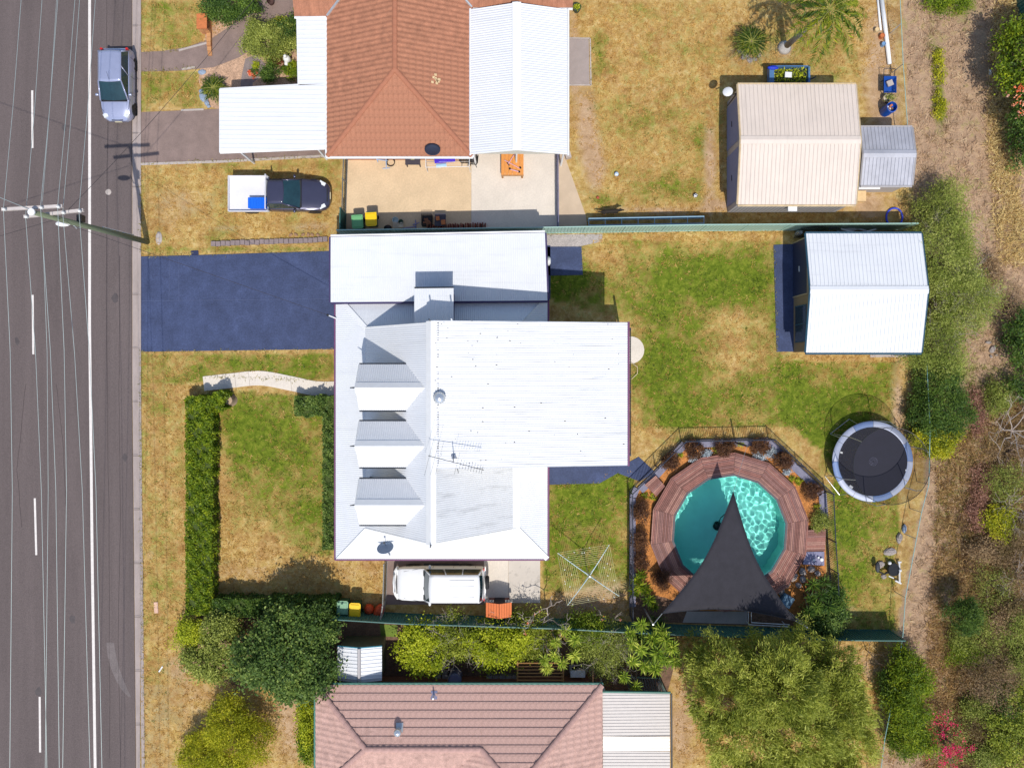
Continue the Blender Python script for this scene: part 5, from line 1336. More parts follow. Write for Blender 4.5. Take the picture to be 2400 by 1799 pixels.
# four wheel drive
WCAR = M('white_car_paint',(.80,.80,.80),.3,.03,2,coat=.5)
st = [(-2.38,.78,.92,.52),(-2.32,.88,1.08,.45),(-2.2,.9,1.12,.42),(-1.0,.91,1.12,.4),(.3,.91,1.12,.4),(.65,.91,1.12,.4),(1.5,.9,1.1,.42),(2.0,.88,1.05,.45),(2.2,.84,.95,.5),(2.3,.78,.82,.55)]
xf,xrr = P(928,0,.6).x,P(1138,0,.8).x; yc = (P(0,1319,0).y+P(0,1408,1.0).y)/2
t = vehicle('four_wheel_drive','white four wheel drive wagon parked beside the white house','car',V(((xf+xrr)/2-.03,yc,.03)),R(180),WCAR,st,(-2.28,.78,.84,1.1,-2.12,.42,.72,1.86),(-1.35,1.45),.38,.25,.86,sides=3)
MB().box(-2.46,-2.36,-.86,.86,.5,.68).build('bumper',WCAR,t,local=True); mb = MB(); mb.tube([(2.25,-.86,.6),(2.42,-.6,.6),(2.48,0,.6),(2.42,.6,.6),(2.25,.86,.6)],.09,8); mb.tube([(2.42,-.5,.62),(2.44,-.4,1.0),(2.44,.4,1.0),(2.42,.5,.62)],.035,6); mb.build('bull_bar',WCAR,t,smooth=True,local=True)
for s_ in (-1,1): lamp(t,'headlight',(2.24,s_*.62,.85),(.1,.26,.16),LAMP); lamp(t,'tail_light',(-2.37,s_*.8,.9),(.06,.12,.3),TAIL)
for k_ in range(4): MB().box(-1.9,-.6,-.45+.3*k_-.015,-.45+.3*k_+.015,1.91,1.935).build('roof_rib',WCAR,t,local=True)
for s_ in (-1,1): MB().box(-1.0,.9,s_*.9-.08,s_*.9+.08,.38,.42).build('side_step',BLACK,t,local=True)
mb = MB(); mb.tube([(.85,-.7,1.14),(.72,.0,1.2)],.012,4); mb.tube([(.85,.1,1.14),(.72,.7,1.2)],.012,4); mb.build('wiper',BLACK,t,local=True)
MB().lathe((-2.44,-.1,.95),[(.33,0),(.36,.04),(.36,.16),(.3,.2),(0,.2)],20,(-1,0,0)).build('spare_wheel',RUBBER,t,smooth=True,local=True,sharp=40)
# ================================================================== POLE AND WIRES
g = P(345,566); top = P(74,497,10.4)
t = thing('utility_pole','tall greenish timber power pole with two crossarms over the road','utility pole',g)
POLEM = M('treated_pole',S(120,130,105),.85,.15,5,stretch=(4,4,.4))
MB().tube([g-V((0,0,.3)),g.lerp(top,.5),top],.155,10,.105).build('shaft',POLEM,t,smooth=True)
MB().lathe(top+V((0,0,-.03)),[(.15,0),(.15,.07),(0,.09)],12).build('cap',M('pole_cap',(.75,.76,.76),.5),t)
AR = M('crossarm',S(205,195,190),.7,.2,4,stretch=(1,6,6))
a0,a1 = P(5,491,10.05),P(147,483,10.05); b0,b1 = P(57,508,9.2),P(196,492.5,9.2)
for a,b in ((a0,a1),(b0,b1)):
    d = b-a; MB().obox((a+b)/2,d.length,.13,.12,math.atan2(d.y,d.x)).build('crossarm',AR,t)
mb = MB()
INS = M('porcelain',(.75,.75,.74),.25,.05)
pinsA = [P(8,490,10.25),P(95,486,10.25),P(135,484,10.25)]; pinsB = [P(60,507.5,9.4),P(147,498,9.4),P(185,494,9.4)]
for q in pinsA+pinsB: MB().lathe(q-V((0,0,.16)),[(.03,0),(.07,.05),(.05,.09),(.075,.13),(.04,.19),(0,.2)],10).build('insulator',INS,t,smooth=True)
mb = MB(); s0 = g.lerp(top,.60); s1 = P(148,524,6.9); mb.tube([s0,s0+V((-.15,-.2,.5)),s1+V((.35,.1,.1))],.03,6); mb.build('lamp_arm',STEEL,t)
lc = s1; L_ = thing('street_lamp','pale oval street lamp head on the power pole','street lamp',lc)
MB().ell(lc,.36,.14,.1,14,8).build('head',WHITE_PAINT,L_,smooth=True); MB().ell(lc-V((0,0,.06)),.28,.11,.08,12,6).build('lens',M('lens',(.55,.56,.58),.2),L_,smooth=True)
MB().tube([g.lerp(top,.15)+V((.0,.17,0)),g.lerp(top,.45)+V((0,.15,0))],.03,6).build('conduit',WHITE_PAINT,t)
MB().obox(g.lerp(top,.66)+V((.12,.25,0)),.22,.3,.35).build('junction_box',BLACK,t)
def wire(label,pts,r=.011,mat=None,group=None):
    fine = []
    for i in range(len(pts)-1):
        for k_ in range(8):
            f = k_/8; fine.append(pts[i].lerp(pts[i+1],f))
    fine.append(pts[-1])
    single(MB().tube(fine,r*.8,5),'overhead_wire',mat or M('wire_bright',S(190,205,205,.7),.5,.05,metal=.2),label,'wire',group)
def span(pin,tx,by,bx,dz=.5):
    a = P(tx,0,pin.z-dz); d = (a-pin); top_ = pin+d*3.2; top_.z = pin.z+.1
    m_ = P(by[0],1150,pin.z-.8); b = P(bx,1799,pin.z-1.0); e = b+(b-m_)*2.2; e.z = pin.z
    n = []
    for f in (1,.75,.5,.31,.15): q = pin.lerp(top_,f); q.z = pin.z-dz*1.5*4*f*(1-f)*.8; n.append(q)
    return n+[pin.copy(),pin.lerp(m_,.5)-V((0,0,.15)),m_,b,e]
ws = [(pinsA[0],49,(29,),23),(pinsA[1],135,(131,),139),(pinsA[2],175,(156,),147),(pinsB[0],98,(97,),110),(pinsB[1],186,(193,),211),(pinsB[2],223,(225,),239)]
lb = ['high bright power wire from the crossarm end farthest from the kerb','high bright power wire from the middle of the upper crossarm','high bright power wire from the upper crossarm pin nearest the kerb','lower power wire from the crossarm pin beside the pole cap','lower power wire from the middle pin of the second crossarm','lower power wire from the second crossarm pin over the white line']
for (pin,tx,by,bx),l in zip(ws,lb): wire(l,span(pin,tx,by,bx),.013)
q = P(98,490,9.6); wire('bright wire running close beside the middle power wire',span(q,132,(113,),106),.011)
dk = M('wire_dark',S(60,55,58),.6,.05)
def sagline(a,b,s=.5): return [a.lerp(b,f)-V((0,0,4*f*(1-f)*s)) for f in (0,.2,.4,.6,.8,1)]
wire('dark service wire from the pole to the gutter of the white house',sagline(P(118,512,8.6),P(768,738,3.0),.4),.013,dk)
wire('dark service wire crossing the brown driveway toward the brown tiled house',sagline(P(160,492,9.0),P(560,40,5.0)*1.0,.3)+[P(700,-120,3.4)],.013,dk)
wire('pale stay wire running from pole cap out over the far lane',[P(74,493,10.2),P(0,463,10.0),P(-300,345,9.5)],.016)
wire('dark service wire leaving the pole toward the far side of the road',[P(128,515,8.3),P(0,553,8.0),P(-300,640,6.5)],.013,dk)
p = P(768,738,3.0); t = thing('service_bracket','small white bracket where the service wire meets the white house','bracket',V((p.x,p.y,2.6)))
MB().tube([p,P(788,746,2.7)],.03,6).build('arm',WHITE_PAINT,t); MB().lathe(p-V((0,0,.06)),[(.05,0),(.07,.06),(.03,.14),(0,.14)],8).build('insulator',BLACK,t)
# ================================================================== PATIO AND YARD OBJECTS
def bin_(label,px,py,rz,lid,group,body=None):
    g_ = P(px,py,1.0); g_.z = .03
    t = thing('wheelie_bin',label,'bin',g_,group,rz)
    body = body or M('bin_green',S(40,85,60),.55,.06)
    mb = MB(); mb.v = [(-.22,-.25,.08),(.22,-.25,.08),(.22,.25,.08),(-.22,.25,.08),(-.28,-.33,.98),(.28,-.33,.98),(.28,.33,.98),(-.28,.33,.98)]; mb.f = [(3,2,1,0),(4,5,6,7),(0,1,5,4),(1,2,6,5),(2,3,7,6),(3,0,4,7)]
    mb.build('body',body,t,local=True)
    mb = MB(); mb.prism([(-.3,-.30),(-.22,-.37),(.22,-.37),(.3,-.30),(.3,.36),(-.3,.36)],.985,1.03); mb.prism([(-.23,-.28),(.23,-.28),(.23,.28),(-.23,.28)],1.03,1.07); mb.build('lid',lid,t,local=True)
    MB().tube([(-.25,.4,.98),(.25,.4,.98)],.02,6).build('handle',body,t,local=True)
    for s_ in (-1,1): MB().lathe((s_*.24,.27,.1),[(.1,-.03),(.1,.03)],12,(1,0,0)).build('wheel',RUBBER,t,local=True)
LG = M('lid_green',S(112,178,120,.9),.5,.05); LY = M('lid_yellow',S(250,205,10,.9),.5,.04); LS = M('lid_sage',S(130,175,140,.9),.5,.05)
bin_('wheelie bin with green lid on the beige patio',838,520,R(4),LG,None); bin_('wheelie bin with yellow lid on the beige patio',870,514,R(3),LY,None)
bin_('wheelie bin with pale sage lid beside the shaded hedge',803,1423,R(178),LS,None); bin_('wheelie bin with yellow lid beside orange sacks',832,1428,R(178),LY,None)
SACK = M('orange_mesh_sack',S(210,82,40,.9),.7,.25,14,fine=.2)
for (px,py,rx,ry,a,l) in ((865,1427,.27,.29,.3,'squat round orange mesh sack next to the yellow lidded bin'),(888,1432,.27,.46,-.4,'long orange mesh sack leaning by the steel gate')):
    c_ = P(px,py,.3); mb = MB().ell((0,0,.3),rx,ry,.32,14,9,.08)
    o = tag(mb.build('orange_sack',SACK,None,smooth=True,base=(0,0,0)),l,'sack'); o.location = (c_.x,c_.y,.02); o.rotation_euler = (0,0,a)
# timber table with bicycle
c_ = P(1201,385,.75); t = thing('timber_table','square orange timber table on the pale patio','table',V((c_.x,c_.y,.028)))
for k_ in range(6): MB().obox((-.5+.2*k_,0,.72),.19,1.12,.04).build('tabletop_board',M('orange_timber',S(225,150,75,.9),.6,.15,5,stretch=(6,1,6)),t,local=True)
for sx in (-1,1):
    for sy in (-1,1): MB().obox((sx*.53,sy*.53,.35),.1,.1,.7).build('leg',TIMBER,t,local=True)
MB().obox((0,.585,.66),1.2,.05,.12).build('apron',TIMBER,t,local=True); MB().obox((0,-.585,.66),1.2,.05,.12).build('apron',TIMBER,t,local=True)
bt_ = thing('scooter','pink framed kick scooter lying on the orange table','scooter',V((c_.x,c_.y,.77)))
PK = M('pink_frame',S(225,180,200,.9),.4,.05)
MB().tube([(-.25,-.05,.06),(.0,.35,.08),(.12,.5,.1)],.02,6).build('stem',PK,bt_,local=True); MB().tube([(-.42,.2,.06),(.4,-.25,.06)],.02,6).build('deck',PK,bt_,local=True); MB().tube([(-.15,-.28,.06),(.33,-.42,.08)],.025,6).build('fork',PK,bt_,local=True)
MB().tube([(-.3,.08,.07),(-.16,-.1,.07)],.025,6).build('grip',BLACK,bt_,local=True)
for x,y in ((.36,-.42),(-.13,-.26),(.42,-.2)): MB().lathe((x,y,.05),[(.06,-.02),(.06,.02),(0,.02)],12,(.3,.5,.8)).build('wheel',BLACK,bt_,local=True)
# clothes airer with washing under the eave
a,b = P(998,392,1.1),P(1100,390,1.1); t = thing('clothes_airer','white wall clothes airer hung with blue washing under brown eave','clothes airer',V(((a.x+b.x)/2,a.y,.03)))
yb_ = P(0,366,1.1).y
for q in ([a,V((a.x,yb_,1.15))],[b,V((b.x,yb_,1.15))],[a,b]): MB().tube(q,.02,6).build('rail',WHITE_PAINT,t)
for k_ in range(1,4): y = a.y+(yb_-a.y)*k_/4; MB().tube([V((a.x,y,1.12)),V((b.x,y,1.12))],.006,4).build('line',WHITE_PAINT,t)
for x in (a.x,b.x): MB().tube([V((x,a.y,.03)),V((x,a.y,1.1))],.018,6).build('leg',WHITE_PAINT,t)
def cloth(label,p,w,l,mat,rz=0):
    mb = MB(); n = 8
    for i in range(n+1):
        for j in range(3): mb.v.append(((i/n-.5)*w,(j-1)*l/2,-.04*abs(j-1)-.1*(abs(j-1))+.015*math.sin(i*1.7)))
    for i in range(n):
        for j in range(2): mb.f.append((i*3+j,i*3+3+j,i*3+4+j,i*3+j+1))
    o = tag(mb.build('washing',mat,None,smooth=True,base=(0,0,0)),label,'washing'); o.location = p; o.rotation_euler = (0,0,rz)
cloth('deep blue cloth hung on the white airer',P(1042,373,1.2),1.1,.3,M('cloth_blue',S(70,40,190,.9),.8,.2,5),.08); cloth('pale blue cloth hung on the white airer',P(1034,386,1.2),.55,.22,M('cloth_pale',S(170,205,232,.9),.8,.1,5),.1)
def chair(label,px,py,rz):
    g_ = P(px,py,.4); g_.z = .03; t = thing('slatted_chair',label,'chair',g_,None,rz)
    for k_ in range(6): MB().obox((0,-.2+.08*k_,.42),.44,.05,.025).build('seat_slat',BLACK,t,local=True)
    for k_ in range(5): MB().obox((0,.25+.02*k_,.5+.09*k_),.44,.02,.06).build('back_slat',BLACK,t,local=True)
    for sx in (-1,1):
        for sy in (-1,1): MB().tube([(sx*.24,sy*.24,0),(sx*.22,sy*.2,.44)],.02,5).build('leg',BLACK,t,local=True)
        MB().tube([(sx*.24,-.22,.44),(sx*.24,-.2,.62),(sx*.24,.25,.62)],.018,5).build('arm',BLACK,t,local=True)
chair('black slatted chair at the end of the white airer',1092,374,R(90)); chair('second black slatted chair tucked close to the white airer rail',1107,377,R(-95))
DKG = M('charcoal_board',S(70,66,76),.6,.1)
c_ = P(968,376,.5); t = thing('work_bench','dark square workbench against the brown tiled house','bench',V((c_.x,c_.y,.03)))
MB().obox((0,0,.62),.8,.55,.04).build('top',DKG,t,local=True)
for sx in (-1,1):
    for sy in (-1,1): MB().obox((sx*.35,sy*.22,.3),.05,.05,.6).build('leg',DKG,t,local=True)
MB().obox((.0,.05,.67),.2,.14,.05).build('tin',M('khaki_tin',S(175,165,120),.6),t,local=True)
p = P(916,381,.06); mb = MB()
for k_ in range(4): mb.tube([(p.x+(.2+.008*k_)*math.cos(2*math.pi*i/20),p.y+(.2+.008*k_)*math.sin(2*math.pi*i/20),.06+.035*k_) for i in range(21)],.02,6)
single(mb,'coiled_hose',BLACK,'black coiled hose on the beige patio','hose')
c_ = P(893,378,.3); t = thing('sack_trolley','light blue tubular trolley beside the coiled hose','trolley',V((c_.x,c_.y,.03)))
BL = M('pale_blue_tube',S(165,190,225,.9),.4,.05)
for q in ([(-.25,.1,.25),(.35,.05,.2)],[(.25,-.35,.06),(.3,.3,.5)],[(.05,-.33,.04),(.45,-.3,.04)],[(-.2,.0,.04),(-.25,.25,.5)]): MB().tube(q,.022,6).build('tube',BL,t,local=True)
c_ = P(926,515,.3); t = thing('garden_statue_stack','stack of pale paving offcuts and pots on the patio edge','pots',V((P(930,527).x,P(930,527).y,.03)))
for k_ in range(5): MB().obox((-.14+.055*k_,-.06,.14),.035,.34,.24,.15).build('paver',M('offcut',S(220,200,175),.8,.1),t,local=True)
for k_ in range(3): MB().obox((.22,-.04,.05+.05*k_),.3,.26,.04,.1*k_).build('paver',M('offcut',S(220,200,175)),t,local=True)
for (px,py,r_,m,l) in ((927,516,.17,M('pale_pot',S(200,215,215),.4),'pale round pot behind the stacked pavers'),(940,520,.13,M('green_pot',S(70,110,90),.5),'small green pot behind the stacked pavers')):
    q = P(px,py,.2); single(MB().lathe((q.x,q.y,.03),[(r_*.7,0),(r_,.25),(r_*.9,.25),(r_*.6,.06),(0,.06)],16),'plant_pot',m,l,'pot',smooth=True,sharp=40)
q = P(909,534,.1); single(MB().ell((q.x,q.y,.1),.22,.17,.1,12,6),'dark_cushion',BLACK,'dark rounded cushion in the fence shade','cushion',smooth=True)
# brazier grill and slab table
c_ = P(1000,515,.5); t = thing('fire_basket','black wire fire basket with brown wood chunks','fire basket',V((c_.x,c_.y,.03)))
mb = MB()
for k_ in range(8):
    x = -.26+.075*k_; mb.tube([(x,-.3,.05),(x,-.3,.55)],.01,4); mb.tube([(x,.3,.05),(x,.3,.62)],.01,4)
for k_ in range(8):
    y = -.3+.085*k_
    for x in (-.27,.27): mb.tube([(x,y,.05),(x,y,.55)],.01,4)
for z_ in (.08,.3,.55): mb.tube([(-.27,-.3,z_),(.27,-.3,z_),(.27,.3,z_),(-.27,.3,z_),(-.27,-.3,z_)],.014,4)
mb.build('basket',BLACK,t,local=True); MB().obox((0,0,.05),.54,.6,.03).build('tray',BLACK,t,local=True)
for k_ in range(9): MB().obox((random.uniform(-.12,.15),random.uniform(-.24,.05),.2+.04*k_/3),.2,.09,.08,random.random()*3).build('log',M('log',S(150,100,70),.9,.25,8),t,local=True)
c_ = P(1032,515,.5); t = thing('slab_table','dark low table carrying two terracotta pieces','table',V((c_.x,c_.y,.03)))
MB().obox((0,.0,.48),.6,.68,.05).build('top',DKG,t,local=True)
for sx in (-1,1):
    for sy in (-1,1): MB().obox((sx*.25,sy*.28,.24),.05,.05,.46).build('leg',DKG,t,local=True)
for (dx,dy,r_,l) in ((-.13,.05,.1,'smaller terracotta block on the dark low table'),(.17,-.16,.12,'larger terracotta block on the dark low table')):
    single(MB().obox((c_.x+dx,c_.y+dy,.60),r_*1.9,r_*2.1,.14,.1),'terracotta_block',TERRACOTTA,l,'block')
t = thing('roof_tile_stack','row of spare red brown roof tiles by the sage fence','tile stack',P(1070,535))
p0_,p1_ = P(1004,535,.15),P(1138,530,.15)
for k_ in range(24):
    p = p0_.lerp(p1_,k_/23); MB().obox((p.x+random.uniform(-.02,.02),p.y+random.uniform(-.03,.03),.19),.06,.34,.32,0,Matrix.Rotation(random.uniform(-.25,.1),3,'Y')).build('tile',M('spare_tile',S(135,70,55),.8,.25,4),t)
c_ = P(965,530,.2); t = thing('folded_stand','grey folded metal stand lying by the fence','stand',V((c_.x,c_.y,.03)))
for q in ([(-.5,-.1,.05),(.25,.0,.1)],[(.2,-.2,.05),(.2,.35,.1)],[(.05,.1,.05),(.4,.2,.12)]): MB().tube(q,.03,6).build('bar',M('stand_grey',S(150,145,185),.4),t,local=True)
p = P(1331,363,.3); single(MB().obox((p.x,p.y,.2),.3,.35,.4,.3),'stone_block',GREYCON,'pale block at the corner of the wedge concrete','block')
# potted plant at the wing
p = P(1352,18,.3); t = thing('planter_tub','round dark tub of lime green plant beside the white patio roof','planter',V((p.x,p.y,0)))
MB().lathe((p.x,p.y,0),[(.18,0),(.24,.4),(.21,.4),(.2,.34),(0,.34)],16).build('tub',M('tub_green',S(60,80,70),.6),t,smooth=True,sharp=40)
pts = rng.normal(size=(160,3))*np.array([.09,.09,.06])+np.array([p.x,p.y,.42]); leafmesh('foliage',LEAF_LIME,pts,np.full(160,.09),rng.random(160),.5,.6,parent=t)
# balls
for (px,py,c1,l) in ((1445,408,S(150,195,235,.9),'pale blue and white ball on the dry lawn'),(1630,458,S(60,64,80,.9),'black and white ball near the roller doors')):
    p = P(px,py,.12); t = thing('soccer_ball',l,'ball',V((p.x,p.y,0)))
    MB().ell((p.x,p.y,.12),.12,.12,.12,18,12).build('shell',WHITE_PAINT,t,smooth=True)
    for k_ in range(7):
        d = V((math.cos(k_*2.4)*.75,math.sin(k_*2.4)*.75,.66 if k_%2 else .35)).normalized() if k_ else V((0,0,1))
        MB().lathe(V((p.x,p.y,.12))+d*.116,[(.045,0),(.04,.006),(0,.007)],5,d).build('patch',M('ball_'+('blue' if px<1500 else 'dark'),c1,.5,.05),t)
p = P(1401,463,.05); single(MB().ell((p.x,p.y,.06),.09,.09,.06,10,6),'red_toy',M('red_toy',S(180,85,60),.6),'small red toy lying in the grass near the dog','toy',smooth=True)
# long raised rack along the fence
a,b = P(1380,512,.75),P(1650,507,.75); yb_ = P(0,528,.75).y
t = thing('raised_rack','long pale blue steel rack with crossbars beside the sage fence','rack',V(((a.x+b.x)/2,a.y,0)))
RK = M('rack_blue',S(150,185,210,.9),.4,.06)
MB().tube([a,b],.035,6).build('rail',RK,t); MB().tube([V((a.x,yb_,.75)),V((b.x,yb_+.1,.75))],.03,6).build('rail',RK,t); MB().tube([V((a.x,a.y,.3)),V((b.x,b.y,.3))],.025,6).build('rail',RK,t)
MB().add([V((a.x,a.y-.02,.45)),V((b.x,b.y-.02,.45)),V((b.x,b.y-.02,.74)),V((a.x,a.y-.02,.74))],[(0,1,2,3)]).build('side_panel',M('rack_panel',S(70,120,150),.5),t)
for k_ in range(8):
    x = a.x+(b.x-a.x)*k_/7; y = a.y+(b.y-a.y)*k_/7
    MB().tube([(x,y,.74),(x,yb_,.74)],.02,5).build('crossbar',RK,t)
    for yy in (y,yb_): MB().tube([(x,yy,0),(x,yy,.75)],.02,5).build('leg',RK,t)
# box trailer
a = P(1799,193,.6); t = thing('box_trailer','blue grey box trailer loaded with green clippings behind the cream shed','trailer',V((P(1850,172).x,P(1850,172).y,0)))
TB = M('trailer_blue',S(80,120,165,.9),.5,.08); x0,x1,y0,y1 = P(1800,0,.6).x,P(1895,0,.6).x,P(0,215,.6).y,P(0,158,.6).y
MB().box(x0,x1,y0,y1,.42,.46).build('floor',DARKSTEEL,t)
for q in ((x0,x1,y1-.05,y1,.46,.85),(x0,x1,y0,y0+.05,.46,.85),(x0,x0+.25,y0,y1,.46,.85),(x1-.1,x1,y0,y1,.46,.85)): MB().box(*q).build('side',TB,t)
mb = MB(); mb.tube([(x1,(y0+y1)/2,.45),(x1+.45,(y0+y1)/2+.2,.45)],.04,6); mb.build('drawbar',DARKSTEEL,t)
for yy in (y0-.1,y1+.02): MB().lathe(((x0+x1)/2-.2,yy,.3),[(.15,0),(.3,.0),(.3,.12),(.15,.12)],18,(0,1,0)).build('wheel',RUBBER,t)
n = 700; pts = np.stack([rng.uniform(x0+.3,x1-.15,n),rng.uniform(y0+.5,y1-.1,n),rng.uniform(.5,.85,n)],-1); o = leafmesh('grass_clippings',LEAF_LIME,pts,.05+.12*rng.random(n),rng.random(n),.4,.4,base=(0,0,0),kind='stuff'); tag(o,'loose green clippings heaped in the blue grey trailer','clippings')
p = P(1848,175,.9); single(MB().obox((p.x,p.y,.87),.36,.28,.06,-.06),'foam_sheet',WHITE_PAINT,'white foam sheet on top of the trailer clippings','foam sheet')
p = P(1812,159,.9); single(MB().ell((p.x,p.y,.9),.3,.12,.09,10,6,.1),'blue_tarp',M('tarp',S(30,60,200,.9),.6,.2,8),'rumpled bright blue tarp over the trailer corner','tarp',smooth=True)
# pipes, barrow, drum
for i,(xa,ya,xb,yb2,r_,l) in enumerate(((2064,-30,2086,150,.11,'fat white plastic pipe lying along the sandy strip'),(2056,-30,2066,70,.06,'thin white plastic pipe lying against the fat one'))):
    single(MB().tube([P(xa,ya,.15)-V((0,0,.15-r_)),P(xb,yb2,.15)-V((0,0,.15-r_))],r_,10),'plastic_pipe',WHITE_PAINT,l,'pipe',smooth=True)
for (px,py,r_,m,l) in ((2055,71,.13,M('cream_tin',S(220,195,150),.6),'cream tin beside the white pipes'),(2067,85,.13,TERRACOTTA,'terracotta tin beside the white pipes'),(2070,104,.11,M('blue_tin',S(120,160,200),.5),'pale blue tin at the end of the white pipes')):
    q = P(px,py,.15); single(MB().lathe((q.x,q.y,0),[(r_,0),(r_,.25),(r_*.9,.25),(r_*.88,.2),(0,.2)],14),'paint_tin',m,l,'tin',smooth=True,sharp=40)
c_ = P(2083,200,.4); t = thing('wheelbarrow','blue tray wheelbarrow near the wire fence','wheelbarrow',V((c_.x,c_.y,0)))
BB = M('barrow_blue',S(30,80,165,.9),.45,.08)
mb = MB(); mb.v = [(-.2,-.3,.3),(.2,-.3,.3),(.2,.28,.3),(-.2,.28,.3),(-.33,-.45,.58),(.33,-.45,.58),(.33,.42,.58),(-.33,.42,.58)]; mb.f = [(0,1,2,3),(0,4,5,1),(1,5,6,2),(2,6,7,3),(3,7,4,0)]; tr_ = mb.build('tray',BB,t,local=True); sm_ = tr_.modifiers.new('s','SOLIDIFY'); sm_.thickness = .02
for sx in (-1,1): MB().tube([(sx*.08,-.75,.2),(sx*.25,-.2,.28),(sx*.3,.85,.5)],.02,6).build('handle',DARKSTEEL,t,local=True); MB().tube([(sx*.22,.3,.3),(sx*.24,.35,.0)],.018,5).build('leg',DARKSTEEL,t,local=True)
MB().tube([(-.3,.85,.5),(.3,.85,.5)],.018,5).build('crossbar',DARKSTEEL,t,local=True); MB().lathe((0,-.72,.19),[(.1,-.04),(.19,-.04),(.19,.04),(.1,.04)],16,(1,0,0)).build('wheel',RUBBER,t,local=True)
MB().obox((.05,.1,.42),.32,.3,.1,.4).build('rubble',GREYCON,t,local=True)
p = P(2083,256,.5); c_ = V((p.x,p.y,0)); t = thing('plastic_drum','open bright blue plastic drum full of rubbish','drum',c_)
MB().lathe(c_,[(.26,0),(.29,.25),(.27,.45),(.29,.65),(.28,.88),(.25,.9),(.24,.6),(0,.6)],22).build('barrel',M('drum_blue',S(20,85,185,.9),.4,.08),t,smooth=True,sharp=50)
for k_ in range(6): MB().obox(c_+V((random.uniform(-.14,.14),random.uniform(-.14,.14),.64+.03*k_)),.16,.1,.06,random.random()*3).build('rubbish',random.choice((WHITE_PAINT,TERRACOTTA,BARK)),t)
p = P(2084,230,.3); t = thing('planter_tub','pale pot with scruffy plant between barrow and drum','planter',V((p.x,p.y,0)))
MB().lathe((p.x-.12,p.y,0),[(.17,0),(.21,.35),(.18,.35),(.17,.3),(0,.3)],16).build('pot',M('pale_pot2',S(200,185,165),.7),t,smooth=True,sharp=40)
pts = rng.normal(size=(220,3))*np.array([.16,.12,.1])+np.array([p.x,p.y,.42]); leafmesh('foliage',LEAF_OLIVE,pts,np.full(220,.09),rng.random(220),.4,.4,parent=t)
p = P(2096,505,.06); mb = MB(); mb.tube([(p.x+.44*math.cos(R(a_)),p.y-.1+.5*math.sin(R(a_)),.07) for a_ in range(0,361,12)],.05,8)
single(mb,'play_hoop',M('hoop_blue',S(60,80,215,.9),.4,.06),'big blue plastic hoop leaning by the sage fence end','hoop',smooth=True)
# junk between fence and white shed
t = thing('mesh_frame','dark wire mesh frame leaning behind the white shed','frame',P(1905,548))
a,b = P(1878,535,1.2),P(1950,528,1.2)
for k_ in range(16): q = a.lerp(b,k_/15); MB().tube([q,q+V((.0,-.3,-1.1))],.012,4).build('bar',DARKSTEEL,t)
for s_ in (0,1): MB().tube([a+V((0,-.3*s_,-1.1*s_)),b+V((0,-.3*s_,-1.1*s_))],.02,4).build('rail',DARKSTEEL,t)
t = thing('scrap_pile','dark pile of scrap steel behind the white shed','scrap',P(1990,542))
for k_ in range(10): q = P(1960+random.uniform(0,120),540+random.uniform(-6,4),.5); MB().obox((q.x,q.y,.1+.08*k_),random.uniform(.4,1.2),.08,.06,random.uniform(-.3,.3)).build('bar',random.choice((DARKSTEEL,STEEL,TB)),t)
t = thing('gas_bottle','round grey bottle behind the white shed corner','gas bottle',P(1868,548)); g_ = t.location
MB().lathe(g_,[(.14,0),(.15,.1),(.15,.4),(.08,.5),(.04,.56),(0,.56)],14).build('body',STEEL,t,smooth=True); MB().lathe(g_+V((0,0,.52)),[(.09,0),(.09,.1)],10).build('collar',STEEL,t)
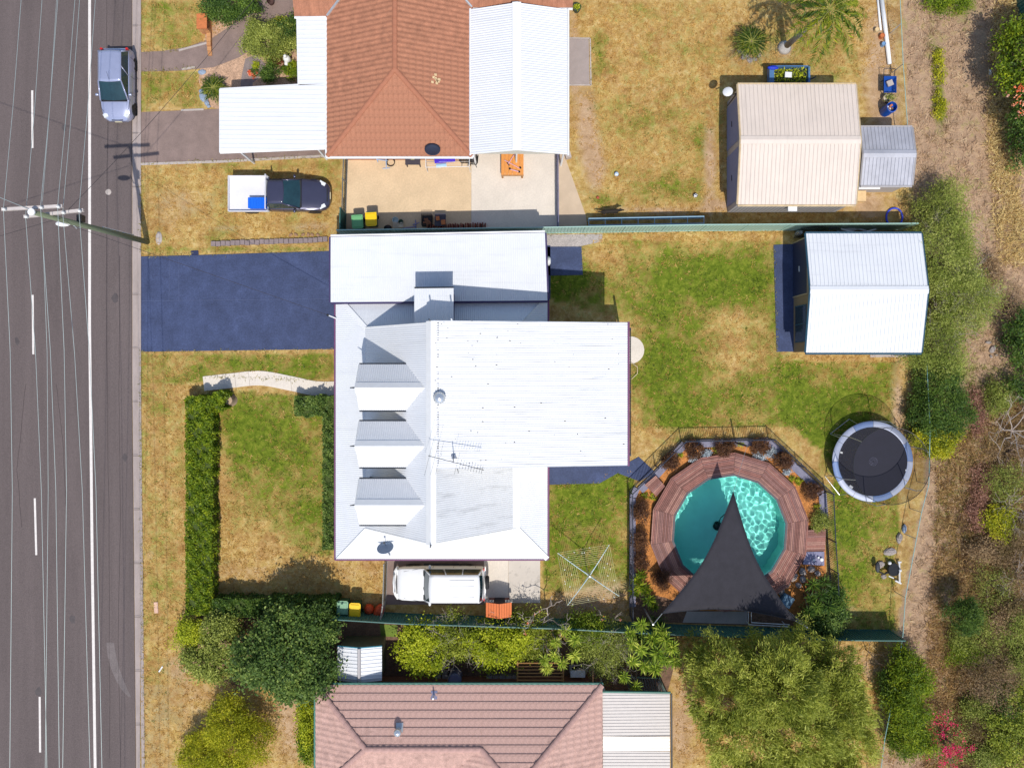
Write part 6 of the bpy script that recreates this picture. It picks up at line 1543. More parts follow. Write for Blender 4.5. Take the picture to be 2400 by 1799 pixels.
# dog
def dog():
    c_ = P(1430,497,.3); t0 = V((c_.x,c_.y,0))
    sk = [(-.42,0,.56,.10,.12),(-.15,0,.55,.12,.15),(.15,0,.56,.13,.17),(.34,0,.60,.11,.14),(.47,0,.72,.075,.085),(.58,0,.78,.085,.08),(.70,0,.75,.045,.045),(.80,0,.73,.035,.03),
          (-.55,.0,.52,.05,.05),(-.72,.05,.42,.045,.05),(-.88,.12,.36,.03,.035)]
    ed = [(0,1),(1,2),(2,3),(3,4),(4,5),(5,6),(6,7),(0,8),(8,9),(9,10)]
    for s_ in (-1,1):
        o = len(sk); y = s_*.11
        sk += [(.28,y,.42,.06,.07),(.28,y,.22,.036,.036),(.29,y,.06,.03,.03),(.34,y,.035,.035,.025)]; ed += [(3 if s_ else 3,o),(o,o+1),(o+1,o+2),(o+2,o+3)]
        o = len(sk); sk += [(-.36,y,.42,.075,.085),(-.30,y,.30,.05,.05),(-.46,y,.20,.032,.032),(-.43,y,.05,.028,.028),(-.37,y,.035,.034,.024)]; ed += [(0,o),(o,o+1),(o+1,o+2),(o+2,o+3),(o+3,o+4)]
        o = len(sk); sk += [(.55,s_*.06,.87,.03,.03),(.54,s_*.075,.95,.012,.015)]; ed += [(5,o),(o,o+1)]
    me = bpy.data.meshes.new('dog'); me.from_pydata([(a,b,c) for a,b,c,_,_ in sk],ed,[])
    m,t,b = newmat('dog_coat'); L = t.links.new; tc = t.nodes.new('ShaderNodeTexCoord'); sp = t.nodes.new('ShaderNodeSeparateXYZ'); L(tc.outputs['Object'],sp.inputs[0])
    nz = t.nodes.new('ShaderNodeTexNoise'); nz.inputs['Scale'].default_value = 9; L(tc.outputs['Object'],nz.inputs['Vector'])
    ad = t.nodes.new('ShaderNodeMath'); ad.operation = 'MULTIPLY_ADD'; L(nz.outputs[0],ad.inputs[0]); ad.inputs[1].default_value = .25; L(sp.outputs['Z'],ad.inputs[2])
    cr = t.nodes.new('ShaderNodeValToRGB'); cr.color_ramp.elements[0].position = .48; cr.color_ramp.elements[1].position = .62; cr.color_ramp.elements[0].color = (*S(190,140,80),1); cr.color_ramp.elements[1].color = (*S(44,36,30),1)
    L(ad.outputs[0],cr.inputs[0]); L(cr.outputs[0],b.inputs['Base Color']); b.inputs['Roughness'].default_value = .85
    me.materials.append(m); o = bpy.data.objects.new('dog',me); COL.objects.link(o); o.location = t0; o.rotation_euler = (0,0,R(3)); o.scale = (.9,.9,.9)
    mod = o.modifiers.new('skin','SKIN'); 
    for i,(_,_,_,rx,ry) in enumerate(sk): me.skin_vertices[0].data[i].radius = (rx,ry)
    me.skin_vertices[0].data[1].use_root = True
    ss = o.modifiers.new('sub','SUBSURF'); ss.levels = 2; ss.render_levels = 2; mod.use_smooth_shade = True
    tag(o,'black and tan dog standing by the blue rack and sage fence','dog')
dog()
# exercise machine and rocks
c_ = P(2098,1335,.4); t = thing('exercise_bike','black and white exercise bike lying beside the rocks','exercise bike',V((c_.x,c_.y,0)))
MB().lathe((-.05,.0,.3),[(.1,-.08),(.34,-.08),(.36,-.03),(.36,.03),(.34,.08),(.1,.08)],24,(.2,.1,1)).build('flywheel',BLACK,t,smooth=True,local=True,sharp=40)
for q,nm in (([(.32,.38,.2),(.34,-.75,.2)],'stabiliser'),([(.24,.38,.2),(.42,.38,.2)],'stabiliser_foot'),([(.1,-.62,.2),(.42,-.78,.2)],'stabiliser_foot')): MB().tube(q,.05,8).build(nm,WHITE_PAINT,t,local=True)
MB().tube([(-.05,0,.35),(-.55,-.25,.3),(-.85,-.1,.35)],.05,8).build('frame',BLACK,t,local=True); MB().ell((-.95,.15,.4),.13,.3,.1,12,7).build('seat',M('seat_grey',S(60,62,68),.6),t,smooth=True,local=True)
MB().tube([(-.3,-.35,.3),(-.05,-.45,.35)],.035,8).build('handlebar',WHITE_PAINT,t,local=True); MB().ell((.32,-.05,.28),.09,.09,.09,10,6).build('knob',WHITE_PAINT,t,smooth=True,local=True)
MB().ell((-.25,.35,.3),.1,.1,.1,10,6).build('pedal',WHITE_PAINT,t,smooth=True,local=True)
def rock(px,py,rx,ry,rz,h,label,m=None,group=None):
    k_ = .72; rx,ry,h = rx*k_,ry*k_,h*k_; p = P(px,py); mb = MB().ell((0,0,h*.35),rx,ry,h*.65,10,7,.13); o = tag(mb.build('rock',m or STONE,None,smooth=False,base=(0,0,0)),label,'rock',group); o.location = p; o.rotation_euler = (0,0,rz)
GR = 'rocks along the back fence'
rock(2106,1260,.22,.42,-.2,.3,'long pale rock slab by the wire fence',group=GR); rock(2118,1238,.16,.34,-.1,.26,'narrow blue grey rock by the wire fence post',M('bluestone',S(150,165,185),.8,.2,6),GR)
rock(2085,1292,.5,.28,.2,.22,'broad flat rock behind the exercise bike',group=GR); rock(2062,1322,.34,.26,.5,.24,'rounded rock touching the exercise bike seat',group=GR); rock(2070,1350,.2,.2,.1,.2,'small rock under the exercise bike frame',group=GR)
for i,(px,py,rx) in enumerate(((1733,120,.2),(1742,136,.22),(1756,142,.25),(1768,140,.2),(1778,132,.18),(1740,126,.16),(1750,131,.17))): rock(px,py,rx,rx*.8,i,.22,'grey rock ringing the cycad on the dry back lawn',group='rocks round the back lawn cycad')
for i,(px,py,rx,ry) in enumerate(((474,170,.3,.2),(478,228,.3,.42),(486,243,.2,.2),(475,215,.2,.25),(490,250,.14,.14))): rock(px,py,rx,ry,i*.6,.2,'blue grey rock edging the front gravel garden',M('bluestone',S(130,128,140),.8,.2,6),'rocks edging the front gravel garden')
for i,(px,py,r_) in enumerate(((1840,1345,.35),(1862,1330,.3),(1880,1338,.32),(1900,1332,.3),(1858,1350,.38),(1880,1356,.3),(1915,1342,.26),(1843,1368,.32),(1830,1385,.3),(1870,1370,.26))): rock(px,py,r_,r_*.8,i,.3,'grey rock in the rockery below the pool deck',group='rockery below the pool deck')
for i,(px,py,r_) in enumerate(((2315,802,.22),(2325,818,.35),(2321,835,.14),(2333,832,.12))): rock(px,py,r_,r_*.6,i,.2,'pale rock lying in the dry scrub',group='pale rocks in the scrub')
# front garden
def brick_pillar():
    t = thing('letterbox','brick letterbox pillar with stepped wing at the gravel bed','letterbox',P(487,66)); g_ = t.location
    bm = [M('brick_%d'%i,S(*c),.85,.12,6) for i,c in enumerate(((196,140,92),(205,150,100),(186,122,86)))]
    for r_ in range(9):
        for i in range(3):
            for j in range(2): MB().obox(g_+V((-.12+.24*j-.05*(r_%2),-.24+.24*i,.05+.085*r_)),.225,.225,.075).build('brick',random.choice(bm),t)
    for r_ in range(3):
        for i in range(5-r_): MB().obox(g_+V((.14+.0*i,-.48-.235*i,.05+.085*r_)),.22,.22,.075,0).build('brick',random.choice(bm),t)
    MB().obox(g_+V((0,0,.82)),.55,.8,.06).build('cap',TERRACOTTA,t)
brick_pillar()
t = thing('garden_statue','white stone statue in the gravel garden by the carport','statue',P(679,147)); g_ = t.location
mb = MB().lathe(g_,[(.22,0),(.22,.1),(.14,.14),(.16,.3),(.2,.5),(.17,.68),(.09,.76)],14); mb.build('figure',M('statue_white',(.75,.74,.72),.7,.1,5),t,smooth=True)
MB().ell(g_+V((0,0,.86)),.1,.1,.13,12,8).build('head',M('statue_white',(.75,.74,.72)),t,smooth=True); MB().ell(g_+V((-.05,-.22,.4)),.13,.2,.18,10,7).build('wing',M('statue_white',(.75,.74,.72)),t,smooth=True)
p = P(592,17,.2); single(MB().lathe((p.x,p.y,0),[(.14,0),(.22,.3),(.19,.3),(.15,.06),(0,.06)],16),'plant_pot',M('white_pot',S(225,220,205),.6),'white round pot beside the clipped bush','pot',smooth=True,sharp=40)
p = P(634,3,.2); single(MB().lathe((p.x,p.y,0),[(.16,0),(.2,.28),(.17,.28),(.15,.06),(0,.06)],16),'plant_pot',M('brown_pot',S(90,65,60),.7),'dark brown pot beside the curved path','pot',smooth=True,sharp=40)
flat('dry_pond',[(566,180),(575,138),(600,128),(622,150),(610,180),(592,195),(590,232),(560,232)],.016,M('dark_gravel',S(140,126,122),.9,.2,4,fine=.25),'dark pebbled patch winding through the gravel garden')
# block edging above the driveway
t = thing('block_edging','row of grey concrete edging blocks above the blue driveway','edging',P(590,570)); nb = 24
for k_ in range(nb):
    f = k_/(nb-1); p = P(500+f*262,571-f*10+random.uniform(-1,1),.1)
    MB().obox((p.x,p.y,.06),.24,.26,.16,random.uniform(-.08,.08)).build('block',M('edging_block',S(146,130,128),.9,.15,6),t)
for k_ in range(6): rock(682+13*k_+random.uniform(-3,3),551+random.uniform(-2,2),.17,.12,random.random()*3,.14,'small brown rock above the grey edging blocks',M('brown_rock',S(165,130,100),.9,.2,6),'small rocks above the edging blocks')
p = P(372,558,.02); single(MB().ell((p.x,p.y,0),.19,.38,.035,16,5),'pit_lid',GREYCON,'oval grey pit lid in the verge by the pole','pit lid',smooth=True)
p = P(366,1423,.02); single(MB().obox((p.x,p.y,.02),.22,.6,.05,.05),'marker_slab',M('pink_slab',S(225,185,160),.8,.15,6),'pale pink slab lying in the verge','slab')
p = P(377,1567,.02); single(MB().obox((p.x,p.y,.03),.07,.36,.04,-.6),'white_stick',WHITE_PAINT,'short white plastic strip lying in the verge','strip')
p = P(537,938,.35); t = thing('tree_stump','cut grey stump at the end of the front hedge','stump',V((p.x,p.y,0)))
MB().lathe((p.x,p.y,0),[(.34,0),(.26,.15),(.23,.5),(0,.5)],14).build('wood',M('stump_wood',S(150,130,110),.9,.2,6),t,smooth=True,sharp=40); MB().lathe((p.x,p.y,.5),[(.21,0),(.2,.01),(0,.012)],14).build('cut_face',M('cut_wood',S(190,165,135),.8,.15,12),t)
p = P(2320,170,.05); single(MB().obox((p.x,p.y,.05),.12,.3,.08,.05),'white_litter',WHITE_PAINT,'small white carton lying in the dry scrub','litter')
# service yard behind the pink house
t = thing('slatted_bench','timber slatted pergola bench behind the shrubs','pergola',P(1265,1570))
for x in (1213,1320): MB().tube([P(x,1549,1.5),P(x,1606,1.5)],.045,4).build('beam',TIMBER,t); 
for x in (1213,1320):
    for y in (1551,1604): p = P(x,y,1.5); MB().obox((p.x,p.y,.75),.09,.09,1.5).build('post',TIMBER,t)
for k_ in range(7): MB().tube([P(1213,1553+8*k_,1.55),P(1320,1553+8*k_,1.55)],.03,4).build('slat',TIMBER,t)
p = P(1354,1577,.7); t = thing('air_conditioner','white air conditioner unit in the shaded yard','air conditioner',V((p.x,p.y,0)))
MB().obox((p.x,p.y,.45),.78,.36,.72).build('case',WHITE_PAINT,t); MB().obox((p.x,p.y+.185,.45),.6,.02,.5).build('grille',BLACK,t); MB().obox((p.x,p.y,.04),.85,.45,.08).build('base',GREYCON,t)
p = P(1066,1592,.8); single(MB().lathe((p.x,p.y,0),[(.36,0),(.36,.85),(.3,.9),(0,.9)],20),'water_drum',M('drum_grey',S(130,130,160),.5,.08),'grey round drum against the pink tiled house wall','drum',smooth=True,sharp=40)
for (x0,x1,y0,l) in ((1018,1052,1583,'low stone block wall left of the grey drum in the shaded yard'),(1140,1215,1586,'low stone block wall beside the slatted pergola')):
    t = thing('stone_planter',l,'planter',P((x0+x1)/2,y0))
    a,b = P(x0,y0,.2),P(x1,y0,.2); n = max(2,int((b-a).length/.34))
    for k_ in range(n):
        for r_ in range(2): q = a.lerp(b,(k_+.5)/n); MB().obox((q.x,q.y,.1+.19*r_),.32,.28,.18,random.uniform(-.05,.05)).build('stone',STONE,t)
t = thing('timber_deck','dark slatted deck corner beside the patio roof','deck',P(1520,1600))
for k_ in range(14): MB().tube([P(1468+6*k_,1588,.35),P(1478+6*k_,1630,.35)],.05,4).build('board',M('dark_deck',S(110,110,110),.8,.2),t)
MB().tube([P(1455,1585,.5),P(1545,1588,.5),P(1568,1640,.5)],.05,4).build('rail',M('rail_green',S(110,130,120),.6),t)
p = P(1480,818,.1); mb = MB(); mb.tube([P(1478,848,.05),P(1494,860,.05),P(1494,875,.05),P(1480,888,.05)],.02,6); single(mb,'garden_hose',M('hose_white',S(225,205,170),.6),'pale looped hose on the lawn by the balcony','hose',smooth=True)
p = P(1286,610,.6); single(MB().ell((p.x,p.y,.35),.14,.25,.35,10,8,.08),'white_statue',WHITE_PAINT,'white rounded ornament on the small blue pad','ornament',smooth=True)
# ================================================================== PLANTS
def hedge(label,boxes,h,mat,group=None,leaf=.12,dens=900):
    g0 = P(*boxes[0][:2]); t = thing('hedge',label,'hedge',V((g0.x,g0.y,0)),group)
    P_,V_ = [],[]; core = MB()
    for (x0,y0,x1,y1) in boxes:
        a,b = P(x0,y1,h),P(x1,y0,h); lx,ly = b.x-a.x,b.y-a.y
        core.box(a.x+.12,b.x-.12,a.y+.12,b.y-.12,.05,h-.15)
        n = int(dens*(lx*ly+.8*h*(lx+ly)))
        u,v_ = rng.random(n),rng.random(n); z = h-np.abs(rng.normal(size=n))*.09
        side = rng.random(n) < h*(lx+ly)*.8/(lx*ly+.8*h*(lx+ly))
        s_ = rng.integers(0,4,n); d_ = np.abs(rng.normal(size=n))*.09
        X = a.x+lx*u; Y = a.y+ly*v_
        X = np.where(side&(s_==0),a.x+d_,X); X = np.where(side&(s_==1),b.x-d_,X); Y = np.where(side&(s_==2),a.y+d_,Y); Y = np.where(side&(s_==3),b.y-d_,Y)
        z = np.where(side,rng.random(n)*h,z)
        # uneven clipping
        bumpf = .09*np.sin(X*5.1+Y*1.3)+.08*np.sin(Y*6.3-X*2.2)+.06*np.sin(X*11+Y*9)
        z = z+bumpf*.9; X = X+np.where(side,bumpf*.7,0); Y = Y+np.where(side,bumpf*.7,0)
        cl = .5+.5*np.sin(X*7.7+1)*np.sin(Y*6.9+2)*np.sin(X*2.3-Y*1.9)
        P_.append(np.stack([X,Y,np.maximum(z,.04)],-1)); V_.append(.45*cl+.55*rng.random(n))
    leafmesh('foliage',mat,np.concatenate(P_),leaf*(.6+.8*rng.random(sum(len(q) for q in P_))),np.concatenate(V_),.55,.35,parent=t)
    core.build('branches',M('hedge_inner',S(70,84,34),.9,.3,8),t)
hedge('bright green clipped hedge beside the verge and front lawn',[(434,928,497,1440),(497,918,524,962)],1.15,LEAF_HEDGE)
hedge('dark clipped hedge in an L along the white house front wall',[(690,928,785,974),(756,974,787,1288)],.95,LEAF_DARK)
hedge('deep shaded hedge across the foot of the front lawn',[(498,1404,786,1446)],1.3,LEAF_DEEP)
def tree(name,label,px,py,rad,h,mat,nclump,nper,cr,leaf,aspect=.45,up=.5,trunk=.16,zlow=.3,group=None,shell=.5,bark=None,limbs=9,cat='tree'):
    g_ = P(px,py,h*.62); g_.z = 0; t = thing(name,label,cat,g_,group)
    c_ = (g_.x,g_.y,h*(.5+zlow/2)); rz = h*(.5-zlow/2)
    pts,var,cc = crown(c_,(rad[0],rad[1],rz),nclump,nper,cr,shell,-.5)
    pts[:,2] = np.maximum(pts[:,2],.2)
    leafmesh('crown',mat,pts,leaf*(.6+.8*rng.random(len(pts))),var,aspect,up,parent=t)
    mb = MB(); fork = V((g_.x,g_.y,h*.35)); mb.tube([g_-V((0,0,.2)),g_.lerp(fork,.5)+V((.05,.03,0)),fork],trunk,8,trunk*.7)
    for i in range(limbs):
        e = V(cc[int(i*len(cc)/limbs)]); m_ = fork.lerp(e,.5)+V((random.gauss(0,.15),random.gauss(0,.15),.25)); mb.tube([fork-V((0,0,random.random()*.4)),m_,e],trunk*.45,6,trunk*.1)
    mb.build('trunk',bark or BARK,t,smooth=True); return t
tree('leafy_tree','dense dark green tree by the little garden shed',676,1532,(2.4,2.3),4.0,LEAF_DARK,230,130,.5,.15,.6,.45,trunk=.18,zlow=.2)
tree('leafy_tree','small dark tree between the tree trunk and steel fence',762,1478,(.55,.6),2.8,LEAF_DARK,40,90,.35,.13,.6,trunk=.08)
bush('flowering_shrub','red tipped green shrub beside the dark tree',  'shrub',495,1540,(1.4,1.3),1.9,LEAF_OLIVE,120,90,.38,.12)
bush('flowering_shrub','lime green shrub at the verge end of the hedge','shrub',450,1482,(.85,.75),1.7,LEAF_LIME,55,80,.32,.10)
bush('flowering_shrub','olive shrub under the deep shaded hedge','shrub',525,1465,(1.0,.7),2.0,LEAF_OLIVE,60,80,.34,.11)
pts,var,_ = crown(np.array(P(500,1530,1.9))+np.array([0,0,.0]),(1.3,1.1,.35),22,5,.16); o = leafmesh('shrub_flowers',LEAF_RUST,pts,.06+.04*rng.random(len(pts)),var,.7,.8,base=(0,0,0),kind='stuff'); tag(o,'scattered orange red flower tips on the shrub beside dark tree','flowers')
bush('golden_shrub','big yellow green feathery shrub on the bare front yard','shrub',545,1735,(1.75,2.1),2.3,LEAF_YELLOW,230,120,.36,.13,.22,.35)
bush('golden_shrub','smaller yellow green shrub touching the big feathery one','shrub',470,1770,(1.1,1.1),1.6,LEAF_YELLOW,90,100,.34,.13,.22,.35)
bush('climbing_shrub','narrow green shrub against the pink tiled house corner','shrub',722,1690,(.45,1.5),1.5,LEAF_LIME,70,80,.28,.11); bush('climbing_shrub','narrow darker shrub at the pink tiled house hip','shrub',722,1745,(.4,1.0),1.4,LEAF_HEDGE,50,80,.26,.11)
# neighbour's garden
bush('clipped_bush','large rounded clipped bush behind the brick letterbox','bush',535,3,(1.30,.95),1.5,LEAF_DEEP,120,120,.3,.09,.5,.7,shell=.7); bush('clipped_bush','long rounded bush against the white carport edge','bush',640,92,(1.6,.85),1.3,LEAF_OLIVE,130,130,.3,.09,.5,.7,shell=.6)
bush('clipped_bush','dark end of the long bush beside the carport gutter','bush',678,75,(.7,.8),1.25,LEAF_DEEP,50,110,.28,.09,.5,.7); bush('golden_bush','small yellow bush on the path side','bush',655,57,(.4,.28),.8,LEAF_YELLOW,26,60,.2,.08)
bush('round_shrub','round dark green shrub in the gravel garden','shrub',634,168,(.5,.5),.8,LEAF_DEEP,36,80,.2,.1,.3,.3); bush('red_shrub','dark red leaved shrub in the gravel garden','shrub',645,133,(.42,.45),.7,LEAF_RED,24,30,.2,.13,.3,.3)
bush('strappy_plant','bright strappy plant under the carport edge','plant',685,165,(.4,.45),.6,LEAF_HEDGE,24,40,.2,.22,.16,.3); bush('small_plant','little lime plant on the dark pebbled patch','plant',598,153,(.16,.16),.3,LEAF_LIME,10,40,.1,.07); bush('small_plant','small orange flowering plant on the dark pebbled patch','plant',590,172,(.2,.18),.35,LEAF_FLOWER,10,24,.12,.08); bush('small_plant','small green plant beside the orange flowers','plant',596,167,(.14,.16),.3,LEAF_DEEP,10,30,.1,.08)
bush('pot_plant','yellow plant in the white round pot','plant',592,14,(.2,.2),.7,LEAF_YELLOW,12,50,.12,.09)
# frond plants
def frond(mb_pts,mb_var,base,d,ln,droop,leaf,n,wid=.5,v=.5):
    "one feather frond as leaflets along a curved rib; returns rib points"
    d = V(d).normalized(); rib = []; out_p,out_d,out_s,out_v = mb_pts
    for i in range(n+1):
        f = i/n; p = base+V((d.x,d.y,0))*ln*f+V((0,0,d.z*ln*f-droop*f*f*ln)); rib.append(p)
    for i in range(2,n+1):
        f = i/n; t_ = (rib[i]-rib[i-1]).normalized(); s_ = t_.cross(V((0,0,1))).normalized(); ll = leaf*math.sin(math.pi*min(.97,f*.85+.15))**.6
        for sg in (-1,1):
            dd = (s_*sg+t_*.9+V((0,0,-.15))).normalized(); c_ = rib[i]+dd*ll*.5
            out_p.append(tuple(c_)); out_d.append(tuple(dd)); out_s.append(ll); out_v.append(min(1,max(0,v+random.gauss(0,.15))))
    return rib
def fronds(t,name,mat,base,specs,leaf,n,aspect=.14,ribm=None,droop=.5):
    for d,ln,v in specs:
        L_ = ([],[],[],[]); rib = frond(L_,None,base,d,ln,droop*random.uniform(.8,1.2),leaf,n,v=v)
        o = leafmesh(name,mat,np.array(L_[0]),np.array(L_[2]),np.array(L_[3]),aspect,.5,np.array(L_[1]),parent=t)
        MB().tube(rib,.022,4,.006).build('rib',ribm or LEAFRIB,o)
LEAFRIB = M('frond_rib',S(150,150,70),.7,.1)
def cycad(label,px,py,r,h,n=26):
    g_ = P(px,py,h); g_.z = 0; t = thing('cycad',label,'cycad',g_)
    MB().lathe(g_,[(.22,-.05),(.2,h*.5),(.12,h*.62),(0,h*.64)],12).build('trunk',BARK,t,smooth=True)
    sp = []
    for k_ in range(n):
        a = k_*2.399; el = .25+.75*(1-k_/n)*.9; sp.append(((math.cos(a),math.sin(a),el*.8),r*random.uniform(.85,1.05)*(.75+.25*k_/n),random.uniform(.15,.7)))
    fronds(t,'frond',LEAF_PALM,g_+V((0,0,h*.6)),sp,.2,20,.26,droop=.5)
cycad('cycad with spreading fronds at the corner of the front garden',494,200,.95,.9); cycad('larger cycad ringed with rocks on the dry back lawn',1768,88,1.35,1.3,34)
def palm():
    h = 5.6; g_ = P(1838,112); top_ = P(1945,22,h); t = thing('palm_tree','tall palm with drooping fronds at the back lawn edge','palm tree',g_)
    MB().tube([g_-V((0,0,.1)),g_.lerp(top_,.4)+V((0,0,.2)),top_],.17,10,.11).build('trunk',M('palm_trunk',S(165,155,140),.85,.2,6),t,smooth=True)
    MB().lathe(g_,[(.42,-.03),(.3,.12),(.2,.4)],14).build('root_flare',M('palm_root',S(190,185,180),.9,.2,8),t,smooth=True)
    sp = []
    for k_ in range(14):
        a = k_*2*math.pi/14+random.uniform(-.15,.15); sp.append(((math.cos(a),math.sin(a),.3+.3*(k_%2)),2.5*random.uniform(.85,1.12),random.uniform(.25,.8)))
    fronds(t,'frond',LEAF_PALM,top_,sp,.6,40,.12,droop=.85)
palm()
def yucca_head(P_,D_,S_,V_,c,r,n,v):
    for k_ in range(n):
        a = k_*2.399; e = 1.3*(1-k_/n)-.12+random.gauss(0,.08); d = V((math.cos(a)*math.cos(e),math.sin(a)*math.cos(e),math.sin(e))); l = r*random.uniform(.85,1.1)
        P_.append(tuple(c+d*l*.5)); D_.append(tuple(d)); S_.append(l); V_.append(min(1,max(0,v+random.gauss(0,.2))))
def yucca(label,heads,mat=None,group=None,n=40,r=.46):
    mat = mat or LEAF_YUCCA
    x = sum(q[0] for q in heads)/len(heads); y = sum(q[1] for q in heads)/len(heads); h0 = sum(q[2] for q in heads)/len(heads)
    b = P(x,y,h0); b.z = 0; t = thing('yucca',label,'yucca',b,group); mb = MB()
    for (px,py,h) in heads:
        c_ = P(px,py,h); L_ = ([],[],[],[]); yucca_head(*L_,c_,r*random.uniform(.85,1.15),n,random.uniform(.35,.75))
        leafmesh('leaf_rosette',mat,np.array(L_[0]),np.array(L_[2]),np.array(L_[3]),.15,.6,np.array(L_[1]),parent=t)
        bb = b+V((c_.x-b.x,c_.y-b.y,0))*.35; bb.z = -.05; MB().tube([bb,bb.lerp(c_,.5)+V((0,0,.1)),c_],.045,6,.03).build('stem',BARK,t,smooth=True)
yucca('pale yucca clump beside the bare branched shrub',[(1325,1478,2.2),(1303,1505,2.3),(1347,1496,2.1),(1300,1537,2.4),(1276,1545,2.2),(1318,1553,2.5),(1346,1535,2.2),(1282,1565,2.0)])
yucca('large yucca clump at the corner of the patio roof yard',[(1503,1463,2.3),(1476,1482,2.2),(1480,1508,2.4),(1501,1520,2.6),(1530,1495,2.3),(1548,1478,2.2),(1560,1500,2.4),(1575,1515,2.5),(1540,1530,2.6),(1482,1548,2.4),(1510,1560,2.2),(1535,1566,2.3),(1558,1545,2.5),(1580,1545,2.3),(1462,1585,2.1),(1490,1608,2.0)],r=.52)
yucca('dark yucca clump in the rockery below the pool deck',[(1905,1370,1.6),(1930,1362,1.7),(1925,1392,1.9),(1900,1400,1.6),(1948,1385,1.6),(1915,1420,1.7),(1895,1435,1.6),(1940,1420,1.8)],LEAF_DEEP,r=.5)
yucca('bright strappy plant at the mulch corner by the clothes hoist',[(1490,1358,.8),(1500,1372,.9),(1487,1385,.7),(1512,1380,.8),(1520,1405,.9),(1532,1420,.8),(1503,1345,.7)],LEAF_HEDGE,r=.42)
bush('dark_shrub','dark shrub under the yucca at the pool fence corner','shrub',1935,1450,(.9,.9),1.7,LEAF_DARK,60,90,.34,.12); bush('dark_shrub','dark leafy shrub against the pool fence end','shrub',1958,1420,(.5,1.0),1.6,LEAF_DEEP,44,80,.3,.12)
# shrub row behind the deep green fence
bush('leafy_shrub','lime shrub beside the garden shed path','shrub',985,1515,(1.35,1.35),2.3,LEAF_LIME,90,80,.36,.12,.55); bush('leafy_shrub','second lime shrub in front of the pergola','shrub',1165,1508,(1.75,1.25),2.3,LEAF_LIME,120,80,.36,.12,.55)
bush('leafy_shrub','dull green shrub between the two lime shrubs','shrub',1070,1500,(1.3,1.2),2.0,LEAF_GARDEN,80,60,.36,.1,.4); bush('leafy_shrub','olive underbrush behind the orange cubby','shrub',1245,1490,(1.4,1.2),1.8,LEAF_GARDEN,110,70,.36,.1,.4); bush('leafy_shrub','thin olive shrub next to the large yucca clump','shrub',1415,1515,(1.5,1.5),1.9,LEAF_OLIVE,150,80,.4,.09,.35)
bush('leafy_shrub','dark shrub below the yucca at the dark fence','shrub',1380,1480,(1.2,.9),1.7,LEAF_HEDGE,110,80,.36,.1,.4); bush('leafy_shrub','dark undergrowth below the large yucca clump','shrub',1530,1515,(1.3,1.2),1.6,LEAF_DEEP,90,70,.36,.11,.4)
def bare(label,px,py,h,n,ln,r,depth,mat=PALEBARK,spread=.55,name='bare_shrub',cat='shrub',group=None,flowers=0,lift=.05,fm=None):
    g_ = P(px,py,h*.5); g_.z = 0; t = thing(name,label,cat,g_,group); mb = MB()
    mb.tube([g_-V((0,0,.1)),g_+V((0,0,h*.35))],r*1.6,6,r*1.2)
    for k_ in range(n):
        a = 2*math.pi*(k_+random.random()*.6)/n; twigs(mb,g_+V((0,0,h*.3)),(math.cos(a)*.9,math.sin(a)*.9,.75),ln,r,depth,spread,lift)
    mb.build('branches',mat,t,smooth=True)
    if flowers:
        vs_ = np.array(mb.v); hi_ = vs_[vs_[:,2] > h*.5]; hi_ = hi_ if len(hi_) else vs_
        q = hi_[rng.integers(0,len(hi_),flowers)]; q = np.repeat(q,5,0)+rng.normal(size=(flowers*5,3))*.04
        tag(leafmesh('flowers',fm or LEAF_FLOWER,q,.06+.05*rng.random(len(q)),rng.random(len(q)),.8,.7,parent=t),kind='stuff')
    return t
bare('bare pale branched frangipani beside the orange cubby',1285,1462,2.2,6,.85,.045,3,flowers=9); bare('grey twiggy shrub between the lime shrubs',1062,1508,2.4,8,.75,.026,4); bare('pale twigs poking from the first lime shrub',1010,1490,2.5,6,.7,.022,3); bare('pale twigs poking from the second lime shrub',1150,1485,2.5,6,.75,.022,3); bare('grey twiggy shrub near the large yucca clump',1420,1520,2.2,8,.8,.024,4); bare('thin bare shoot with red buds by the dark fence',1432,1465,2.0,3,.6,.03,2,flowers=4); bare('bare forked stems between cubby and second lime shrub',1205,1462,2.1,4,.7,.03,2,flowers=5)
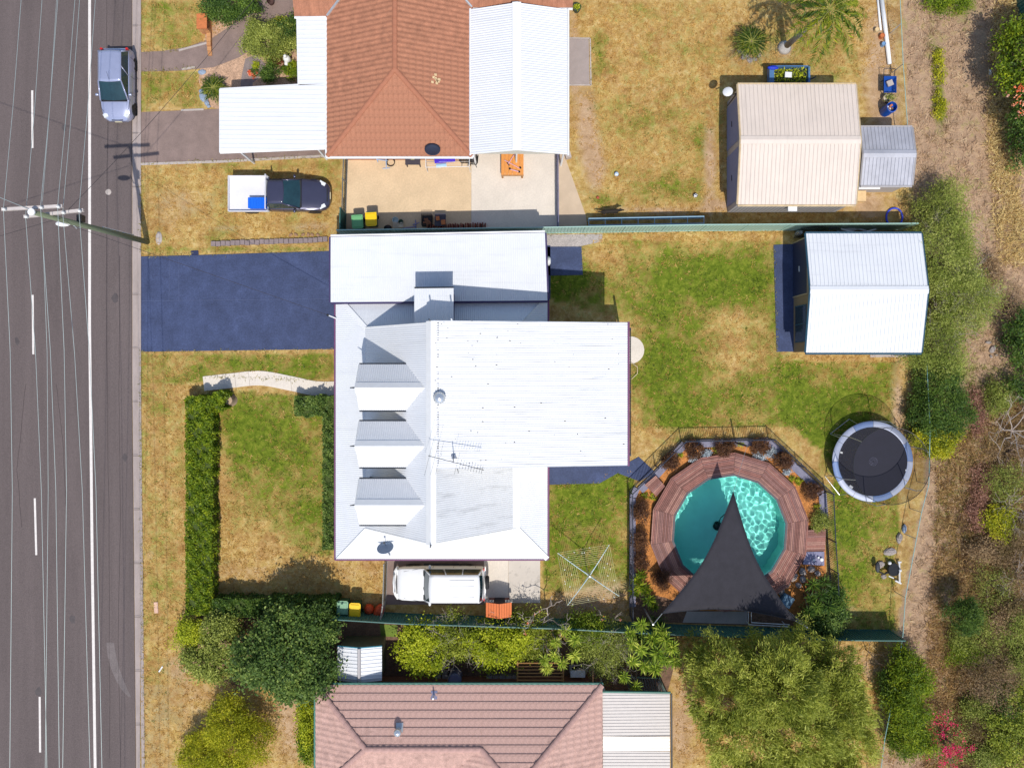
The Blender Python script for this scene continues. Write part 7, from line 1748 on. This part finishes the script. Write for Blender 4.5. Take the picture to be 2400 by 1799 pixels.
# she-oak
def sheoak():
    h = 7.0; g_ = P(1835,1640,h*.55); g_.z = 0; t = thing('sheoak_tree','huge feathery olive tree beside the pink tiled house','tree',g_)
    P_,V_,D_ = [],[],[]; lobes = []
    for (px,py,rx,ry,z) in ((1690,1565,1.8,1.5,3.0),(1795,1560,1.6,1.4,3.4),(1890,1550,1.2,1.1,3.0),(1960,1580,1.5,1.5,3.4),(1720,1640,1.9,1.9,4.6),(1840,1620,2.1,2.0,5.6),(1950,1650,1.8,2.0,4.6),(1760,1740,2.0,2.0,4.8),(1880,1740,2.1,2.0,5.2),(1980,1740,1.4,1.6,3.8),(1810,1830,2.2,1.8,4.4),(1940,1830,1.6,1.6,3.8),(1640,1530,.9,.8,2.4),(1985,1640,.9,1.5,3.2),(1762,1500,.4,.5,2.6),(1828,1500,.4,.45,2.7),(1890,1490,.6,.6,2.8)):
        z += random.uniform(-.7,.7); rx,ry = rx*1.0,ry*1.0; c_ = P(px,py,z); lobes.append(c_); pts,var,cc = crown((c_.x,c_.y,z-.4),(rx,ry,1.6),int(34*rx*ry),90,.32,.5,-.2)
        dr = pts-np.array([c_.x,c_.y,z-1.4]); P_.append(pts); V_.append(np.clip(var*.7+.4*rng.random()-.05,0,1)); D_.append(dr/np.linalg.norm(dr,axis=1)[:,None])
    pts = np.concatenate(P_); n = len(pts)
    leafmesh('crown',LEAF_SHEOAK,pts,.14+.2*rng.random(n),np.concatenate(V_),.16,.8,np.concatenate(D_)*.5,parent=t)
    mb = MB(); fork = g_+V((0,0,1.8)); mb.tube([g_-V((0,0,.2)),fork],.26,9,.2)
    for c_ in lobes: mb.tube([fork,fork.lerp(c_,.5)+V((0,0,.3)),c_],.09,6,.03); [twigs(mb,fork.lerp(c_,.6)+V((0,0,.2)),(random.gauss(0,1),random.gauss(0,1),.5),.8,.03,2) for _ in range(2)]
    mb.build('trunk',M('sheoak_bark',S(120,98,78),.9,.25,8),t,smooth=True)
sheoak()
bare('thin bare branches in the corner by the deep green fence',2040,1530,1.2,4,.6,.02,3,BARK)
# pool garden
for px,py,l in ((1628,1053,'bronze shrub between two silver plants by the straight fence run'),(1698,1047,'bronze shrub in front of the tall sail post'),(1780,1047,'bronze shrub at the fence corner facing the trampoline'),(1573,1083,'bronze shrub nearest the pool gate ramp'),(1836,1080,'bronze shrub on the slanting fence beside a small silver plant'),(1905,1152,'bronze shrub where the slanting fence turns along the lawn')): bush('bronze_shrub',l,'shrub',px,py,(.47,.44),.8,LEAF_BRONZE,40,90,.17,.07,.4,.4,group='bronze shrubs round the pool',shell=.5)
for px,py,l in ((1923,1222,'loose olive shrub beside the small side deck'),(1504,1200,'loose bronze shrub just past the pool gate ramp'),(1500,1270,'loose bronze shrub halfway along the clothes hoist side fence'),(1503,1318,'loose bronze shrub next to the strappy mulch corner plant'),(1552,1360,'loose bronze shrub under the sail corner')): bush('bronze_shrub',l,'shrub',px,py,(.42,.55),.8,LEAF_BRONZE if px < 1600 else LEAF_OLIVE,40,70,.2,.08,.35,.4,group='loose bronze shrubs round the pool')
for px,py,r_,l in ((1624,1073,.24,'silver plant at the deck edge nearest the gate'),(1655,1063,.26,'silver plant between two bronze shrubs near the sail post'),(1780,1068,.3,'silver plant below the fence corner bronze shrub'),(1810,1063,.28,'silver plant tucked in the slanting fence corner'),(1845,1105,.16,'smallest silver plant at the slanting fence')): bush('silver_plant',l,'plant',px,py,(r_,r_*.9),.35,LEAF_SILVER,16,34,.12,.08,.5,.5,group='silver plants in the mulch')
for px,py in ((1677,1055),(1735,1040),(1595,1066),(1858,1120),(1877,1125),(1512,1160),(1530,1165),(1870,1130),(1915,1185)): bush('small_plant','tiny green plant in the orange mulch','plant',px,py,(.15,.15),.25,LEAF_LIME,8,22,.09,.09,.25,.4,group='tiny green plants in the mulch')
# scrub side
bush('wispy_shrub','wispy green shrub overhanging the white shed roof','shrub',2215,590,(1.9,2.9),2.6,LEAF_GREYGREEN,260,100,.45,.12,.25,.5); bush('wispy_shrub','grey green wispy shrub beyond the white shed','shrub',2265,700,(1.5,2.2),2.2,LEAF_GREYGREEN,180,80,.45,.12,.22,.5); bush('wispy_shrub','olive shrub at the corner behind the white shed','shrub',2200,800,(1.5,2.1),2.2,LEAF_GREYGREEN,170,90,.42,.11,.3,.5)
bush('wispy_shrub','upper end of the wispy shrub near the fence end','shrub',2205,480,(1.3,1.4),2.0,LEAF_OLIVE,90,70,.4,.12,.22,.4)
for px,py,n_,l in ((2220,560,12,'tangle of pale twigs in the wispy shrub'),(2260,680,12,'tangle of grey twigs beyond the white shed'),(2215,760,10,'pale dead twigs behind the white shed corner')): bare(l,px,py,2.4,n_,.8,.016,4,PALEBARK,.5)
bush('hedge_shrub','solid green shrub behind the wire fence by trampoline','shrub',2210,945,(1.35,2.3),1.8,LEAF_DEEP,170,100,.36,.1,.4,.45); bush('hedge_shrub','yellow green shrub end beside the trampoline net','shrub',2195,1035,(1.15,.85),1.4,LEAF_YELLOW,80,70,.3,.1,.5); bush('hedge_shrub','shaded green shrub on the lawn side of the wire fence','shrub',2155,960,(.45,2.1),1.0,LEAF_DEEP,80,70,.26,.09,.4)
tree('scrub_tree','glossy green tree at the top of the scrub strip',2410,140,(1.4,2.6),3.6,LEAF_HEDGE,150,90,.42,.14,.55,trunk=.1); tree('scrub_tree','green tree with orange blossom beside the scrub strip',2420,250,(1.2,1.2),3.0,LEAF_DEEP,70,80,.38,.13,.5,trunk=.08)
pts,var,_ = crown(np.array(P(2400,232,2.9)),(.8,.7,.4),20,10,.18); o = leafmesh('tree_blossom',LEAF_FLOWER,pts,.1+.06*rng.random(len(pts)),var*.5+.3,.6,.7,base=(0,0,0),kind='stuff'); tag(o,'orange blossom on the tree beside the scrub strip','blossom')
bush('scrub_bush','dark bush against the scrub edge past the orange blossom','bush',2400,330,(.6,1.4),1.8,LEAF_DEEP,60,70,.36,.12); bush('scrub_bush','brown dead bush in the scrub','bush',2375,715,(1.2,1.3),1.4,LEAF_BROWN,70,50,.4,.1,.2,.3); bush('scrub_bush','dark green bush beside the brown dead bush','bush',2400,790,(.8,1.6),1.8,LEAF_DEEP,80,80,.38,.12)
bush('scrub_bush','low dark bush past the pale rocks','bush',2395,900,(.7,.9),1.2,LEAF_DEEP,40,60,.34,.11); bush('scrub_bush','sparse brown bush below the dead tree','bush',2370,1060,(1.2,1.1),1.1,LEAF_BROWN,60,40,.4,.09,.2,.3); bush('scrub_bush','olive bush below the dead tree','bush',2365,1130,(1.1,1.2),1.2,LEAF_OLIVE,60,60,.4,.1,.3,.4); bush('scrub_bush','yellow green bush in the lower scrub','bush',2340,1220,(.8,.8),1.2,LEAF_YELLOW,50,60,.32,.1,.4); bush('scrub_bush','grey dry bush near the frame edge scrub','bush',2390,1330,(1.2,1.5),1.3,LEAF_BROWN,80,50,.42,.1,.2,.3); bush('scrub_bush','olive brown bush in the middle lower scrub','bush',2330,1370,(1.1,1.2),1.1,LEAF_OLIVE,60,50,.4,.09,.25,.3)
bush('scrub_bush','dense brown olive bush above the pink flowers','bush',2330,1600,(1.6,1.5),1.5,LEAF_BROWN,110,60,.42,.1,.2,.3); bush('scrub_bush','green undergrowth around the brown olive bush','bush',2350,1650,(1.5,1.1),1.1,LEAF_DEEP,80,50,.42,.1,.35,.4); bush('scrub_bush','bright leafy bush in the lower scrub corner','bush',2370,1730,(1.2,1.5),1.5,LEAF_GARDEN,100,60,.4,.12,.5)
bush('scrub_bush','grass green bush at the top of the scrub strip','bush',2225,2,(1.4,.6),.7,LEAF_HEDGE,60,60,.34,.12,.3); bush('weed_patch','yellow weeds in the scrub strip furrow','weeds',2200,160,(.28,1.0),.35,LEAF_YELLOW,30,40,.2,.1,.4); bush('weed_patch','yellow weeds beside the white carton furrow','weeds',2204,250,(.28,.75),.35,LEAF_YELLOW,24,40,.2,.1,.4)
tree('young_conifer','small dark green conifer standing alone in the scrub',2258,1445,(.75,.9),2.4,LEAF_DEEP,60,90,.3,.14,.2,.3,trunk=.06); bush('young_conifer','feathery green spreading bush under the small conifer','bush',2290,1490,(1.3,1.2),1.0,LEAF_OLIVE,90,70,.38,.14,.18,.3); bush('young_conifer','second feathery green bush below the conifer','bush',2270,1530,(1.2,.7),.8,LEAF_HEDGE,50,60,.34,.14,.18,.3)
for px,py,rx,ry,h_,l in ((2132,1585,.95,1.35,2.4,'upper mass of the dense green shrub on the wire fence'),(2124,1670,.95,1.1,2.1,'middle mass of the dense green shrub on the wire fence'),(2132,1728,1.1,.9,1.8,'lower mass of the dense green shrub on the wire fence'),(2095,1620,.6,1.2,1.4,'shaded lawn side of the dense green shrub')): bush('dense_shrub',l,'shrub',px,py,(rx,ry),h_,LEAF_HEDGE if rx > .9 else LEAF_DEEP,int(95*rx*ry),100,.36,.15,.25,.35)
t = bush('pink_shrub','shrub covered in bright pink flowers in the scrub','shrub',2225,1735,(1.2,1.7),1.6,LEAF_OLIVE,70,30,.36,.09,.3)
pts,var,_ = crown(np.array(P(2225,1740,1.4)),(1.2,1.7,.35),52,15,.2,.25); tag(leafmesh('flowers',LEAF_PINK,pts,.06+.05*rng.random(len(pts)),var,.7,.7,parent=t),kind='stuff')
bare('dead grey tree with long pale limbs at the scrub edge',2385,1010,2.6,7,.9,.035,4,PALEBARK,.5,'dead_tree','tree'); bare('dead grey bush below the dead tree',2370,1190,1.4,8,.6,.02,3,PALEBARK,.5); bare('dry twiggy bush in the lower scrub',2390,1350,1.3,9,.7,.016,3,PALEBARK,.5); bare('dry twig tangle above the pink shrub',2320,1580,1.5,9,.7,.016,3,BARK,.5)
steel_fence('boundary_fence','short dark green steel fence at the scrub strip top',[(2370,-40),(2386,60)],1.6,DARKFENCE)
# dry grass
def tussocks(name,label,poly,n,mat,blade,h,per=9,green=None):
    px = np.array([q[0] for q in poly]); py = np.array([q[1] for q in poly])
    x = rng.uniform(px.min(),px.max(),n*3); y = rng.uniform(py.min(),py.max(),n*3); k_ = inpoly(x,y,poly); x,y = x[k_][:n],y[k_][:n]
    X = (x-CX)*43/F; Y = (CY-y)*43/F; m = len(X); idx = np.repeat(np.arange(m),per)
    sz = (.5+rng.random(m))[idx]*blade; d = rng.normal(size=(len(idx),3)); d[:,2] = np.abs(d[:,2])*.5+.25; d /= np.linalg.norm(d,axis=1)[:,None]
    pts = np.stack([X[idx],Y[idx],np.full(len(idx),.01)],-1)+d*sz[:,None]*.5
    o = leafmesh(name,mat,pts,sz,.6*rng.random(m)[idx]+.4*rng.random(len(idx)),.07,.2,d,base=(0,0,0),kind='stuff'); tag(o,label,'grass')
SCRUBP = [(2118,-30),(2400,-30),(2440,400),(2440,1830),(2075,1830),(2110,1500),(2160,1240),(2185,1000),(2150,520)]
tussocks('dry_grass','dry pale grass covering the scrub strip',SCRUBP,4200,STRAW,.26,.2,8)
tussocks('dry_grass','brown dead grass through the scrub strip',SCRUBP,900,LEAF_BROWN,.3,.2,8)
tussocks('green_weeds','green weeds through the lower scrub strip',[(2190,850),(2440,850),(2440,1830),(2230,1830),(2190,1300)],2800,LEAF_OLIVE,.22,.2,8)
tussocks('edge_grass','taller straw grass along the far scrub edge',[(2330,0),(2385,0),(2380,300),(2400,620),(2340,620),(2310,300)],1100,leafmat('straw_gold',S(166,142,92),S(200,174,116),S(226,206,150),.2),.38,.2,8)

# more of the scrub's tangle
for px,py,rx,ry,h_,m_,l in ((2345,1460,.9,.8,1.0,LEAF_BROWN,'brown brush above the feathery conifer bushes'),(2385,1480,.9,1.2,1.3,LEAF_GREYGREEN,'grey green brush at the scrub edge beside the conifer'),(2310,1290,.8,.7,.9,LEAF_BROWN,'low brown brush below the yellow green bush'),(2395,1560,.8,.9,1.4,LEAF_OLIVE,'olive brush between conifer bushes and leafy corner bush'),(2290,1660,.7,.6,.9,LEAF_OLIVE,'small olive brush above the pink flowers'),(2310,1780,.8,.7,1.0,LEAF_GREYGREEN,'grey green brush beside the pink flowers'),(2395,1640,.8,.8,1.3,LEAF_GARDEN,'green brush above the leafy corner bush'),(2300,1130,.5,.9,.5,LEAF_RUST,'reddish low weeds along the scrub track'),(2290,1210,.5,.8,.5,LEAF_RUST,'second run of reddish low weeds along the scrub track'),(2290,960,.4,1.3,.5,LEAF_RUST,'russet weeds below the solid green shrub'),(2340,930,.7,.9,.9,LEAF_OLIVE,'olive brush under the pale rocks'),(2320,640,.5,.9,.8,LEAF_BROWN,'dry brown brush past the wispy shrub')): bush('scrub_brush',l,'brush',px,py,(rx,ry),h_,m_,int(70*rx*ry)+20,60,.34,.1,.35,.4)
# grass tufts on the lawns, thicker where the lawn is green
def lawn(name,label,n,mat,green,blade):
    g_,d_,xs,ys = GMASK
    X = rng.uniform(-20.1,21.5,n*4); Y = rng.uniform(-21.3,20.2,n*4)
    ix = np.clip(np.searchsorted(xs,X),0,len(xs)-1); iy = np.clip(np.searchsorted(ys,Y),0,len(ys)-1); gm,dm = g_[iy,ix],d_[iy,ix]
    px,py = CX+X*43,CY-Y*43
    keep = rng.random(len(X)) < (np.clip(gm*1.6-.25,0,1) if green else np.clip(1-gm-dm*.6,.05,1))
    for q in ([(325,590),(1290,570),(1290,830),(325,830)],[(780,340),(1380,340),(1380,600),(780,600)],[(780,690),(1480,690),(1480,1100),(1290,1140),(1290,1320),(780,1320)],[(320,250),(780,250),(780,390),(320,390)],[(320,115),(470,110),(640,-30),(1335,-30),(1335,360),(460,260),(500,180),(320,172)],[(1700,180),(2150,180),(2150,500),(1700,500)],[(1805,550),(2170,550),(2170,830),(1805,830)],[(1475,1020),(1945,1020),(1945,1470),(1475,1470)],[(740,1420),(1590,1440),(1580,1810),(740,1810)],[(900,1300),(1280,1300),(1280,1440),(900,1440)],[(470,870),(790,875),(790,935),(470,925)],[(1265,545),(1415,545),(1370,585),(1370,650),(1265,650)],[(1440,785),(1513,785),(1513,855),(1440,855)],[(1335,85),(1390,85),(1390,205),(1335,205)]): keep &= ~inpoly(px,py,q)
    if green: keep &= (np.sin(X*1.7+Y*.6)+np.sin(Y*2.1-X*.8+1)+.8*np.sin(X*4.3+2*np.sin(Y*3.1))+.8*np.sin(Y*5.1+X*2.2)+rng.normal(size=len(X))*.7) > -.3
    keep &= px < 2100; X,Y = X[keep][:n],Y[keep][:n]; m = len(X); idx = np.repeat(np.arange(m),5)
    sz = (.5+rng.random(m))[idx]*blade; d = rng.normal(size=(len(idx),3)); d[:,2] = np.abs(d[:,2])*.3+.12; d /= np.linalg.norm(d,axis=1)[:,None]
    pts = np.stack([X[idx],Y[idx],np.full(len(idx),.008)],-1)+d*sz[:,None]*.5+rng.normal(size=(len(idx),3))*np.array([.05,.05,0])
    tag(leafmesh(name,mat,pts,sz,.6*rng.random(m)[idx]+.4*rng.random(len(idx)),.16,.8,d,base=(0,0,0),kind='stuff'),label,'grass')
lawn('lawn_grass','dry golden grass of the lawns and verge',20000,leafmat('turf_dry',S(142,106,50),S(192,152,82),S(222,190,122),.3,gain=1.35),False,.13)
lawn('lawn_grass','green grass growing through the lawns',13000,leafmat('turf_green',S(70,90,24),S(104,122,34),S(150,156,60),.3,gain=1.15),True,.12)
# ragged grass along slab and fence edges
def fringe(lines,n,mat,label):
    P_ = []
    for a,b in lines:
        a,b = P(*a),P(*b); k_ = int(n*(b-a).length); f = rng.random(k_)[:,None]
        P_.append(np.array(a)*(1-f)+np.array(b)*f+rng.normal(size=(k_,3))*np.array([.05,.05,0]))
    X = np.concatenate(P_); d = rng.normal(size=X.shape); d[:,2] = np.abs(d[:,2])*.5+.2; d /= np.linalg.norm(d,axis=1)[:,None]; sz = .07+.12*rng.random(len(X))
    X[:,2] = .035; tag(leafmesh('edge_grass',mat,X+d*sz[:,None]*.5,sz,rng.random(len(X)),.16,.6,d,base=(0,0,0),kind='stuff'),label,'grass')
fringe([((331,598),(455,595)),((470,594),(770,587)),((331,826),(780,820)),((331,386),(760,368)),((331,122),(420,118)),((331,170),(460,160)),((477,881),(780,892)),((477,917),(780,930)),((1405,134),(1405,134.5)),((1290,1138),(1405,1134)),((1366,580),(1368,646)),((1812,574),(1819,824)),((1275,549),(1640,543)),((1640,543),(2110,540)),((1387,92),(1388,200)),((1470,1150),(1472,1440)),((1590,1025),(1802,1021)),((1802,1021),(1938,1150)),((1945,1200),(1953,1460)),((332,1000),(334,1200)),((333,1200),(340,1799)),((332,830),(332,1000)),((332,390),(332,595))],26,leafmat('turf_edge',S(104,104,40),S(152,142,64),S(200,184,106),.3,gain=1.15),'ragged grass along slab, kerb and fence edges')

tussocks('dry_grass','tangled golden brown grass through the lower scrub',[(2200,1050),(2440,900),(2440,1830),(2160,1830),(2170,1500),(2190,1300)],5200,LEAF_STRAWGOLD,.36,.2,9)
tussocks('dry_grass','dark brown dead stalks through the lower scrub',[(2240,1200),(2440,850),(2440,1830),(2230,1830)],2200,leafmat('stalk_dark',S(84,66,50),S(122,96,72),S(160,130,98),.2,gain=1.1),.36,.2,8)
for px,py,rx,ry,h_,l in ((2310,1560,.9,.8,1.1,'dark brown tangle above the feathery pink shrub'),(2370,1420,.8,.7,1.0,'dark brown tangle beside the grey green scrub edge'),(2330,1510,.8,.7,.9,'brown tangle among the feathery green bushes'),(2300,1700,.7,.7,.9,'brown tangle touching the pink flowers'),(2360,1280,.8,.7,.9,'brown tangle under the yellow green bush'),(2385,1240,.7,.7,1.0,'dark tangle near the dead grey bush')): bush('scrub_brush',l,'brush',px,py,(rx,ry),h_,leafmat('leaf_tangle',S(78,66,44),S(122,104,66),S(168,146,96),gain=1.15),int(60*rx*ry)+20,60,.34,.12,.2,.35)
